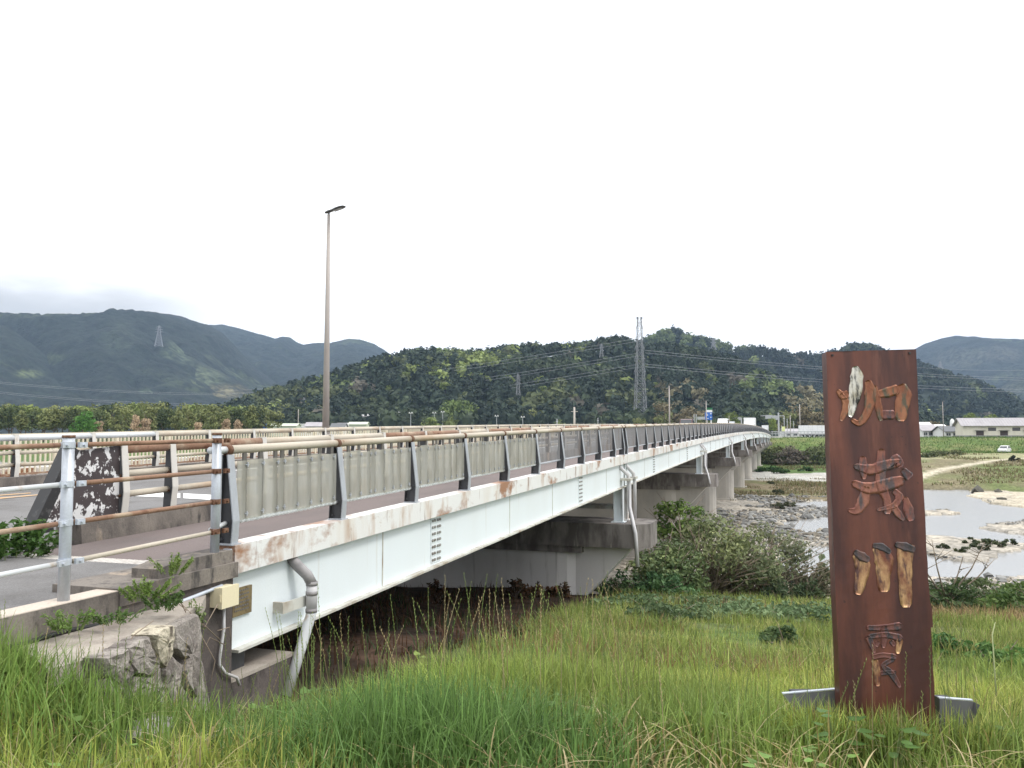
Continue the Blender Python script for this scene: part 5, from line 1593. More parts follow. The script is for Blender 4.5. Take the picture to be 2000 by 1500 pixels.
vehicle("van", "white van near the crest of the bridge", "van", on_road(1412, 4.6), BA + math.pi, 'van', m_white_car, 4.6, 1.7, 2.15)
vehicle("passenger_car", "pale silver car right behind the white van on the bridge", "car", on_road(1427, 4.6), BA + math.pi, 'van', m_grey_car, 3.6, 1.55, 1.95)
vehicle("box_truck", "white box truck coming over the far half of the bridge", "truck", on_road(1464, 3.6), BA + math.pi, 'truck', m_white_car, 7.0, 2.35, 3.7)
vehicle("box_truck", "smaller grey fronted truck at the far bridge end", "truck", on_road(1494, 2.95), BA + math.pi, 'truck', m_grey_car, 6.0, 2.1, 3.9)
vehicle("passenger_car", "white car at the far bridge end below the smaller truck", "car", on_road(1500, 4.2), BA + math.pi, 'car', m_white_car, 4.0, 1.7, 1.5)
p = at(1618, 850, 252)
vehicle("semi_trailer", "long white semi trailer parked on the far levee road", "trailer truck", (p[0], p[1], -.75), R(-14), 'semi', m_white_car, 17.0, 2.45, 3.75)
p = at(1962, 882.5, 186)
p = (p[0], p[1], float(ground_z(np.array([p[0]]), np.array([p[1]]))[0]))
vehicle("parked_car", "white car parked alone on the far riverside terrace", "car", (p[0], p[1], p[2] + .02), R(226), 'car', m_white_car, 4.0, 1.75, 1.55)

# ---------------------------------------------------------------- roadside signs, poles
m_signblue, m_signgreen, m_signwhite = MAT("blue_sign", (.02, .12, .45), rough=.4), MAT("green_sign", (.02, .20, .07), rough=.4), MAT("white_sign", (.75, .75, .75), rough=.4)
m_gal2 = MAT("grey_pole", (.42, .43, .44), rough=.5)
m_concpole = MAT("concrete_pole", (.42, .38, .34), rough=.85)
m_back = MAT("sign_back", (.36, .37, .38), rough=.5)
def rect(px0, py0, px1, py1, Y, d=.1):
    a, b2 = at(px0, py1, Y), at(px1, py0, Y)
    return MB().box(a[0], b2[0], Y, Y + d, a[2], b2[2])
Y = 235
sgn = root("roadside_sign", "tall blue and green filling station style sign on two posts", "sign", at(1385, 850, Y))
for px in (1380.5, 1389): part(rect(px - .8, 797, px + .8, 850, Y + .15, .2), "post", m_signwhite, sgn)
for (a, b2, c2, d2, m_, n) in ((1378.5, 796.5, 1391, 800.5, m_signgreen, "top_panel"), (1378.5, 800.8, 1391, 805, m_signwhite, "middle_panel"), (1377, 805.3, 1391, 820, m_signblue, "lower_panel")):
    pp = part(rect(a, b2, c2, d2, Y, .15), n, m_, sgn)
    if n == "lower_panel":
        mb = MB()
        for (q0, r0, q1, r1) in ((1379, 808, 1381.5, 809.2), (1380.5, 810, 1383, 811.5), (1387.5, 814.2, 1389.4, 816), (1381, 817, 1384, 818), (1387, 807, 1389.6, 809)):
            k = rect(q0, r0, q1, r1, Y - .03, .025); mb.add(k.v, k.f)
        part(mb, "white_marks", m_signwhite, pp)
    if n == "top_panel": part(rect(1380.5, 797.4, 1389.5, 799.6, Y - .03, .025), "dark_band", MAT("dark_green_band", (.01, .09, .03), rough=.4), pp)
Y = 225
s2 = root("direction_sign", "grey backed direction sign left of the blue sign", "sign", at(1369, 850, Y))
part(rect(1362, 814, 1377, 819.5, Y, .1), "panel", m_back, s2)
for px in (1356, 1360): part(rect(px - .5, 809, px + .5, 850, Y + .1, .15), "post", m_gal2, s2)
Y = 330
s3 = root("gantry_sign", "overhead road sign gantry seen from behind at the far bridge end", "sign", at(1521, 845, Y))
part(rect(1520.2, 806, 1522, 850, Y, .4), "post", m_gal2, s3)
part(rect(1486, 811.5, 1531, 812.7, Y + .1, .2), "beam", m_gal2, s3)
part(rect(1495, 810.5, 1509, 818, Y - .1, .15), "panel", m_back, s3)
part(rect(1508.6, 812.8, 1519, 820, Y - .3, .15), "panel", m_back, s3)
part(rect(1431, 815, 1447, 820.5, Y - .3, .15), "panel", m_back, s3)
part(rect(1447.4, 815.6, 1449.2, 850, Y - .2, .2), "post", m_gal2, s3)
for px, top, w, Yp, m_, lab in ((1532, 812, 1.2, 300, m_gal2, "first thin grey pole right of the gantry"), (1544, 811, 1.3, 280, m_concpole, "beige utility pole in front of the brown tree"),
                             (1550.5, 822, .8, 270, m_gal2, "short grey pole between two beige utility poles"), (1563, 790, 1.6, 290, m_concpole, "tallest beige utility pole left of the white trailer"), (1538, 818, .9, 300, m_gal2, "second thin grey pole right of the gantry"),
                             (1424.5, 812, .9, 190, m_concpole, "thin pole standing behind the white van"), (1122, 795, 4.2, 190, m_concpole, "thick pinkish concrete pole rising behind the rails"),
                             (582, 799, 1.2, 420, m_concpole, "thin utility pole beside the thin pylon"), (1168, 816, 1.0, 300, m_gal2, "short pole with a white box behind the rails"), (1088, 818, 1.6, 320, m_gal2, "short pole with twin brackets behind the rails")):
    b0 = at(px, 850, Yp)
    tz = at(px, top, Yp)[2]
    hw = w * Yp / F_PX / 2
    t = root("utility_pole", lab, "pole", (b0[0], b0[1], -1.2))
    part(MB().tube([(b0[0], b0[1], -1.2), (b0[0], b0[1], tz)], [hw * 1.15, hw * .85], 10), "shaft", m_, t, True)
    part(MB().box(b0[0] - hw * 3.2, b0[0] + hw * 3.2, b0[1] - .08, b0[1] + .08, tz - 1.1, tz - .95), "crossarm", m_, t)
p = at(1530, 828, 255)
t = root("banner", "pale yellow banner on a pole at the far bridge end", "banner", at(1530, 850, 255))
part(rect(1527, 833, 1533, 844, 255, .08), "cloth", MAT("yellow_cloth", (.68, .72, .32), rough=.8), t)
part(rect(1526.4, 831, 1526.9, 850, 255, .06), "staff", m_gal2, t)
gw = MB()
for k in range(16):
    x0 = 1508 + k * 7
    q = rect(x0, 842, x0 + .7, 851, 250, .12); gw.add(q.v, q.f)
q = rect(1506, 842.5, 1618, 844, 249.9, .12); gw.add(q.v, q.f)
q = rect(1506, 846.5, 1618, 847.5, 249.9, .12); gw.add(q.v, q.f)
part(gw, "levee_guard_fence", m_gal2, label="low white guard fence along the far levee road", cat="fence")
a = w_uv(U1 + .1, V0 - 1.2); 
eb = root("end_abutment", "pale concrete abutment at the far end of the bridge", "abutment", w_uv(U1 + 1, V0, -3))
part(MB().box(*[q for q in (a[0] - .6, a[0] + 2.2, a[1] - .2, a[1] + 3.0, -6.5, -.35)]), "wing", m_pier, eb)
u2 = w_uv(U1 + 1.2, V0 + 6.5)
mb = MB().hexa([w_uv(U1 + .15, V0 - .1, -7), w_uv(U1 + 2, V0 - .1, -7), w_uv(U1 + 2, V0 + 13.3, -7), w_uv(U1 + .15, V0 + 13.3, -7), w_uv(U1 + .15, V0 - .1, -.6), w_uv(U1 + 2, V0 - .1, -.6), w_uv(U1 + 2, V0 + 13.3, -.6), w_uv(U1 + .15, V0 + 13.3, -.6)])
part(mb, "face_wall", m_pier, eb)

# ---------------------------------------------------------------- buildings
m_cwall = MAT("cream_wall", (.70, .66, .55), [((.6, .56, .46), .5, .45, .7, (1, 1, .5))], rough=.8)
m_wwall = MAT("white_wall", (.72, .72, .70), rough=.8)
m_roofg = MAT("grey_sheet_roof", (.30, .28, .29), [((.36, .34, .35), .4, .4, .7, (1, 1, 1))], rough=.55)
m_tile = MAT("dark_tile_roof", (.10, .105, .11), rough=.6)
m_door = MAT("brown_shutter", (.065, .045, .042), rough=.6)
m_win = MAT("dark_window", (.05, .055, .06), rough=.2)
m_plinth = MAT("grey_plinth", (.3, .29, .28), rough=.9)
X0, Y0, Z0 = at(1882, 853, 226)
wh = root("warehouse", "long cream warehouse with grey roof and dark shutters on the far bank", "warehouse", (X0, Y0, -.75))
Lw, Dw, Hw, Hr = 40.0, 8.0, 3.05, 4.95
part(MB().box(X0, X0 + Lw, Y0, Y0 + Dw, -.05, Hw - .4), "wall", m_cwall, wh)
part(MB().box(X0 - .03, X0 + Lw, Y0 - .03, Y0 + Dw, -.9, -.051), "plinth", m_plinth, wh)
part(MB().prism([(X0 + .001, Y0, Hw - .399), (X0 + .001, Y0 + Dw, Hw - .399), (X0 + .001, Y0 + Dw / 2, Hr - .45)], (.25, 0, 0)), "gable", m_cwall, wh)
rf = MB()
for s in (0, 1):
    e = Y0 - .7 if s == 0 else Y0 + Dw + .7
    rf.prism([(X0 - .7, e, Hw - .62), (X0 - .7, Y0 + Dw / 2, Hr - .32), (X0 - .7, Y0 + Dw / 2, Hr - .2), (X0 - .7, e, Hw - .5)], (Lw + 1.4, 0, 0))
rfo = part(rf, "roof", m_roofg, wh)
rb = MB()
for k in range(50):
    x = X0 - .5 + k * .74
    rb.bar((x, Y0 - .7, Hw - .48), (x, Y0 + Dw / 2, Hr - .18), .06, .05)
part(rb, "roof_ribs", m_roofg, rfo)
for k in range(6):
    x = at(1911 + k * 42, 850, 226)[0]
    d_ = part(MB().box(x - .95, x + .95, Y0 - .02, Y0 - .004, -.85, 1.15), "door", m_door, wh)
    part(MB().box(x - 1.25, x + 1.25, Y0 - .75, Y0 - .005, 1.32, 1.42), "canopy", m_roofg, d_)
    x = at(1932.5 + k * 42, 850, 226)[0]
    v_ = part(MB().box(x - .95, x + .95, Y0 - .03, Y0 - .004, 1.15, 2.05), "vent", m_door, wh)
    mb = MB()
    for q in range(6): mb.box(x - .93, x + .93, Y0 - .05, Y0 - .031, 1.2 + q * .14, 1.27 + q * .14)
    part(mb, "louvre", m_dark, v_)
wh.rotation_euler = (0, 0, R(-14))
def house(px, py, Y, w, d, h, hr, wall, roof, label, name="house", yaw=0, flat=False, nwin=3, cat="house", zb=-.8):
    x, y, _ = at(px, py, Y)
    t = root(name, label, cat, (x, y, zb))
    z0 = zb
    part(MB().box(x - w / 2, x + w / 2, y, y + d, z0, z0 + h), "wall", wall, t)
    if flat:
        part(MB().box(x - w / 2 - .3, x + w / 2 + .3, y - .3, y + d + .3, z0 + h + .002, z0 + h + .4), "roof", roof, t)
    else:
        mb = MB()
        for e in (y - .6, y + d + .6):
            mb.prism([(x - w / 2 - .5, e, z0 + h - .15), (x - w / 2 - .5, y + d / 2, z0 + h + hr), (x - w / 2 - .5, y + d / 2, z0 + h + hr + .15), (x - w / 2 - .5, e, z0 + h)], (w + 1, 0, 0))
        part(mb, "roof", roof, t)
        part(MB().prism([(x - w / 2 + .01, y, z0 + h), (x - w / 2 + .01, y + d, z0 + h), (x - w / 2 + .01, y + d / 2, z0 + h + hr - .05)], (w - .02, 0, 0)), "gable", wall, t)
    for k in range(nwin):
        wx = x - w / 2 + w * (k + .5) / nwin
        fr = part(MB().box(wx - w / nwin * .30, wx + w / nwin * .30, y - .06, y - .002, z0 + h * .35, z0 + h * .75), "window", m_win, t)
        part(MB().box(wx - .04, wx + .04, y - .08, y - .061, z0 + h * .35, z0 + h * .75), "mullion", wall, fr)
    return t
# school like white block at the hill foot
Ysc = 470
xa, xb = at(688, 830, Ysc)[0], at(747, 830, Ysc)[0]
zt = at(700, 812.5, Ysc)[2]; zb_ = at(700, 834, Ysc)[2]
sch = root("school_building", "white two storey block with rows of windows at the hill foot", "building", (xa, Ysc, zb_))
part(MB().box(xa, xb, Ysc, Ysc + 10, zb_ - 2, zt - .5), "wall", m_wwall, sch)
part(MB().box(xa - .6, xb + .6, Ysc - .6, Ysc + 10.5, zt - .498, zt), "roof", m_roofg, sch)
part(MB().box(xa + 8, xa + 9.5, Ysc + 2, Ysc + 4, zt + .002, zt + 1.2).box(xa + 5, xa + 6, Ysc + 2, Ysc + 4, zt + .002, zt + .9), "roof_tanks", m_wwall, sch)
for fl in range(2):
    for k in range(6):
        x = xa + (xb - xa) * (k + .5) / 6
        z = zb_ + .4 + fl * (zt - zb_) * .48
        w_ = part(MB().box(x - .95, x + .95, Ysc - .05, Ysc - .003, z + .9, z + 2.2), "window", m_win, sch)
        part(MB().box(x - .05, x + .05, Ysc - .08, Ysc - .051, z + .9, z + 2.2), "mullion", m_wwall, w_)
    part(MB().box(xa - .2, xb + .2, Ysc - .5, Ysc - .004, zb_ + .75 + fl * (zt - zb_) * .48, zb_ + .95 + fl * (zt - zb_) * .48), "balcony_slab", m_wwall, sch)
m_gh = MAT("pale_green_sheeting", (.50, .54, .42), rough=.6)
house(553, 850, 400, 12.5, 8, 5.3, 1.1, m_gh, m_gh, "pale green sheeted greenhouse beside the thin pylon", "greenhouse", nwin=5, cat="greenhouse")
house(615, 850, 380, 9.0, 8, 4.9, 1.8, m_wwall, m_roofg, "grey roofed shed just left of the tall street lamp")
house(604, 850, 420, 10, 8, 6.2, 1.5, m_wwall, m_wwall, "white roofed building behind the thin pylon", "workshop", flat=True, cat="building")
house(659, 850, 350, 5.5, 7, 4.2, 1.6, m_wwall, m_tile, "small dark roofed house right of the tall street lamp")
house(676, 850, 390, 9, 8, 5.0, 1.5, m_wwall, m_roofg, "pale grey roofed house below the white school block")
house(698, 850, 380, 8, 8, 5.8, 1.0, m_gh, m_gh, "pale green roofed building before the school block", "workshop", cat="building")
house(1553, 850, 330, 7.5, 9, 1.8, 1.5, m_wwall, m_roofg, "grey roofed house behind the beige utility poles")
house(1818, 850, 250, 4.8, 8, 2.2, 1.8, m_wwall, m_roofg, "pale roofed shed just right of the rusty sign", "shed", cat="shed")
house(1838, 850, 270, 5.5, 8, 2.6, 1.6, m_cwall, m_wwall, "white roofed shed left of the dome tower", "shed", cat="shed")
house(1866, 850, 242, 6.0, 7, 1.9, 1.5, m_wwall, m_tile, "dark tiled house touching the cream warehouse's left side")
house(1806, 850, 290, 6.5, 8, 3.5, 1.8, m_wwall, m_wwall, "white shed half behind the rusty sign's right edge", "shed", cat="shed")
xd, yd, _ = at(1860.5, 850, 300)
dm = root("dome_tower", "white rounded tower above low roofs by the warehouse", "tower", (xd, yd, -.8))
part(MB().tube([(xd, yd, -.8), (xd, yd, 4.4), (xd, yd, 5.2), (xd, yd, 5.75), (xd, yd, 5.95)], [.78, .78, .68, .4, .05], 14), "shell", m_wwall, dm, True)
part(MB().box(xd - .5, xd + .5, yd - .95, yd - .78, 2.2, 4.2), "window", m_back, dm)
part(MB().box(xd - 2.4, xd + 2.4, yd - 1, yd + 3, -.8, 2.0), "base_building", m_wwall, dm)
xt, yt, zt_ = at(517, 827, 420)
part(MB().tube([(xt, yt, zt_ - 6), (xt, yt, zt_ + .2), (xt, yt, zt_ + .9), (xt, yt, zt_ + 1.1)], [1.4, 1.4, .9, .1], 12), "water_tank", m_signblue, smooth=True, label="small blue tank at the edge of the far trees", cat="tank")
# ball field floodlights and nets at the hill foot
for px, top, Yp in ((781, 806, 470), (802, 807, 430), (848, 807, 440), (864.5, 805, 450), (903, 806, 470), (1021, 815, 420), (970, 813, 420)):
    b0 = at(px, 846, Yp); tz = at(px, top, Yp)[2]
    t = root("floodlight_pole", "thin pale floodlight pole by the ball field, " + {781: "first", 802: "second", 848: "third", 864.5: "fourth", 903: "fifth", 970: "sixth", 1021: "seventh"}[px] + " from the left", "floodlight", (b0[0], b0[1], -1), "floodlights round the ball field")
    part(MB().tube([(b0[0], b0[1], -1), (b0[0], b0[1], tz)], [.16, .12], 8), "shaft", m_gal2, t)
    part(MB().box(b0[0] - 1.1, b0[0] + 1.1, b0[1] - .1, b0[1] + .1, tz - .1, tz + .12).box(b0[0] - .9, b0[0] - .4, b0[1] - .4, b0[1] - .1, tz + .0, tz + .6).box(b0[0] + .4, b0[0] + .9, b0[1] - .4, b0[1] - .1, tz, tz + .6), "lamp_bar", m_wwall, t)
m_net = MAT("green_net_post", (.16, .26, .22), rough=.7)
b0 = at(777, 850, 480); b1 = at(800, 850, 480)
mb = MB()
for k in range(9):
    x = b0[0] + (b1[0] - b0[0]) * k / 8
    mb.bar((x, 480, -1), (x, 480, at(780, 805 + 8 * (1 - abs(k - 5) / 5), 480)[2]), .16, .16)
for z in (2, 4, 6, 8): mb.bar((b0[0], 480, z), (b1[0], 480, z), .1, .1)
part(mb, "net_fence", m_net, label="green ball field net on tall posts", cat="net")
ORD = ["first", "second", "third", "fourth", "fifth", "sixth", "seventh", "eighth", "ninth", "tenth", "eleventh", "twelfth", "thirteenth", "fourteenth", "fifteenth", "sixteenth", "seventeenth", "eighteenth", "nineteenth", "twentieth", "last but one", "last"]
COUNT = {}
def nth(key):
    COUNT[key] = COUNT.get(key, 0) + 1
    return ORD[COUNT[key] - 1]
# ---------------------------------------------------------------- rocks along the river
m_rock = FOLIAGE("river_stone", trans=0, rough=.9, var=.2, scale=4)
def rocks(name, X, Y, S, cols, seed, sink=.25, **tags):
    g = np.random.default_rng(seed)
    ico = np.array([(0, 0, 1), (.9, 0, .45), (.28, .85, .45), (-.72, .53, .45), (-.72, -.53, .45), (.28, -.85, .45), (.72, .53, -.45), (-.28, .85, -.45), (-.9, 0, -.45), (-.28, -.85, -.45), (.72, -.53, -.45)])
    itri = np.array([(0, 1, 2), (0, 2, 3), (0, 3, 4), (0, 4, 5), (0, 5, 1), (1, 6, 2), (2, 6, 7), (2, 7, 3), (3, 7, 8), (3, 8, 4), (4, 8, 9), (4, 9, 5), (5, 9, 10), (5, 10, 1), (1, 10, 6)])
    n = len(X)
    Z = ground_z(X, Y)
    jit = 1 + .25 * g.normal(size=(n, 11, 1))
    sx = S[:, None] * g.uniform(.7, 1.4, (n, 1)); sy = S[:, None] * g.uniform(.6, 1.1, (n, 1)); sz = S[:, None] * g.uniform(.4, .75, (n, 1))
    a = g.uniform(0, 6.28, (n, 1))
    q = ico[None] * jit
    x = q[..., 0] * sx; y = q[..., 1] * sy
    V = np.stack([X[:, None] + x * np.cos(a) - y * np.sin(a), Y[:, None] + x * np.sin(a) + y * np.cos(a), Z[:, None] + q[..., 2] * sz + sz * sink], -1).reshape(-1, 3)
    F = (itri[None] + (np.arange(n) * 11)[:, None, None]).reshape(-1, 3)
    return np_obj(name, V, [F], m_rock, np.repeat(cols, 11, 0), **tags)
n = 15000
g = np.random.default_rng(5)
Yr = g.uniform(38, 104, n) ** 1.0
ar = g.uniform(.16, .66, n)
Xr = Yr * ar
zr_ = ground_z(Xr, Yr, True)
ur, vr = to_uv(Xr, Yr)
dens = fbm(Xr / 6, Yr / 6, 3, 77)
keep = (zr_ > WATER_Z - .02) & (ur > 40) & (ur < 108) & ((dens > .56) | ((vr > -6.5) & (vr < 12) & (dens > .40)))
Xr, Yr, vr = Xr[keep], Yr[keep], vr[keep]
S = g.uniform(.035, .10, len(Xr)) + .20 * g.uniform(0, 1, len(Xr)) ** 6
near_pier = (vr > -5) & (Yr > 60)
S = np.where(near_pier, S * 1.5 + .05, S)
cc = np.array([.22, .218, .208]) * g.uniform(.55, 1.5, (len(Xr), 1)) * np.where(g.uniform(0, 1, (len(Xr), 1)) > .75, np.array([1.1, 1.0, .85]), np.array([1, 1, 1]))
rocks("river_stones", Xr, Yr, S, cc, 6, kind="stuff", label="grey stones covering the gravel bars of the river", cat="stones")
for px, py, s, lab in ((1990, 1047, .75, "dark boulder at the waterline on the far right"), (1910, 962, 1.1, "flat dark rock in the shallow water before the sand bank"), (1957, 977, .7, "small dark boulder on the sand bank"), (1950, 918 + 45, .5, "low dark stone near the far sandy shore")):
    x, y, _ = on_z(px, py, -7.55)
    rocks("boulder", np.array([x]), np.array([y]), np.array([s]), np.array([[.10, .095, .08]]), int(px), .1, label=lab, cat="boulder")
# flat stones in the near grass
for k, (px, py, Yp, lx_, c, lab) in enumerate(((300, 1412, 4.95, .55, (.22, .205, .185), "flat grey stone slab half sunk in grass below the wing wall"), (418, 1412, 5.1, .22, (.42, .40, .36), "small pale broken stone in the grass beside the flat slab"))):
    x, y, z = at(px, py, Yp)
    rocks("flat_stone", np.array([x]), np.array([y]), np.array([lx_ * .5]), np.array([c]), 40 + k, .75, label=lab, cat="stone")
    bpy.context.view_layer.update()

# ---------------------------------------------------------------- grass
m_grass = FOLIAGE("grass_blades", trans=.42, rough=.55, var=.2, scale=.9)
def blades(X, Y, Z, H, W, lean, col, seed, segs=3, colt=None, bend=1.0):
    g = np.random.default_rng(seed)
    n = len(X)
    ang = g.uniform(0, 2 * np.pi, n)
    ld = np.stack([np.cos(ang), np.sin(ang), np.zeros(n)], 1)
    sa = ang + np.pi / 2 + g.normal(0, .5, n)
    sd = np.stack([np.cos(sa), np.sin(sa), np.zeros(n)], 1)
    base = np.stack([X, Y, Z], 1)
    rows, cols = [], []
    colt = col if colt is None else colt
    for k in range(segs + 1):
        t = k / segs
        c = base + np.array([0, 0, 1.0]) * (H * (t - bend * .42 * np.minimum(lean, 1.3) * t * t))[:, None] + ld * (H * lean * t ** 1.8)[:, None]
        cc = col * (1 - t) + colt * t
        if k < segs:
            w = (W * (1 - .75 * t ** 1.6))[:, None] * .5
            rows += [c - sd * w, c + sd * w]; cols += [cc, cc]
        else:
            rows.append(c); cols.append(cc)
    m = len(rows)
    V = np.stack(rows, 1).reshape(-1, 3)
    C = np.stack(cols, 1).reshape(-1, 3)
    b = (np.arange(n) * m)[:, None]
    Fq = np.concatenate([b + np.array([[2 * k, 2 * k + 1, 2 * k + 3, 2 * k + 2]]) for k in range(segs - 1)], 0) if segs > 1 else np.zeros((0, 4), int)
    Ft = b + np.array([[2 * segs - 2, 2 * segs - 1, 2 * segs]])
    return V, Fq, Ft, C
def grass_obj(name, parts_, **tags):
    Vs, Qs, Ts, Cs, off = [], [], [], [], 0
    for V, Q, T, C in parts_:
        Vs.append(V); Qs.append(Q + off); Ts.append(T + off); Cs.append(C); off += len(V)
    F = [np.vstack(Qs), np.vstack(Ts)]
    F = [f for f in F if len(f)]
    return np_obj(name, np.vstack(Vs), F, m_grass, np.vstack(Cs), kind="stuff", **tags)
capxy = np.array([(p.x, p.y) for p in capo])
def no_grass(X, Y):
    u, v = to_uv(X, Y)
    bad = (v > V0 - .12) & (u < 6.56)
    bad |= (v > V0 - .1) & (u < 7.6) & (u > 6.4)
    bad |= in_poly(X, Y, capxy)
    bad |= (u > 6.6) & (v > soil_edge(u) + 1.2 * (fbm(X / .9, Y / .9, 3, 97) - .5)) & (v < 20)
    return bad
GREENS = np.array([(.26, .335, .085), (.31, .365, .095), (.21, .29, .07), (.36, .39, .125), (.155, .23, .06)])
STRAW = np.array([(.40, .33, .17), (.46, .38, .22), (.30, .22, .10)])
def pick_cols(n, g, X, Y, straw=.05, pal=GREENS):
    f = fbm(X / .9, Y / .9, 3, 91)
    f2 = fbm(X / 2.6 + 5, Y / 2.6, 3, 92)
    i = np.clip(((f - .3) * 2.2 * len(pal) + g.normal(0, .8, n)).astype(int), 0, len(pal) - 1)
    c = pal[i] * np.array([1.08, 1.0, .9])
    c = c * (1 + .5 * (f2 - .5))[:, None]
    s = g.uniform(0, 1, n) < straw
    c[s] = STRAW[g.integers(0, 3, s.sum())]
    return c * g.uniform(.55, 1.35, (n, 1))
def scatter(n, y0, y1, g, amax=.70, power=1.0, aoff=0.0):
    Y = y0 + (y1 - y0) * g.uniform(0, 1, n) ** power
    X = g.uniform(-1, 1, n) * (Y * amax + 1.5)
    return X, Y
g = np.random.default_rng(101)
P = []
# dense near turf
X, Y = scatter(145000, 2.0, 8.6, g, power=.9)
k = ~no_grass(X, Y); X, Y = X[k], Y[k]
u, v = to_uv(X, Y)
dens = fbm(X / .55, Y / .55, 3, 93)
clump = fbm(X / 1.7 + 3, Y / 1.7, 3, 94)
k = (dens + g.uniform(-.25, .25, len(X))) > .40
X, Y, dens, clump, u, v = X[k], Y[k], dens[k], clump[k], u[k], v[k]
n = len(X)
H = (.12 + .22 * np.clip((clump - .28) * 2.2, 0, 1)) * g.uniform(.5, 1.3, n)
H *= np.where(Y < 4.6, .8, 1.0)
def spots(X, Y, L):
    d = np.full(len(X), 9.0)
    for (px, Yc, rx, ry) in L: d = np.minimum(d, ((X - (px - 1000) / F_PX * Yc) / rx) ** 2 + ((Y - Yc) / ry) ** 2)
    return d
THATCH = [(300, 4.75, .5, .35), (430, 4.9, .45, .4), (1180, 4.35, .45, .3), (1330, 4.2, .4, .3), (1230, 5.0, .35, .3), (1780, 4.05, .5, .3), (560, 5.3, .4, .35), (1960, 4.5, .35, .3), (760, 4.1, .35, .2)]
td = spots(X, Y, THATCH) + 1.2 * (dens - .5)
H = np.where(td < 1, H * .55, H)
H = np.where(spots(X, Y, [(290, 4.62, .45, .28), (420, 4.75, .3, .25)]) < 1, H * .55, H)
thc = td < 1.1
# lower growth right in front of the sign, the slab and the ledge
ls = (np.abs(X - 2.32) < .85) & (Y > 3.4) & (Y < 5.3)
H = np.where(ls, H * 1.05, H)
H = np.where((v > 2.6) & (u > 4.6) & (u < 8.5), H * .7, H)
P.append(blades(X, Y, ground_z(X, Y) - .02, H, g.uniform(.006, .0125, n), np.abs(g.normal(.36, .34, n)) + .35 * thc, np.where((thc & (g.uniform(0, 1, n) < .45))[:, None], STRAW[g.integers(0, 3, n)] * g.uniform(.5, 1.0, (n, 1)), pick_cols(n, g, X, Y)), 1))
# tall clumps: lush dark tussock, bright stand at the crest
for (px, py, Yc, rad, cnt, hh, pal) in ((840, 1440, 4.6, .55, 3600, .60, ((.12, .21, .06), (.15, .25, .07))), (930, 1330, 6.2, .7, 3600, .60, ((.26, .35, .08), (.32, .39, .10))), (1080, 1330, 6.3, .6, 2600, .52, ((.28, .36, .085), (.34, .40, .11))),
                                   (640, 1340, 6.1, .55, 1500, .55, ((.19, .27, .07), (.24, .29, .08))), (1400, 1420, 5.0, .6, 2200, .5, ((.2, .29, .07), (.25, .33, .085))), (100, 1400, 5.0, .8, 3600, .55, ((.16, .26, .06), (.21, .30, .075))), (60, 1300, 5.2, .5, 2000, .5, ((.2, .29, .075), (.24, .31, .085))),
                                   (1960, 1440, 5.0, .5, 1600, .42, ((.2, .28, .07), (.26, .33, .085))), (1250, 1380, 6.0, .7, 2000, .45, ((.23, .31, .075), (.28, .34, .09)))):
    cx = (px - 1000) / F_PX * Yc
    X = cx + g.normal(0, rad, cnt); Y = Yc + g.normal(0, rad * .6, cnt)
    k = ~no_grass(X, Y); X, Y = X[k], Y[k]; n = len(X)
    d = np.hypot(X - cx, (Y - Yc) * 1.6) / rad
    H = hh * .84 * g.uniform(.6, 1.15, n) * np.clip(1.15 - .25 * d, .4, 1)
    pal = np.array(pal)
    c = pal[g.integers(0, 2, n)] * g.uniform(.55, 1.3, (n, 1))
    P.append(blades(X, Y, ground_z(X, Y) - .02, H, g.uniform(.006, .012, n), np.abs(g.normal(.36, .34, n)), c, int(px), 4))
# dead arching straw
X, Y = scatter(1700, 3.0, 6.8, g); k = ~no_grass(X, Y); X, Y = X[k], Y[k]; n = len(X)
kk = fbm(X / .6, Y / .6, 3, 95) > .46; X, Y = X[kk], Y[kk]; n = len(X)
P.append(blades(X, Y, ground_z(X, Y), g.uniform(.2, .5, n), g.uniform(.004, .008, n), np.abs(g.normal(.75, .35, n)), STRAW[g.integers(0, 3, n)], 3, 5, bend=1.3))
for (px, Yc, cnt) in ((1235, 4.75, 40), (1080, 4.15, 18), (1480, 4.5, 22), (1560, 4.2, 16), (420, 4.5, 30), (1930, 4.3, 18), (880, 4.15, 16), (1330, 4.3, 24)):
    cx = (px - 1000) / F_PX * Yc
    X = cx + g.normal(0, .16, cnt); Y = Yc + g.normal(0, .16, cnt)
    P.append(blades(X, Y, ground_z(X, Y), g.uniform(.18, .42, cnt), g.uniform(.008, .016, cnt), np.abs(g.normal(1.05, .3, cnt)), STRAW[g.integers(0, 3, cnt)] * 1.15, int(px), 6, bend=1.45))
for (px, Yc, cnt) in ((1560, 5.0, 500), (1610, 4.95, 400), (1875, 4.9, 450), (1720, 4.8, 600)):
    cx = (px - 1000) / F_PX * Yc
    X = cx + g.normal(0, .12, cnt); Y = Yc + g.normal(0, .07, cnt)
    P.append(blades(X, Y, ground_z(X, Y), g.uniform(.15, .36, cnt), g.uniform(.006, .012, cnt), np.abs(g.normal(.3, .3, cnt)), pick_cols(cnt, g, X, Y), int(px), 4))
grass_obj("grass", P, label="lush uncut grass on the near river bank", cat="grass")
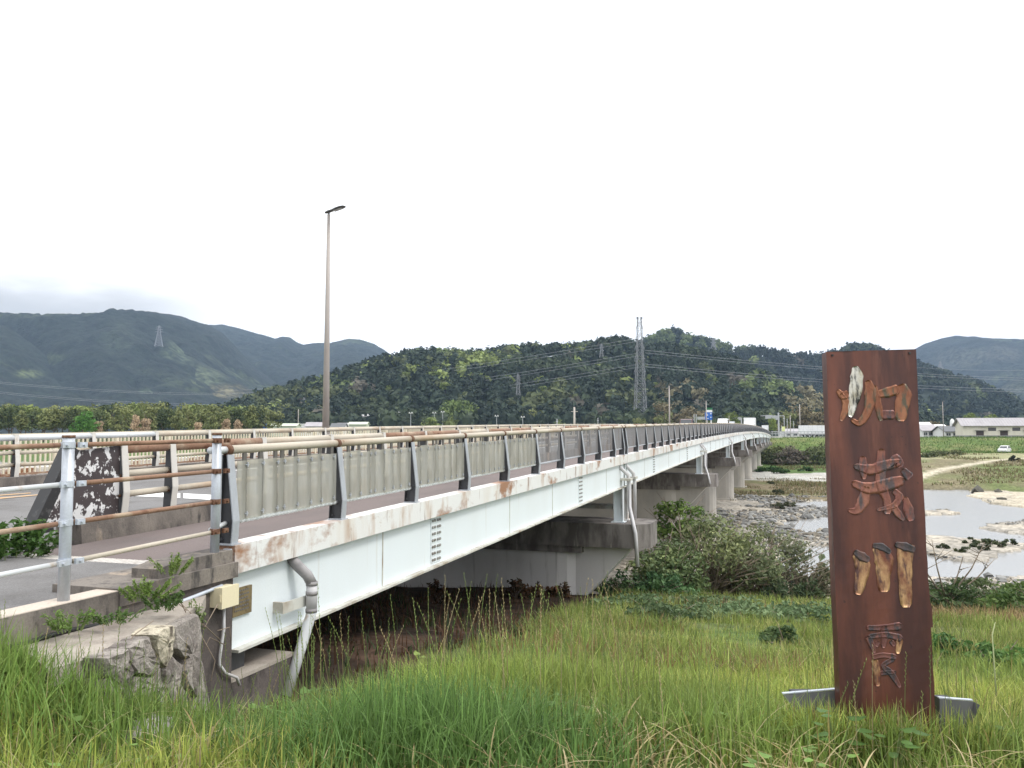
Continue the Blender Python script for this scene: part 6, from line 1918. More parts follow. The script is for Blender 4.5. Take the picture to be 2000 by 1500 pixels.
# seeded stalks standing above the turf
def stalks(n, y0, y1, x0, x1, h0, h1, seed):
    g = np.random.default_rng(seed)
    Vs, Fs, Cs, off = [], [], [], 0
    for i in range(n):
        Yp = g.uniform(y0, y1); px = g.uniform(x0, x1)
        x = (px - 1000) / F_PX * Yp
        if no_grass(np.array([x]), np.array([Yp]))[0]: continue
        z = float(ground_z(np.array([x]), np.array([Yp]))[0])
        H = g.uniform(h0, h1); a = g.uniform(0, 6.28); l = abs(g.normal(.1, .12))
        pts = [Vector((x + math.cos(a) * l * H * t ** 2, Yp + math.sin(a) * l * H * t ** 2, z + H * t)) for t in (0, .35, .65, .85, 1.0)]
        mb = MB().tube(pts, [.0026, .0024, .002, .0017, .001], 3, False)
        cl = np.array((.20, .26, .09)) if g.uniform() < .8 else np.array((.36, .31, .17))
        nv = len(mb.v)
        ear = cl * np.array([1.5, 1.35, 1.3]) if g.uniform() < .8 else cl
        for t in np.linspace(.66, .99, 12):
            q = (pts[2].lerp(pts[3], (t - .65) / .2) if t < .85 else pts[3].lerp(pts[4], (t - .85) / .15))
            s = 1 if int(t * 100) % 2 else -1
            aa = a + 1.57 + g.uniform(-.4, .4)
            e = Vector((math.cos(aa) * .007 * s, math.sin(aa) * .007 * s, .018))
            mb.add([q, q + e * .5 + Vector((.002, 0, 0)), q + e, q + e * .5 - Vector((.002, 0, 0))], [(0, 1, 2, 3)])
        V = np.array([tuple(p) for p in mb.v])
        tri = [f + (f[-1],) * (4 - len(f)) for f in mb.f]
        Vs.append(V); Fs.append(np.array([f for f in mb.f if len(f) == 4]) + off); off += len(V)
        C = np.repeat(cl[None], len(V), 0); C[nv:] = ear
        Cs.append(C)
    return np_obj("seed_stalks", np.vstack(Vs), [np.vstack(Fs)], m_grass, np.vstack(Cs), kind="stuff", label="tall grass stalks with pale seed heads above the turf", cat="grass")
stalks(95, 5.0, 6.6, 560, 1250, .55, .98, 31)
stalks(45, 4.2, 5.6, 1200, 2000, .4, .72, 32)
stalks(30, 4.6, 5.4, 0, 420, .4, .7, 33)
stalks(26, 5.9, 6.9, 380, 620, .45, .8, 34)
# broad leaved weeds
m_weed = FOLIAGE("broad_leaf", trans=.35, rough=.45, var=.12, scale=8)
def weed(px, py, Yp, n, size, c, label, name="broadleaf_weed", grp=None, spread=.12, hmax=.3):
    g = np.random.default_rng(int(px * 7 + py))
    x, y, z = at(px, py, Yp)
    gz = float(ground_z(np.array([x]), np.array([y]))[0])
    z = max(gz, z - .12)
    r = root(name, label, "weed", (x, y, gz), grp)
    st = MB()
    for i in range(n):
        a = g.uniform(0, 6.28); rr = spread * math.sqrt(g.uniform(0.05, 1)); hh = g.uniform(.35, 1) * (z - gz + .16)
        tip = Vector((x + rr * math.cos(a), y + rr * math.sin(a), gz + hh))
        st.tube([Vector((x + .2 * rr * math.cos(a), y + .2 * rr * math.sin(a), gz)), tip], [.004, .0025], 4)
        s = size * g.uniform(.65, 1.2)
        d = Vector((math.cos(a), math.sin(a), g.uniform(-.35, .25))).normalized()
        sd = Vector((-math.sin(a), math.cos(a), 0))
        up = d.cross(sd)
        # heart shaped leaf: 9 outline points and a midrib
        out = [(0, 0, 0), (-.08, .22, .03), (.12, .42, .05), (.45, .40, .05), (.8, .2, .02), (1.08, 0, -.08), (.8, -.2, .02), (.45, -.40, .05), (.12, -.42, .05), (-.08, -.22, .03)]
        vs = [tip + d * (q[0] * s) + sd * (q[1] * s) - up * (q[2] * s) for q in out] + [tip + d * (.35 * s) + up * (.03 * s), tip + d * (.75 * s)]
        fs = [(0, 1, 10), (1, 2, 10), (2, 3, 10), (3, 4, 11, 10), (4, 5, 11), (5, 6, 11), (6, 7, 10, 11), (7, 8, 10), (8, 9, 10), (9, 0, 10)]
        me = mesh_of("leaf", MB().add(vs, fs), m_weed, tip, False)
        at_ = me.color_attributes.new("Col", 'FLOAT_COLOR', 'POINT')
        cc = np.array(c) * g.uniform(.75, 1.25)
        at_.data.foreach_set("color", np.tile(np.append(cc, 1), len(me.vertices)).astype(np.float32))
        place("leaf", me, r, tip)
    part(st, "stems", m_weed if False else MAT("weed_stem", (.12, .16, .05), rough=.7) if "weed_stem" not in bpy.data.materials else bpy.data.materials["weed_stem"], r)
for (px, py, Yp, n, s, c, lab) in ((600, 1360, 6.0, 9, .085, (.12, .21, .05), "pale green broad leaved weed at the foot of the bearing shelf"), (640, 1345, 6.2, 7, .10, (.09, .17, .06), "dark green broad leaved weed against the dark soil under the girder"),
                              (1040, 1400, 4.9, 9, .085, (.08, .16, .05), "low broad leaved weed in the centre of the near grass"), (1110, 1375, 5.2, 8, .08, (.13, .22, .045), "light green broad leaved weed right of the dark tussock"),
                              (1640, 1390, 4.7, 9, .08, (.10, .19, .05), "broad leaved weed before the left corner of the rusty sign"), (1740, 1420, 4.55, 9, .075, (.10, .18, .05), "broad leaved weed before the middle of the rusty sign"),
                              (1370, 1390, 5.0, 6, .08, (.15, .24, .05), "yellow green broad leaved weed left of the sign's ground light"), (1940, 1400, 5.0, 8, .07, (.14, .23, .05), "yellow green broad leaved weed right of the sign's ground light"),
                              (820, 1290, 6.6, 6, .06, (.2, .27, .06), "small bright weed on the grass crest below the girder"), (75, 1400, 4.9, 8, .06, (.10, .19, .05), "broad leaved weed in the lush grass at far left")):
    weed(px, py, Yp, n, s, c, lab)

gw = np.random.default_rng(404)
wl = sorted((float(gw.uniform(120, 1980)), float(gw.uniform(4.0, 5.6))) for _ in range(19))
for k, (px, Yp) in enumerate(wl):
    py = 850 + F_PX * (1.62 + .1 * (Yp - 4)) / Yp
    b_ = gw.uniform(.8, 1.35)
    weed(px, py, Yp, int(gw.integers(5, 9)), float(gw.uniform(.045, .075)), (.15 * b_, .25 * b_, .06 * b_), ORD[k] + " from the left among the low broad leaved weeds in the near grass", grp="low broad leaved weeds in the near grass", spread=.16)
# leafy tufts growing on the kerb and median
def tuft(px, py, Yp, w, h, n, size, c1, c2, label, seed, name="weed_tuft", cat="weed", zb=None):
    g = np.random.default_rng(seed)
    x, y, z = at(px, py, Yp)
    r = root(name, label, cat, (x, y, z))
    st = MB()
    Ps = []
    for i in range(14):
        a = g.uniform(0, 6.28); q = math.sqrt(g.uniform(0, 1)) * w * .5
        tip = Vector((x + q * math.cos(a), y + q * math.sin(a) * .6, z + h * g.uniform(.45, 1) * (1 - .3 * q / w)))
        b0 = Vector((x + q * .4 * math.cos(a), y + q * .4 * math.sin(a), z - .04))
        st.tube([b0, b0.lerp(tip, .6) + Vector((0, 0, .02)), tip], [.005, .004, .002], 4)
        for k in range(n // 14):
            t = g.uniform(.2, 1)
            Ps.append(np.array(b0.lerp(tip, t)) + g.normal(0, size * .9, 3))
    Ps = np.array(Ps)
    N = g.normal(size=Ps.shape); N[:, 2] = np.abs(N[:, 2]) + .5
    V, F = leaf_quads(Ps, N, size * g.uniform(.6, 1.3, len(Ps)), g, 1.5)
    t = g.uniform(0, 1, (len(Ps), 1))
    C = np.repeat(np.array(c1) * (1 - t) + np.array(c2) * t, 4, 0)
    cs = V.mean(0)
    me = np_mesh("leaves", V - cs, [F], m_leaf, C)
    place("leaves", me, r, cs)
    part(st, "stems", bpy.data.materials["weed_stem"], r)
tuft(30, 1082, 8.4, 1.0, .38, 1100, .028, (.05, .11, .025), (.10, .19, .045), "leafy green tuft growing at the nose of the median kerb", 3)
tuft(285, 1160, 6.35, .62, .15, 1300, .008, (.12, .2, .04), (.2, .28, .07), "feathery pale weeds sprouting on the kerb beside the end block", 4)
tuft(335, 1112, 6.6, .42, .13, 900, .0075, (.13, .2, .045), (.22, .3, .08), "feathery weed growing between kerb and end block", 5)
tuft(315, 1180, 6.3, .5, .10, 700, .010, (.05, .10, .025), (.10, .17, .045), "dark creeping weed over the conduit below the kerb", 6)
tuft(225, 1205, 6.0, .5, .07, 500, .009, (.06, .12, .03), (.11, .19, .05), "thin creeping weed along the foot of the kerb", 7)
tuft(140, 1222, 5.7, .42, .13, 500, .010, (.10, .18, .04), (.17, .26, .06), "bright green weed at the kerb foot left of the wall cap", 8)
tuft(378, 1235, 6.75, .16, .30, 240, .013, (.13, .19, .06), (.2, .25, .09), "pale moss and fern hanging on the wing wall's end", 9)
# bare bramble stems before the abutment
br = MB()
for pts in ([(425, 1180, 6.9), (400, 1225, 6.7), (350, 1175, 6.6)], [(430, 1250, 6.9), (400, 1222, 6.8), (350, 1180, 6.6), (325, 1165, 6.4)], [(392, 1240, 6.8), (420, 1290, 6.9), (412, 1330, 6.8)], [(425, 1232, 6.9), (448, 1225, 7.0), (452, 1260, 7.0)], [(225, 1290, 5.6), (262, 1240, 5.7), (300, 1212, 5.9)], [(372, 1270, 6.7), (365, 1200, 6.6), (345, 1160, 6.4)], [(440, 1260, 7.0), (410, 1245, 6.9), (395, 1275, 6.8)]):
    br.tube([at(*p) for p in pts], [.005, .004, .003], 5)
part(br, "bramble", m_twig, smooth=True, label="bare grey bramble stems straggling over the wing wall and abutment", cat="bramble")
# slender dry stalk
dm_ = MB().tube([at(1947, 1372, 6.3), at(1942, 1300, 6.3), at(1938, 1240, 6.35), at(1944, 1215, 6.4)], [.006, .005, .004, .002], 5)
part(dm_, "dry_stalk", MAT("pale_stalk", (.35, .38, .2), rough=.8), smooth=True, label="single pale dry stalk standing on the slope right of the rusty sign", cat="stalk")

# ---------------------------------------------------------------- middle slope
P = []
X, Y = scatter(72000, 8.2, 21, g, .72, .8)
u, v = to_uv(X, Y)
k = ~no_grass(X, Y); X, Y, u, v = X[k], Y[k], u[k], v[k]
dens = fbm(X / 1.3, Y / 1.3, 3, 111)
k = dens + g.uniform(-.2, .2, len(X)) > .30; X, Y, dens = X[k], Y[k], dens[k]; n = len(X)
MIDG = np.array([(.20, .28, .08), (.235, .31, .085), (.275, .335, .105), (.145, .215, .062), (.31, .34, .13)])
dry = fbm(X / 3, Y / 3, 3, 112)
c = pick_cols(n, g, X, Y, .05, MIDG)
d_ = (dry > .66) & (g.uniform(0, 1, n) < .3); c[d_] = np.array([.25, .17, .08]) * g.uniform(.7, 1.2, (d_.sum(), 1))
P.append(blades(X, Y, ground_z(X, Y) - .02, (.14 + .22 * np.clip((dens - .35) * 3, 0, 1)) * g.uniform(.6, 1.3, n), g.uniform(.010, .020, n), np.abs(g.normal(.35, .3, n)), c, 5, 2))
X, Y = scatter(36000, 20, 36, g, .75, .9)
u, v = to_uv(X, Y)
k = ~no_grass(X, Y) & (u < 37.5); X, Y = X[k], Y[k]; n = len(X)
a = X / Y
band = (Y > 20.5) & (Y < 24.8) & (a > .42) & (fbm(X / 2, Y / 1.2, 3, 115) > .36)
c = pick_cols(n, g, X, Y, .05, MIDG)
c[band] = np.array([.40, .29, .15]) * g.uniform(.6, 1.25, (band.sum(), 1))
d_ = (fbm(X / 3, Y / 3, 3, 116) > .60) & (g.uniform(0, 1, n) < .5); c[d_] = np.array([.24, .16, .08]) * g.uniform(.7, 1.2, (d_.sum(), 1))
P.append(blades(X, Y, ground_z(X, Y) - .02, g.uniform(.2, .5, n) * np.where(band, 1.15, 1), g.uniform(.020, .04, n), np.abs(g.normal(.35, .3, n)), c, 6, 2))
# sparse dry growth in the shade under the deck
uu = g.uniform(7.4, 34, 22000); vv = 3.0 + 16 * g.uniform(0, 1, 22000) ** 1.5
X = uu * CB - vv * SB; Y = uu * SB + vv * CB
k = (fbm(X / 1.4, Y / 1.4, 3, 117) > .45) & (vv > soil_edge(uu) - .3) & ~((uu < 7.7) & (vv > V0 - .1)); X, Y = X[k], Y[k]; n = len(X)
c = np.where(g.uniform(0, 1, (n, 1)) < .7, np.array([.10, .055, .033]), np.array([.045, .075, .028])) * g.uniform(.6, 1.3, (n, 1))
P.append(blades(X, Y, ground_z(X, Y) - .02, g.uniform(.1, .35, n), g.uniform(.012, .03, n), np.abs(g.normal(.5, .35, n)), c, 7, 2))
grass_obj("slope_grass", P, label="green and dry grass on the slope down to the river", cat="grass")

# ---------------------------------------------------------------- bushes
def bush(px, py, Yp, w, h, n, size, c1, c2, label, seed, twigs=40, name="bush", cat="bush", d=None, grp=None, twig_out=.15, base=None, asp=1.35, lobes=16, mat=None):
    """py: pixel of the foot"""
    g = np.random.default_rng(seed)
    x, y, z = at(px, py, Yp)
    if base is None:
        z = float(ground_z(np.array([x]), np.array([Yp]))[0]) - .05
    else: z = base
    d = d or w * .7
    r = root(name, label, cat, (x, y, z), grp)
    Vs, Fs, Cs, off = [], [], [], 0
    tips = []
    for i in range(lobes):
        a = g.uniform(0, 6.28); q = math.sqrt(g.uniform(0, 1))
        zz = g.uniform(.15, .85) * (1 - .45 * q * q)
        cx, cy, cz = x + w * .42 * q * math.cos(a), y + d * .42 * q * math.sin(a), z + h * zz
        tips.append((cx, cy, cz))
        m = n // lobes
        dd = g.normal(size=(m, 3)); dd /= np.linalg.norm(dd, axis=1, keepdims=True)
        rad = g.uniform(.25, 1.15, m) ** .7
        rx, rz = w * g.uniform(.11, .19), h * g.uniform(.11, .19)
        Pp = np.array([cx, cy, cz]) + dd * rad[:, None] * np.array([rx, rx, rz])
        Pp[:, 2] = np.maximum(Pp[:, 2], z + .03)
        N = dd + .8 * g.normal(size=dd.shape) + np.array([0, 0, .5])
        V, F = leaf_quads(Pp, N, size * g.uniform(.55, 1.3, m), g, asp)
        t = np.clip(g.uniform(0, .7) + g.normal(0, .22, (m, 1)), 0, 1)
        C = (np.array(c1) * (1 - t) + np.array(c2) * t) * g.uniform(.75, 1.2, (m, 1))
        Vs.append(V); Fs.append(F + off); Cs.append(np.repeat(C, 4, 0)); off += len(V)
    V = np.vstack(Vs); cs = V.mean(0)
    me = np_mesh("leaves", V - cs, [np.vstack(Fs)], mat or m_leaf, np.vstack(Cs))
    place("leaves", me, r, cs)
    mb = MB()
    for i in range(twigs):
        t = tips[i % len(tips)]
        b0 = Vector((x + g.normal(0, w * .08), y + g.normal(0, d * .08), z))
        e = Vector(t) + Vector(g.normal(0, 1, 3) * np.array([w, d, h]) * twig_out)
        e.z = max(e.z, z + .1)
        mid = b0.lerp(e, .55) + Vector((g.normal(0, w * .03), g.normal(0, d * .03), h * .06))
        rr = .012 + .006 * h
        mb.tube([b0, mid, e], [rr, rr * .6, rr * .25], 4)
    part(mb, "stems", m_twig, r, True)
    return r
SG = (.045, .070, .030), (.125, .155, .065)
# the big tangle right of the first pier
bush(1385, 1165, 31, 5.4, 3.9, 5000, .075, (.12, .15, .075), (.31, .335, .15), "large tangled green shrub hiding the foot of the second pier", 1, 130, lobes=26, twig_out=.12)
bush(1310, 1165, 29.5, 3.4, 2.7, 2600, .07, (.10, .145, .065), (.25, .30, .12), "olive green rounded shrub beside the first pier cap", 2, 60)
bush(1490, 1160, 33, 5.4, 3.3, 2900, .07, (.13, .15, .085), (.27, .285, .16), "loose grey green shrub between the tangle and the water", 3, 120, twig_out=.2)
bush(1560, 1165, 33, 3.6, 2.0, 1300, .075, (0.102, 0.109, 0.065), (0.217, 0.217, 0.116), "twiggy brown grey shrub at the water's edge left of the sign", 4, 130, twig_out=.24)
bush(1330, 1005, 40, 3.4, 2.2, 1500, .10, (0.102, 0.174, 0.043), (0.275, 0.377, 0.102), "sprawling yellow green sapling before the second pier", 5, 60, base=-5.0, twig_out=.25, name="sapling")
bush(1290, 1150, 27.5, 2.4, 1.0, 1500, .07, (0.051, 0.109, 0.043), (0.116, 0.210, 0.080), "low dark vine mound at the foot of the olive shrub", 6, 20)
bush(1210, 1165, 28, 1.8, 1.1, 900, .06, (0.043, 0.087, 0.036), (0.102, 0.160, 0.058), "dark weeds growing against the first pier's foot", 7, 30)
bush(1520, 1152, 30, 1.9, 1.2, 900, .055, (0.043, 0.072, 0.036), (0.116, 0.145, 0.065), "small dark bush left of the rusty sign near the water", 8, 40)
bush(1575, 1150, 31, 1.5, 1.0, 700, .055, (0.051, 0.080, 0.041), (0.131, 0.174, 0.072), "second small dark bush just left of the rusty sign", 9, 40)
# leggy plant with heart leaves over the water
t = bush(1598, 1135, 34, 1.0, 2.3, 110, .20, (0.087, 0.123, 0.065), (0.145, 0.189, 0.087), "leggy plant with big round leaves before the white water", 10, 14, twig_out=.05, lobes=9)
# creeping broadleaf patches on the slope
for i, (px, Yp, w, n, lab) in enumerate(((1230, 20.5, 2.2, 1100, "broad leaved creeper patch below the first pier"), (1350, 19.5, 2.6, 1500, "widest grey green creeper patch on the slope"), (1450, 20.0, 2.6, 1500, "grey green creeper patch under the tangled shrub"), (1550, 19.0, 2.6, 1500, "grey green creeper patch just left of the rusty sign"), (1400, 22.5, 3.0, 1500, "upper creeper patch among dry orange stems"), (1290, 17.0, 1.6, 700, "small dark creeper patch at the edge of the bridge shade"))):
    bush(px, 1200, Yp, w, .55, n, .06, (0.102, 0.160, 0.072), (0.217, 0.290, 0.138), lab, 20 + i, 12, d=1.6, name="creeper", cat="creeper", asp=1.1, lobes=22)
bush(1527, 1275, 13.6, .75, .42, 650, .04, (0.087, 0.145, 0.058), (0.217, 0.304, 0.123), "small round bush alone on the grass slope left of the sign", 30, 14)
bush(1851, 1300, 13.0, .75, .42, 900, .035, (0.051, 0.123, 0.036), (0.102, 0.203, 0.058), "small dark green clump just right of the rusty sign", 31, 10)
bush(1950, 1330, 11.5, 1.0, .38, 1100, .035, (0.072, 0.145, 0.043), (0.145, 0.246, 0.065), "dark green weed clump on the slope by the dry stalk", 32, 10)
bush(1560, 1310, 11.5, 1.1, .22, 700, .03, (0.131, 0.232, 0.058), (0.377, 0.435, 0.087), "yellow flowering weeds on the slope left of the sign", 33, 10, name="flowering_weed")
# reddish weeds in the shade at the pier foot
for i, (px, Yp, h) in enumerate(((1010, 24.5, .8), (1040, 24.8, .75), (1080, 25.2, .5), (860, 22, .9), (1095, 25, .6))):
    bush(px, 1165, Yp, .7, h, 260, .055, (.05, .04, .02), (.15, .07, .035), ["reddish weed before the pale pier wall", "second reddish weed before the pale pier wall", "short dark weed near the pier's bright corner", "dark arching weed in the deep shade under the girder", "small weed touching the pier's bright corner"][i], 40 + i, 16, name="weed", cat="weed", twig_out=.1)
# right hand thicket before the water
for i, (px, Yp, w, h, c1, c2, lab) in enumerate(((1850, 27, 3.2, 1.25, (.04, .07, .025), (.10, .15, .05), "dark leafy thicket right of the sign"), (1920, 28, 3.6, 1.3, (.06, .09, .035), (.14, .18, .065), "grey green thicket behind the dry grass band"), (1990, 26, 3.4, 1.35, (.06, .11, .03), (.16, .22, .06), "bright green thicket at the right edge"),
                                           (2060, 27, 3.6, 1.5, (.05, .09, .03), (.13, .19, .05), "leafy thicket past the right edge"), (1880, 33, 4.0, 1.3, (.08, .10, .05), (.17, .19, .08), "paler thicket just before the white water"), (1965, 34, 4.2, 1.6, (.09, .12, .045), (.19, .24, .08), "yellow green thicket just before the water at right"), (1800, 31, 3.0, 1.2, (.05, .075, .035), (.12, .15, .06), "thicket half hidden behind the rusty sign"))):
    bush(px, 1170, Yp, w, h, 1900, .065, c1, c2, lab, 50 + i, 50, twig_out=.14, name="thicket")
bt = MB()
g2 = np.random.default_rng(9)
bx = Vector(at(1848, 1175, 27)); 
for (ax, az) in ((-1.0, 2.0), (-.4, 2.2), (.6, 1.6), (1.3, 2.1), (1.6, 1.5)):
    e = bx + Vector((ax, 0, az * .9))
    m_ = bx.lerp(e, .5) + Vector((ax * .15, 0, .1))
    bt.tube([bx, m_, e], [.035, .022, .008], 5)
    for k in range(4):
        s = m_.lerp(e, g2.uniform(0, .8)); q = s + Vector((g2.normal(0, .4), g2.normal(0, .3), g2.uniform(.1, .5)))
        bt.tube([s, q], [.014, .005], 4)
part(bt, "bare_shrub", m_twig, smooth=True, label="leafless shrub with forked stems right of the sign", cat="shrub")
# dark weeds on the gravel bars
for i, px in enumerate((1895, 1908, 1925, 1938, 1952, 1966, 1975, 1845, 1880, 1918)):
    py = 1062 + (i * 7) % 20
    x, y, _ = on_z(px, py, -7.5)
    bush(px, py, y, 1.0, .5, 150, .09, (.045, .06, .03), (.10, .12, .05), ORD[sorted((1895, 1908, 1925, 1938, 1952, 1966, 1975, 1845, 1880, 1918)).index(px)] + " from the left: small dark weed clump on the gravel bar", 70 + i, 4, name="weed_clump", cat="weed", grp="weed clumps on the gravel bar", lobes=6)
for i, (px, py, lab) in enumerate(((1337, 990, "dark weed clump on the gravel right of the piers"), (1515, 993, "lone weed clump on the gravel beside the thin pool"), (1540, 990, "dark weed clump at the edge of the thin pool"), (1520, 965, "dark shrublet on the brown flat"), (1503, 945, "twiggy shrublet by the last piers"))):
    x, y, _ = on_z(px, py, -7.45)
    bush(px, py, y, 1.6, .8, 240, .12, (.06, .07, .04), (.12, .13, .06), lab, 90 + i, 14, name="weed_clump", cat="weed", lobes=7)
# scrub on the far bank, near side of the levee
fb = [(1480, 200, 7, 3.6), (1505, 195, 9, 4.0), (1528, 200, 9, 4.6), (1550, 192, 9, 4.8), (1572, 198, 10, 5.0), (1595, 192, 10, 4.6), (1615, 198, 9, 5.2), (1637, 196, 9, 4.8)]
lab_fb = ["nearest the bridge end", "second from the bridge end", "third from the bridge end", "grey purple and twiggy at the scrub's middle", "tallest at the middle of the scrub", "left of the sign by three", "left of the sign by one", "half behind the sign's left edge"]
for i, (px, Yp, w, h) in enumerate(fb):
    c1, c2 = ((.06, .075, .035), (.16, .18, .075)) if i not in (3, 4) else ((.10, .085, .07), (.21, .18, .14))
    bush(px, 903, Yp, w, h, 1000, .28, c1, c2, "far bank scrub bush below the levee, " + lab_fb[i], 110 + i, 30, mat=m_leaf_far, twig_out=.12)
for i, (px, py, Yp, w) in enumerate(((1500, 925, 165, 5), (1515, 921, 170, 4), (1528, 930, 160, 4), (1575, 921, 170, 3))):
    bush(px, py, Yp, w, 1.3, 300, .25, (.03, .06, .02), (.06, .12, .035), ORD[i] + " dark green low bush from the bridge end on the far gravel flat", 130 + i, 4, mat=m_leaf_far, grp="low bushes on the far gravel flat", lobes=8)
for i, (px, Yp, w) in enumerate(((1830, 175, 5), (1862, 178, 6), (1815, 172, 5))):
    bush(px, 893, Yp, w, 1.5, 320, .25, (.08, .10, .045), (.17, .18, .08), ["dry low bush on the far terrace by the pale path", "wider dry low bush on the far terrace", "dry low bush beside the sign's right edge on the far terrace"][i], 140 + i, 12, mat=m_leaf_far, lobes=8)
bush(1978, 897, 150, 2.2, 1.2, 200, .2, (.025, .03, .02), (.05, .06, .035), "round dark bush beside the pale far path", 150, 4, mat=m_leaf_far, lobes=6)
# grass on levee and terrace
X = []; Y = []
P = []
Yl = g.uniform(118, 236, 26000); al = g.uniform(.30, .66, 26000); Xl = Yl * al
ul, vl = to_uv(Xl, Yl)
k = (((ul > 206) & (ul < 247)) | ((ul > 128) & (fbm(Xl / 9, Yl / 14, 3, 131) > .5))) & (seg_dist(Xl, Yl, PATH) > 2.4)
k &= ~((al < .435) & (ul > 140) & (ul < 182))
Xl, Yl, ul, al = Xl[k], Yl[k], ul[k], al[k]; n = len(Xl)
c = np.where((ul > 206)[:, None], np.array([.085, .15, .035]), np.array([.18, .15, .08])) * g.uniform(.65, 1.4, (n, 1))
k2 = g.uniform(0, 1, n) < .25; c[k2] = np.array([.15, .18, .06])
P.append(blades(Xl, Yl, ground_z(Xl, Yl) - .05, g.uniform(.25, .7, n), g.uniform(.12, .3, n), np.abs(g.normal(.4, .3, n)), c, 9, 1))
Yl = g.uniform(95, 142, 9000); al = g.uniform(.26, .44, 9000); Xl = Yl * al
k = (fbm(Xl / 5, Yl / 9, 3, 133) > .47); Xl, Yl = Xl[k], Yl[k]; n = len(Xl)
k = ground_z(Xl, Yl) > WATER_Z; Xl, Yl = Xl[k], Yl[k]; n = len(Xl)
c = np.where(g.uniform(0, 1, (n, 1)) < .75, np.array([.23, .18, .105]), np.array([.12, .14, .06])) * g.uniform(.65, 1.3, (n, 1))
P.append(blades(Xl, Yl, ground_z(Xl, Yl) - .03, g.uniform(.2, .55, n), g.uniform(.06, .16, n), np.abs(g.normal(.4, .3, n)), c, 10, 1))
grass_obj("far_grass", P, label="green and brown grass on the far bank and levee", cat="grass")

# ---------------------------------------------------------------- trees beyond the bridge on the left
g = np.random.default_rng(51)
# front row, with the odd ones named
lefts = []
px = -70
i = 0
while px < 500:
    key = ("dark", "bamboo", "bamboo", "olive", "dark", "bamboo")[i % 6]
    if px > 190 and i % 3 != 0: key = "bamboo"
    top = 790 + g.uniform(-4, 8) + (6 if 300 < px < 360 else 0)
    lefts.append((px, top, 215 + g.uniform(-12, 18), key))
    px += 22 + g.uniform(-4, 5)
    i += 1
labels = {"dark": "dark evergreen in the wood behind the left railings", "bamboo": "slender olive tree in the wood behind the left railings", "olive": "broad olive tree in the wood behind the left railings"}
def height_for(px, top, Yp): return at(px, top, Yp)[2] + 1.5
for (px, top, Yp, key) in lefts:
    H = height_for(px, top, Yp); h0 = {"dark": 9, "bamboo": 10, "olive": 9}[key]
    b0 = at(px, 850, Yp)
    plant_tree({"dark": "evergreen_tree", "bamboo": "slender_tree", "olive": "broadleaf_tree"}[key], key, (b0[0], b0[1], -1.5), H / h0, nth("front " + key) + " from the left: " + labels[key], "tree", "wood behind the left railings, " + {"dark": "evergreens", "bamboo": "slender trees", "olive": "broad trees"}[key])
b0 = at(162, 850, 195); plant_tree("broadleaf_tree", "bright", (b0[0], b0[1], -1.5), height_for(162, 803, 195) / 8 * 1.04, "single vivid green round tree standing in front of the left wood", "tree")
for px, top, lab in ((265, 806, "copper conifer behind the white pipe rail, leftmost of its pair"), (284, 806, "copper conifer, right one of the leftmost pair"), (192, 812, "faded copper conifer just right of the vivid green tree"), (386, 815, "small pale copper conifer between dark trees"), (442, 807, "copper conifer, left one of the slim pair by the greenhouse"), (464, 809, "copper conifer, right one of the slim pair by the greenhouse")):
    b0 = at(px, 850, 198)
    hh = height_for(px, top, 198) / 9
    plant_tree("copper_conifer", "copper", (b0[0], b0[1], -1.5), (hh * .8, hh * .8, hh), lab, "tree")
# second row, paler
i = 0
px = -80
while px < 545:
    Yp = 300 + g.uniform(-15, 25)
    top = float(np.interp(px, [-80, 40, 90, 130, 200, 270, 340, 400, 450, 500, 545], [785, 782, 792, 791, 781, 779, 779, 783, 788, 786, 792])) + g.uniform(-3, 4)
    key = ("olive", "pale", "olive", "dark")[i % 4] if px < 430 else ("dark", "olive", "pale")[i % 3]
    b0 = at(px, 850, Yp)
    plant_tree({"olive": "broadleaf_tree", "pale": "broadleaf_tree", "dark": "evergreen_tree"}[key], key, (b0[0], b0[1], -1.5), height_for(px, top, Yp) / 9, nth("back " + key) + " from the left: " + {"olive": "olive crowned tree in the back row of the left wood", "pale": "fresh green crowned tree in the back row of the left wood", "dark": "dark crowned tree in the back row of the left wood"}[key], "tree", "back row of the left wood, " + key + " crowns")
    px += 27 + g.uniform(-5, 6); i += 1
# trees along the foot of the mid hill
foot = [(500, 792, 470, "dark"), (525, 795, 480, "olive"), (550, 783, 500, "olive"), (575, 790, 490, "dark"), (600, 781, 520, "olive"), (618, 788, 500, "olive"), (650, 783, 520, "olive"), (672, 782, 530, "olive"), (690, 787, 510, "dark"), (712, 792, 510, "dark"), (735, 795, 500, "dark"), (755, 800, 490, "dark"),
        (775, 800, 500, "dark"), (808, 794, 500, "olive"), (830, 789, 500, "olive"), (858, 788, 510, "dark"), (935, 800, 500, "olive"), (955, 805, 480, "olive"), (975, 810, 470, "brown"), (1075, 812, 460, "olive"), (1100, 796, 500, "brown"), (1120, 795, 520, "dark"), (1145, 790, 520, "dark"), (1170, 783, 540, "dark"), (1195, 790, 520, "dark"), (1225, 800, 480, "dark"),
        (1270, 805, 470, "dark"), (1285, 812, 460, "olive"), (1430, 805, 440, "dark"), (1455, 810, 430, "dark"), (1480, 800, 450, "dark")]
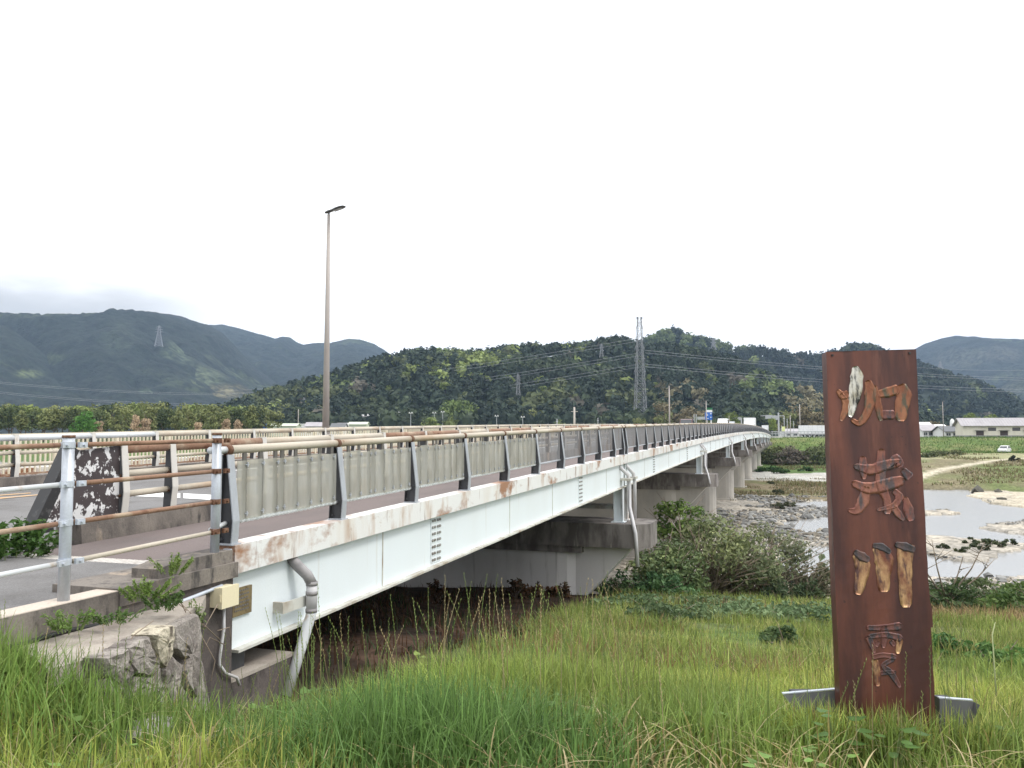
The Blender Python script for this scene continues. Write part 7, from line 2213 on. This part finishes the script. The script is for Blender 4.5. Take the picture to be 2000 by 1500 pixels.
for px, top, Yp, key in sorted(foot):
    b0 = at(px, 850, Yp)
    plant_tree({"dark": "evergreen_tree", "olive": "broadleaf_tree", "brown": "broadleaf_tree"}[key], key, (b0[0], b0[1], -1.5), height_for(px, top, Yp) / 9 * 1.02, nth("foot " + key) + " from the left: " + {"dark": "dark evergreen at the foot of the wooded hill", "olive": "olive green tree at the foot of the wooded hill", "brown": "brownish budding tree at the foot of the wooded hill"}[key], "tree", "trees along the hill foot, " + {"dark": "evergreens", "olive": "olive crowns", "brown": "brown crowns"}[key])
for px, top, Yp, key, s, lab in ((898, 778, 480, "dome", 1.0, "large dome shaped fresh green tree left of the mid pylon"), (1042, 794, 470, "olive", 1.05, "round grey green tree right of the mid pylon"), (1065, 808, 460, "pale", .9, "lower fresh green tree beside the round grey green one"), (842, 812, 430, "pale", 1.0, "fresh green bush below the ball field floodlights"),
                            (1320, 775, 440, "brown", 1.15, "tallest golden brown tree behind the second street lamp"), (1345, 788, 430, "brown", 1.0, "golden brown tree left of the blue sign"), (1300, 800, 430, "olive", .9, "olive tree between the largest pylon and the second lamp"), (1370, 806, 420, "olive", .8, "olive tree just behind the blue sign"),
                            (1426, 800, 330, "pale", .8, "small yellow green tree behind the white van"), (1510, 814, 290, "pale", .5, "slim yellow green tree at the far bridge end"), (1560, 782, 380, "brown", 1.1, "orange brown tree behind the beige utility poles"), (1595, 778, 400, "brown", 1.2, "orange brown tree above the white trailer"), (1630, 785, 400, "brown", 1.1, "orange brown tree half behind the sign's left edge"), (1535, 795, 380, "olive", 1.0, "olive tree left of the orange brown ones"),
                            (1835, 817, 330, "brown", 1.1, "brown tree behind the low sheds right of the sign"), (1865, 819, 330, "brown", 1.0, "brown tree behind the white dome tower"), (1940, 805, 360, "pale", 1.0, "fresh green tree above the warehouse roof"), (1898, 802, 360, "pale", .8, "pale tree above the left end of the warehouse roof"), (1805, 820, 330, "dark", 1.0, "dark tree behind the sign's right edge"), (1975, 812, 360, "olive", .9, "olive tree above the warehouse roof at the right"),
                            (1250, 812, 420, "olive", .8, "olive shrub tree at the largest pylon's foot"), (1395, 815, 400, "dark", .9, "dark tree right of the blue sign")):
    b0 = at(px, 850, Yp)
    H = height_for(px, top, Yp)
    plant_tree("broadleaf_tree" if key != "dark" else "evergreen_tree", key, (b0[0], b0[1], -1.5), (H / 9 * s, H / 9 * s, H / 9), lab, "tree")
# pale crowns that stand out on the dark hillside
gg = np.random.default_rng(77)
pts = [(862, 690), (898, 703), (905, 715), (925, 722), (940, 735), (955, 718), (950, 745), (960, 708), (920, 755), (870, 757), (855, 735), (848, 722), (985, 692), (1005, 692), (995, 745), (986, 745), (1060, 765), (1053, 765), (1088, 755), (1090, 743), (1155, 744), (1105, 785), (1118, 680), (1135, 681), (1210, 765), (1220, 758), (1200, 770), (1350, 743), (1385, 738), (1400, 745), (1430, 762), (1445, 790), (1265, 740), (1280, 752), (715, 732), (760, 742), (790, 736), (805, 722), (838, 735), (600, 777), (660, 772), (690, 745), (700, 750), (760, 759), (1490, 765), (1505, 775), (1475, 760), (1460, 755), (1520, 785), (1495, 790)]
HILLPX = HILL_A
for i, (px, py) in enumerate(pts):
    # find t on the hill surface that projects to this pixel
    ts = np.linspace(-.97, -.02, 200)
    X, Y, Z = HILLPX.xyz(np.full(200, float(px)), ts)
    sy = 850 - F_PX * (Z + 6) / Y
    k = int(np.argmin(np.abs(sy - py)))
    x = (px - 1000) / F_PX * Y[k]
    plant_tree("hillside_tree", "pale", (x, Y[k], Z[k] + 1.0), gg.uniform(.75, 1.1), "fresh pale green crown dotted among the dark trees of the hillside", "tree", "pale green crowns on the hillside")

# ---------------------------------------------------------------- haze
m_haze = bpy.data.materials.new("haze_air")
m_haze.use_nodes = True
nt = m_haze.node_tree
nt.nodes.clear()
o_ = nt.nodes.new("ShaderNodeOutputMaterial")
pv = nt.nodes.new("ShaderNodeVolumePrincipled")
pv.inputs["Color"].default_value = (.50, .70, 1.0, 1)
pv.inputs["Density"].default_value = 1.0e-4
pv.inputs["Anisotropy"].default_value = 0.0
nt.links.new(pv.outputs[0], o_.inputs["Volume"])
hz = part(MB().box(-5200, 5200, -5200, 5200, -9.2, 470), "haze", m_haze, kind="stuff")
hz["label"] = "thin blue grey air over the whole valley"
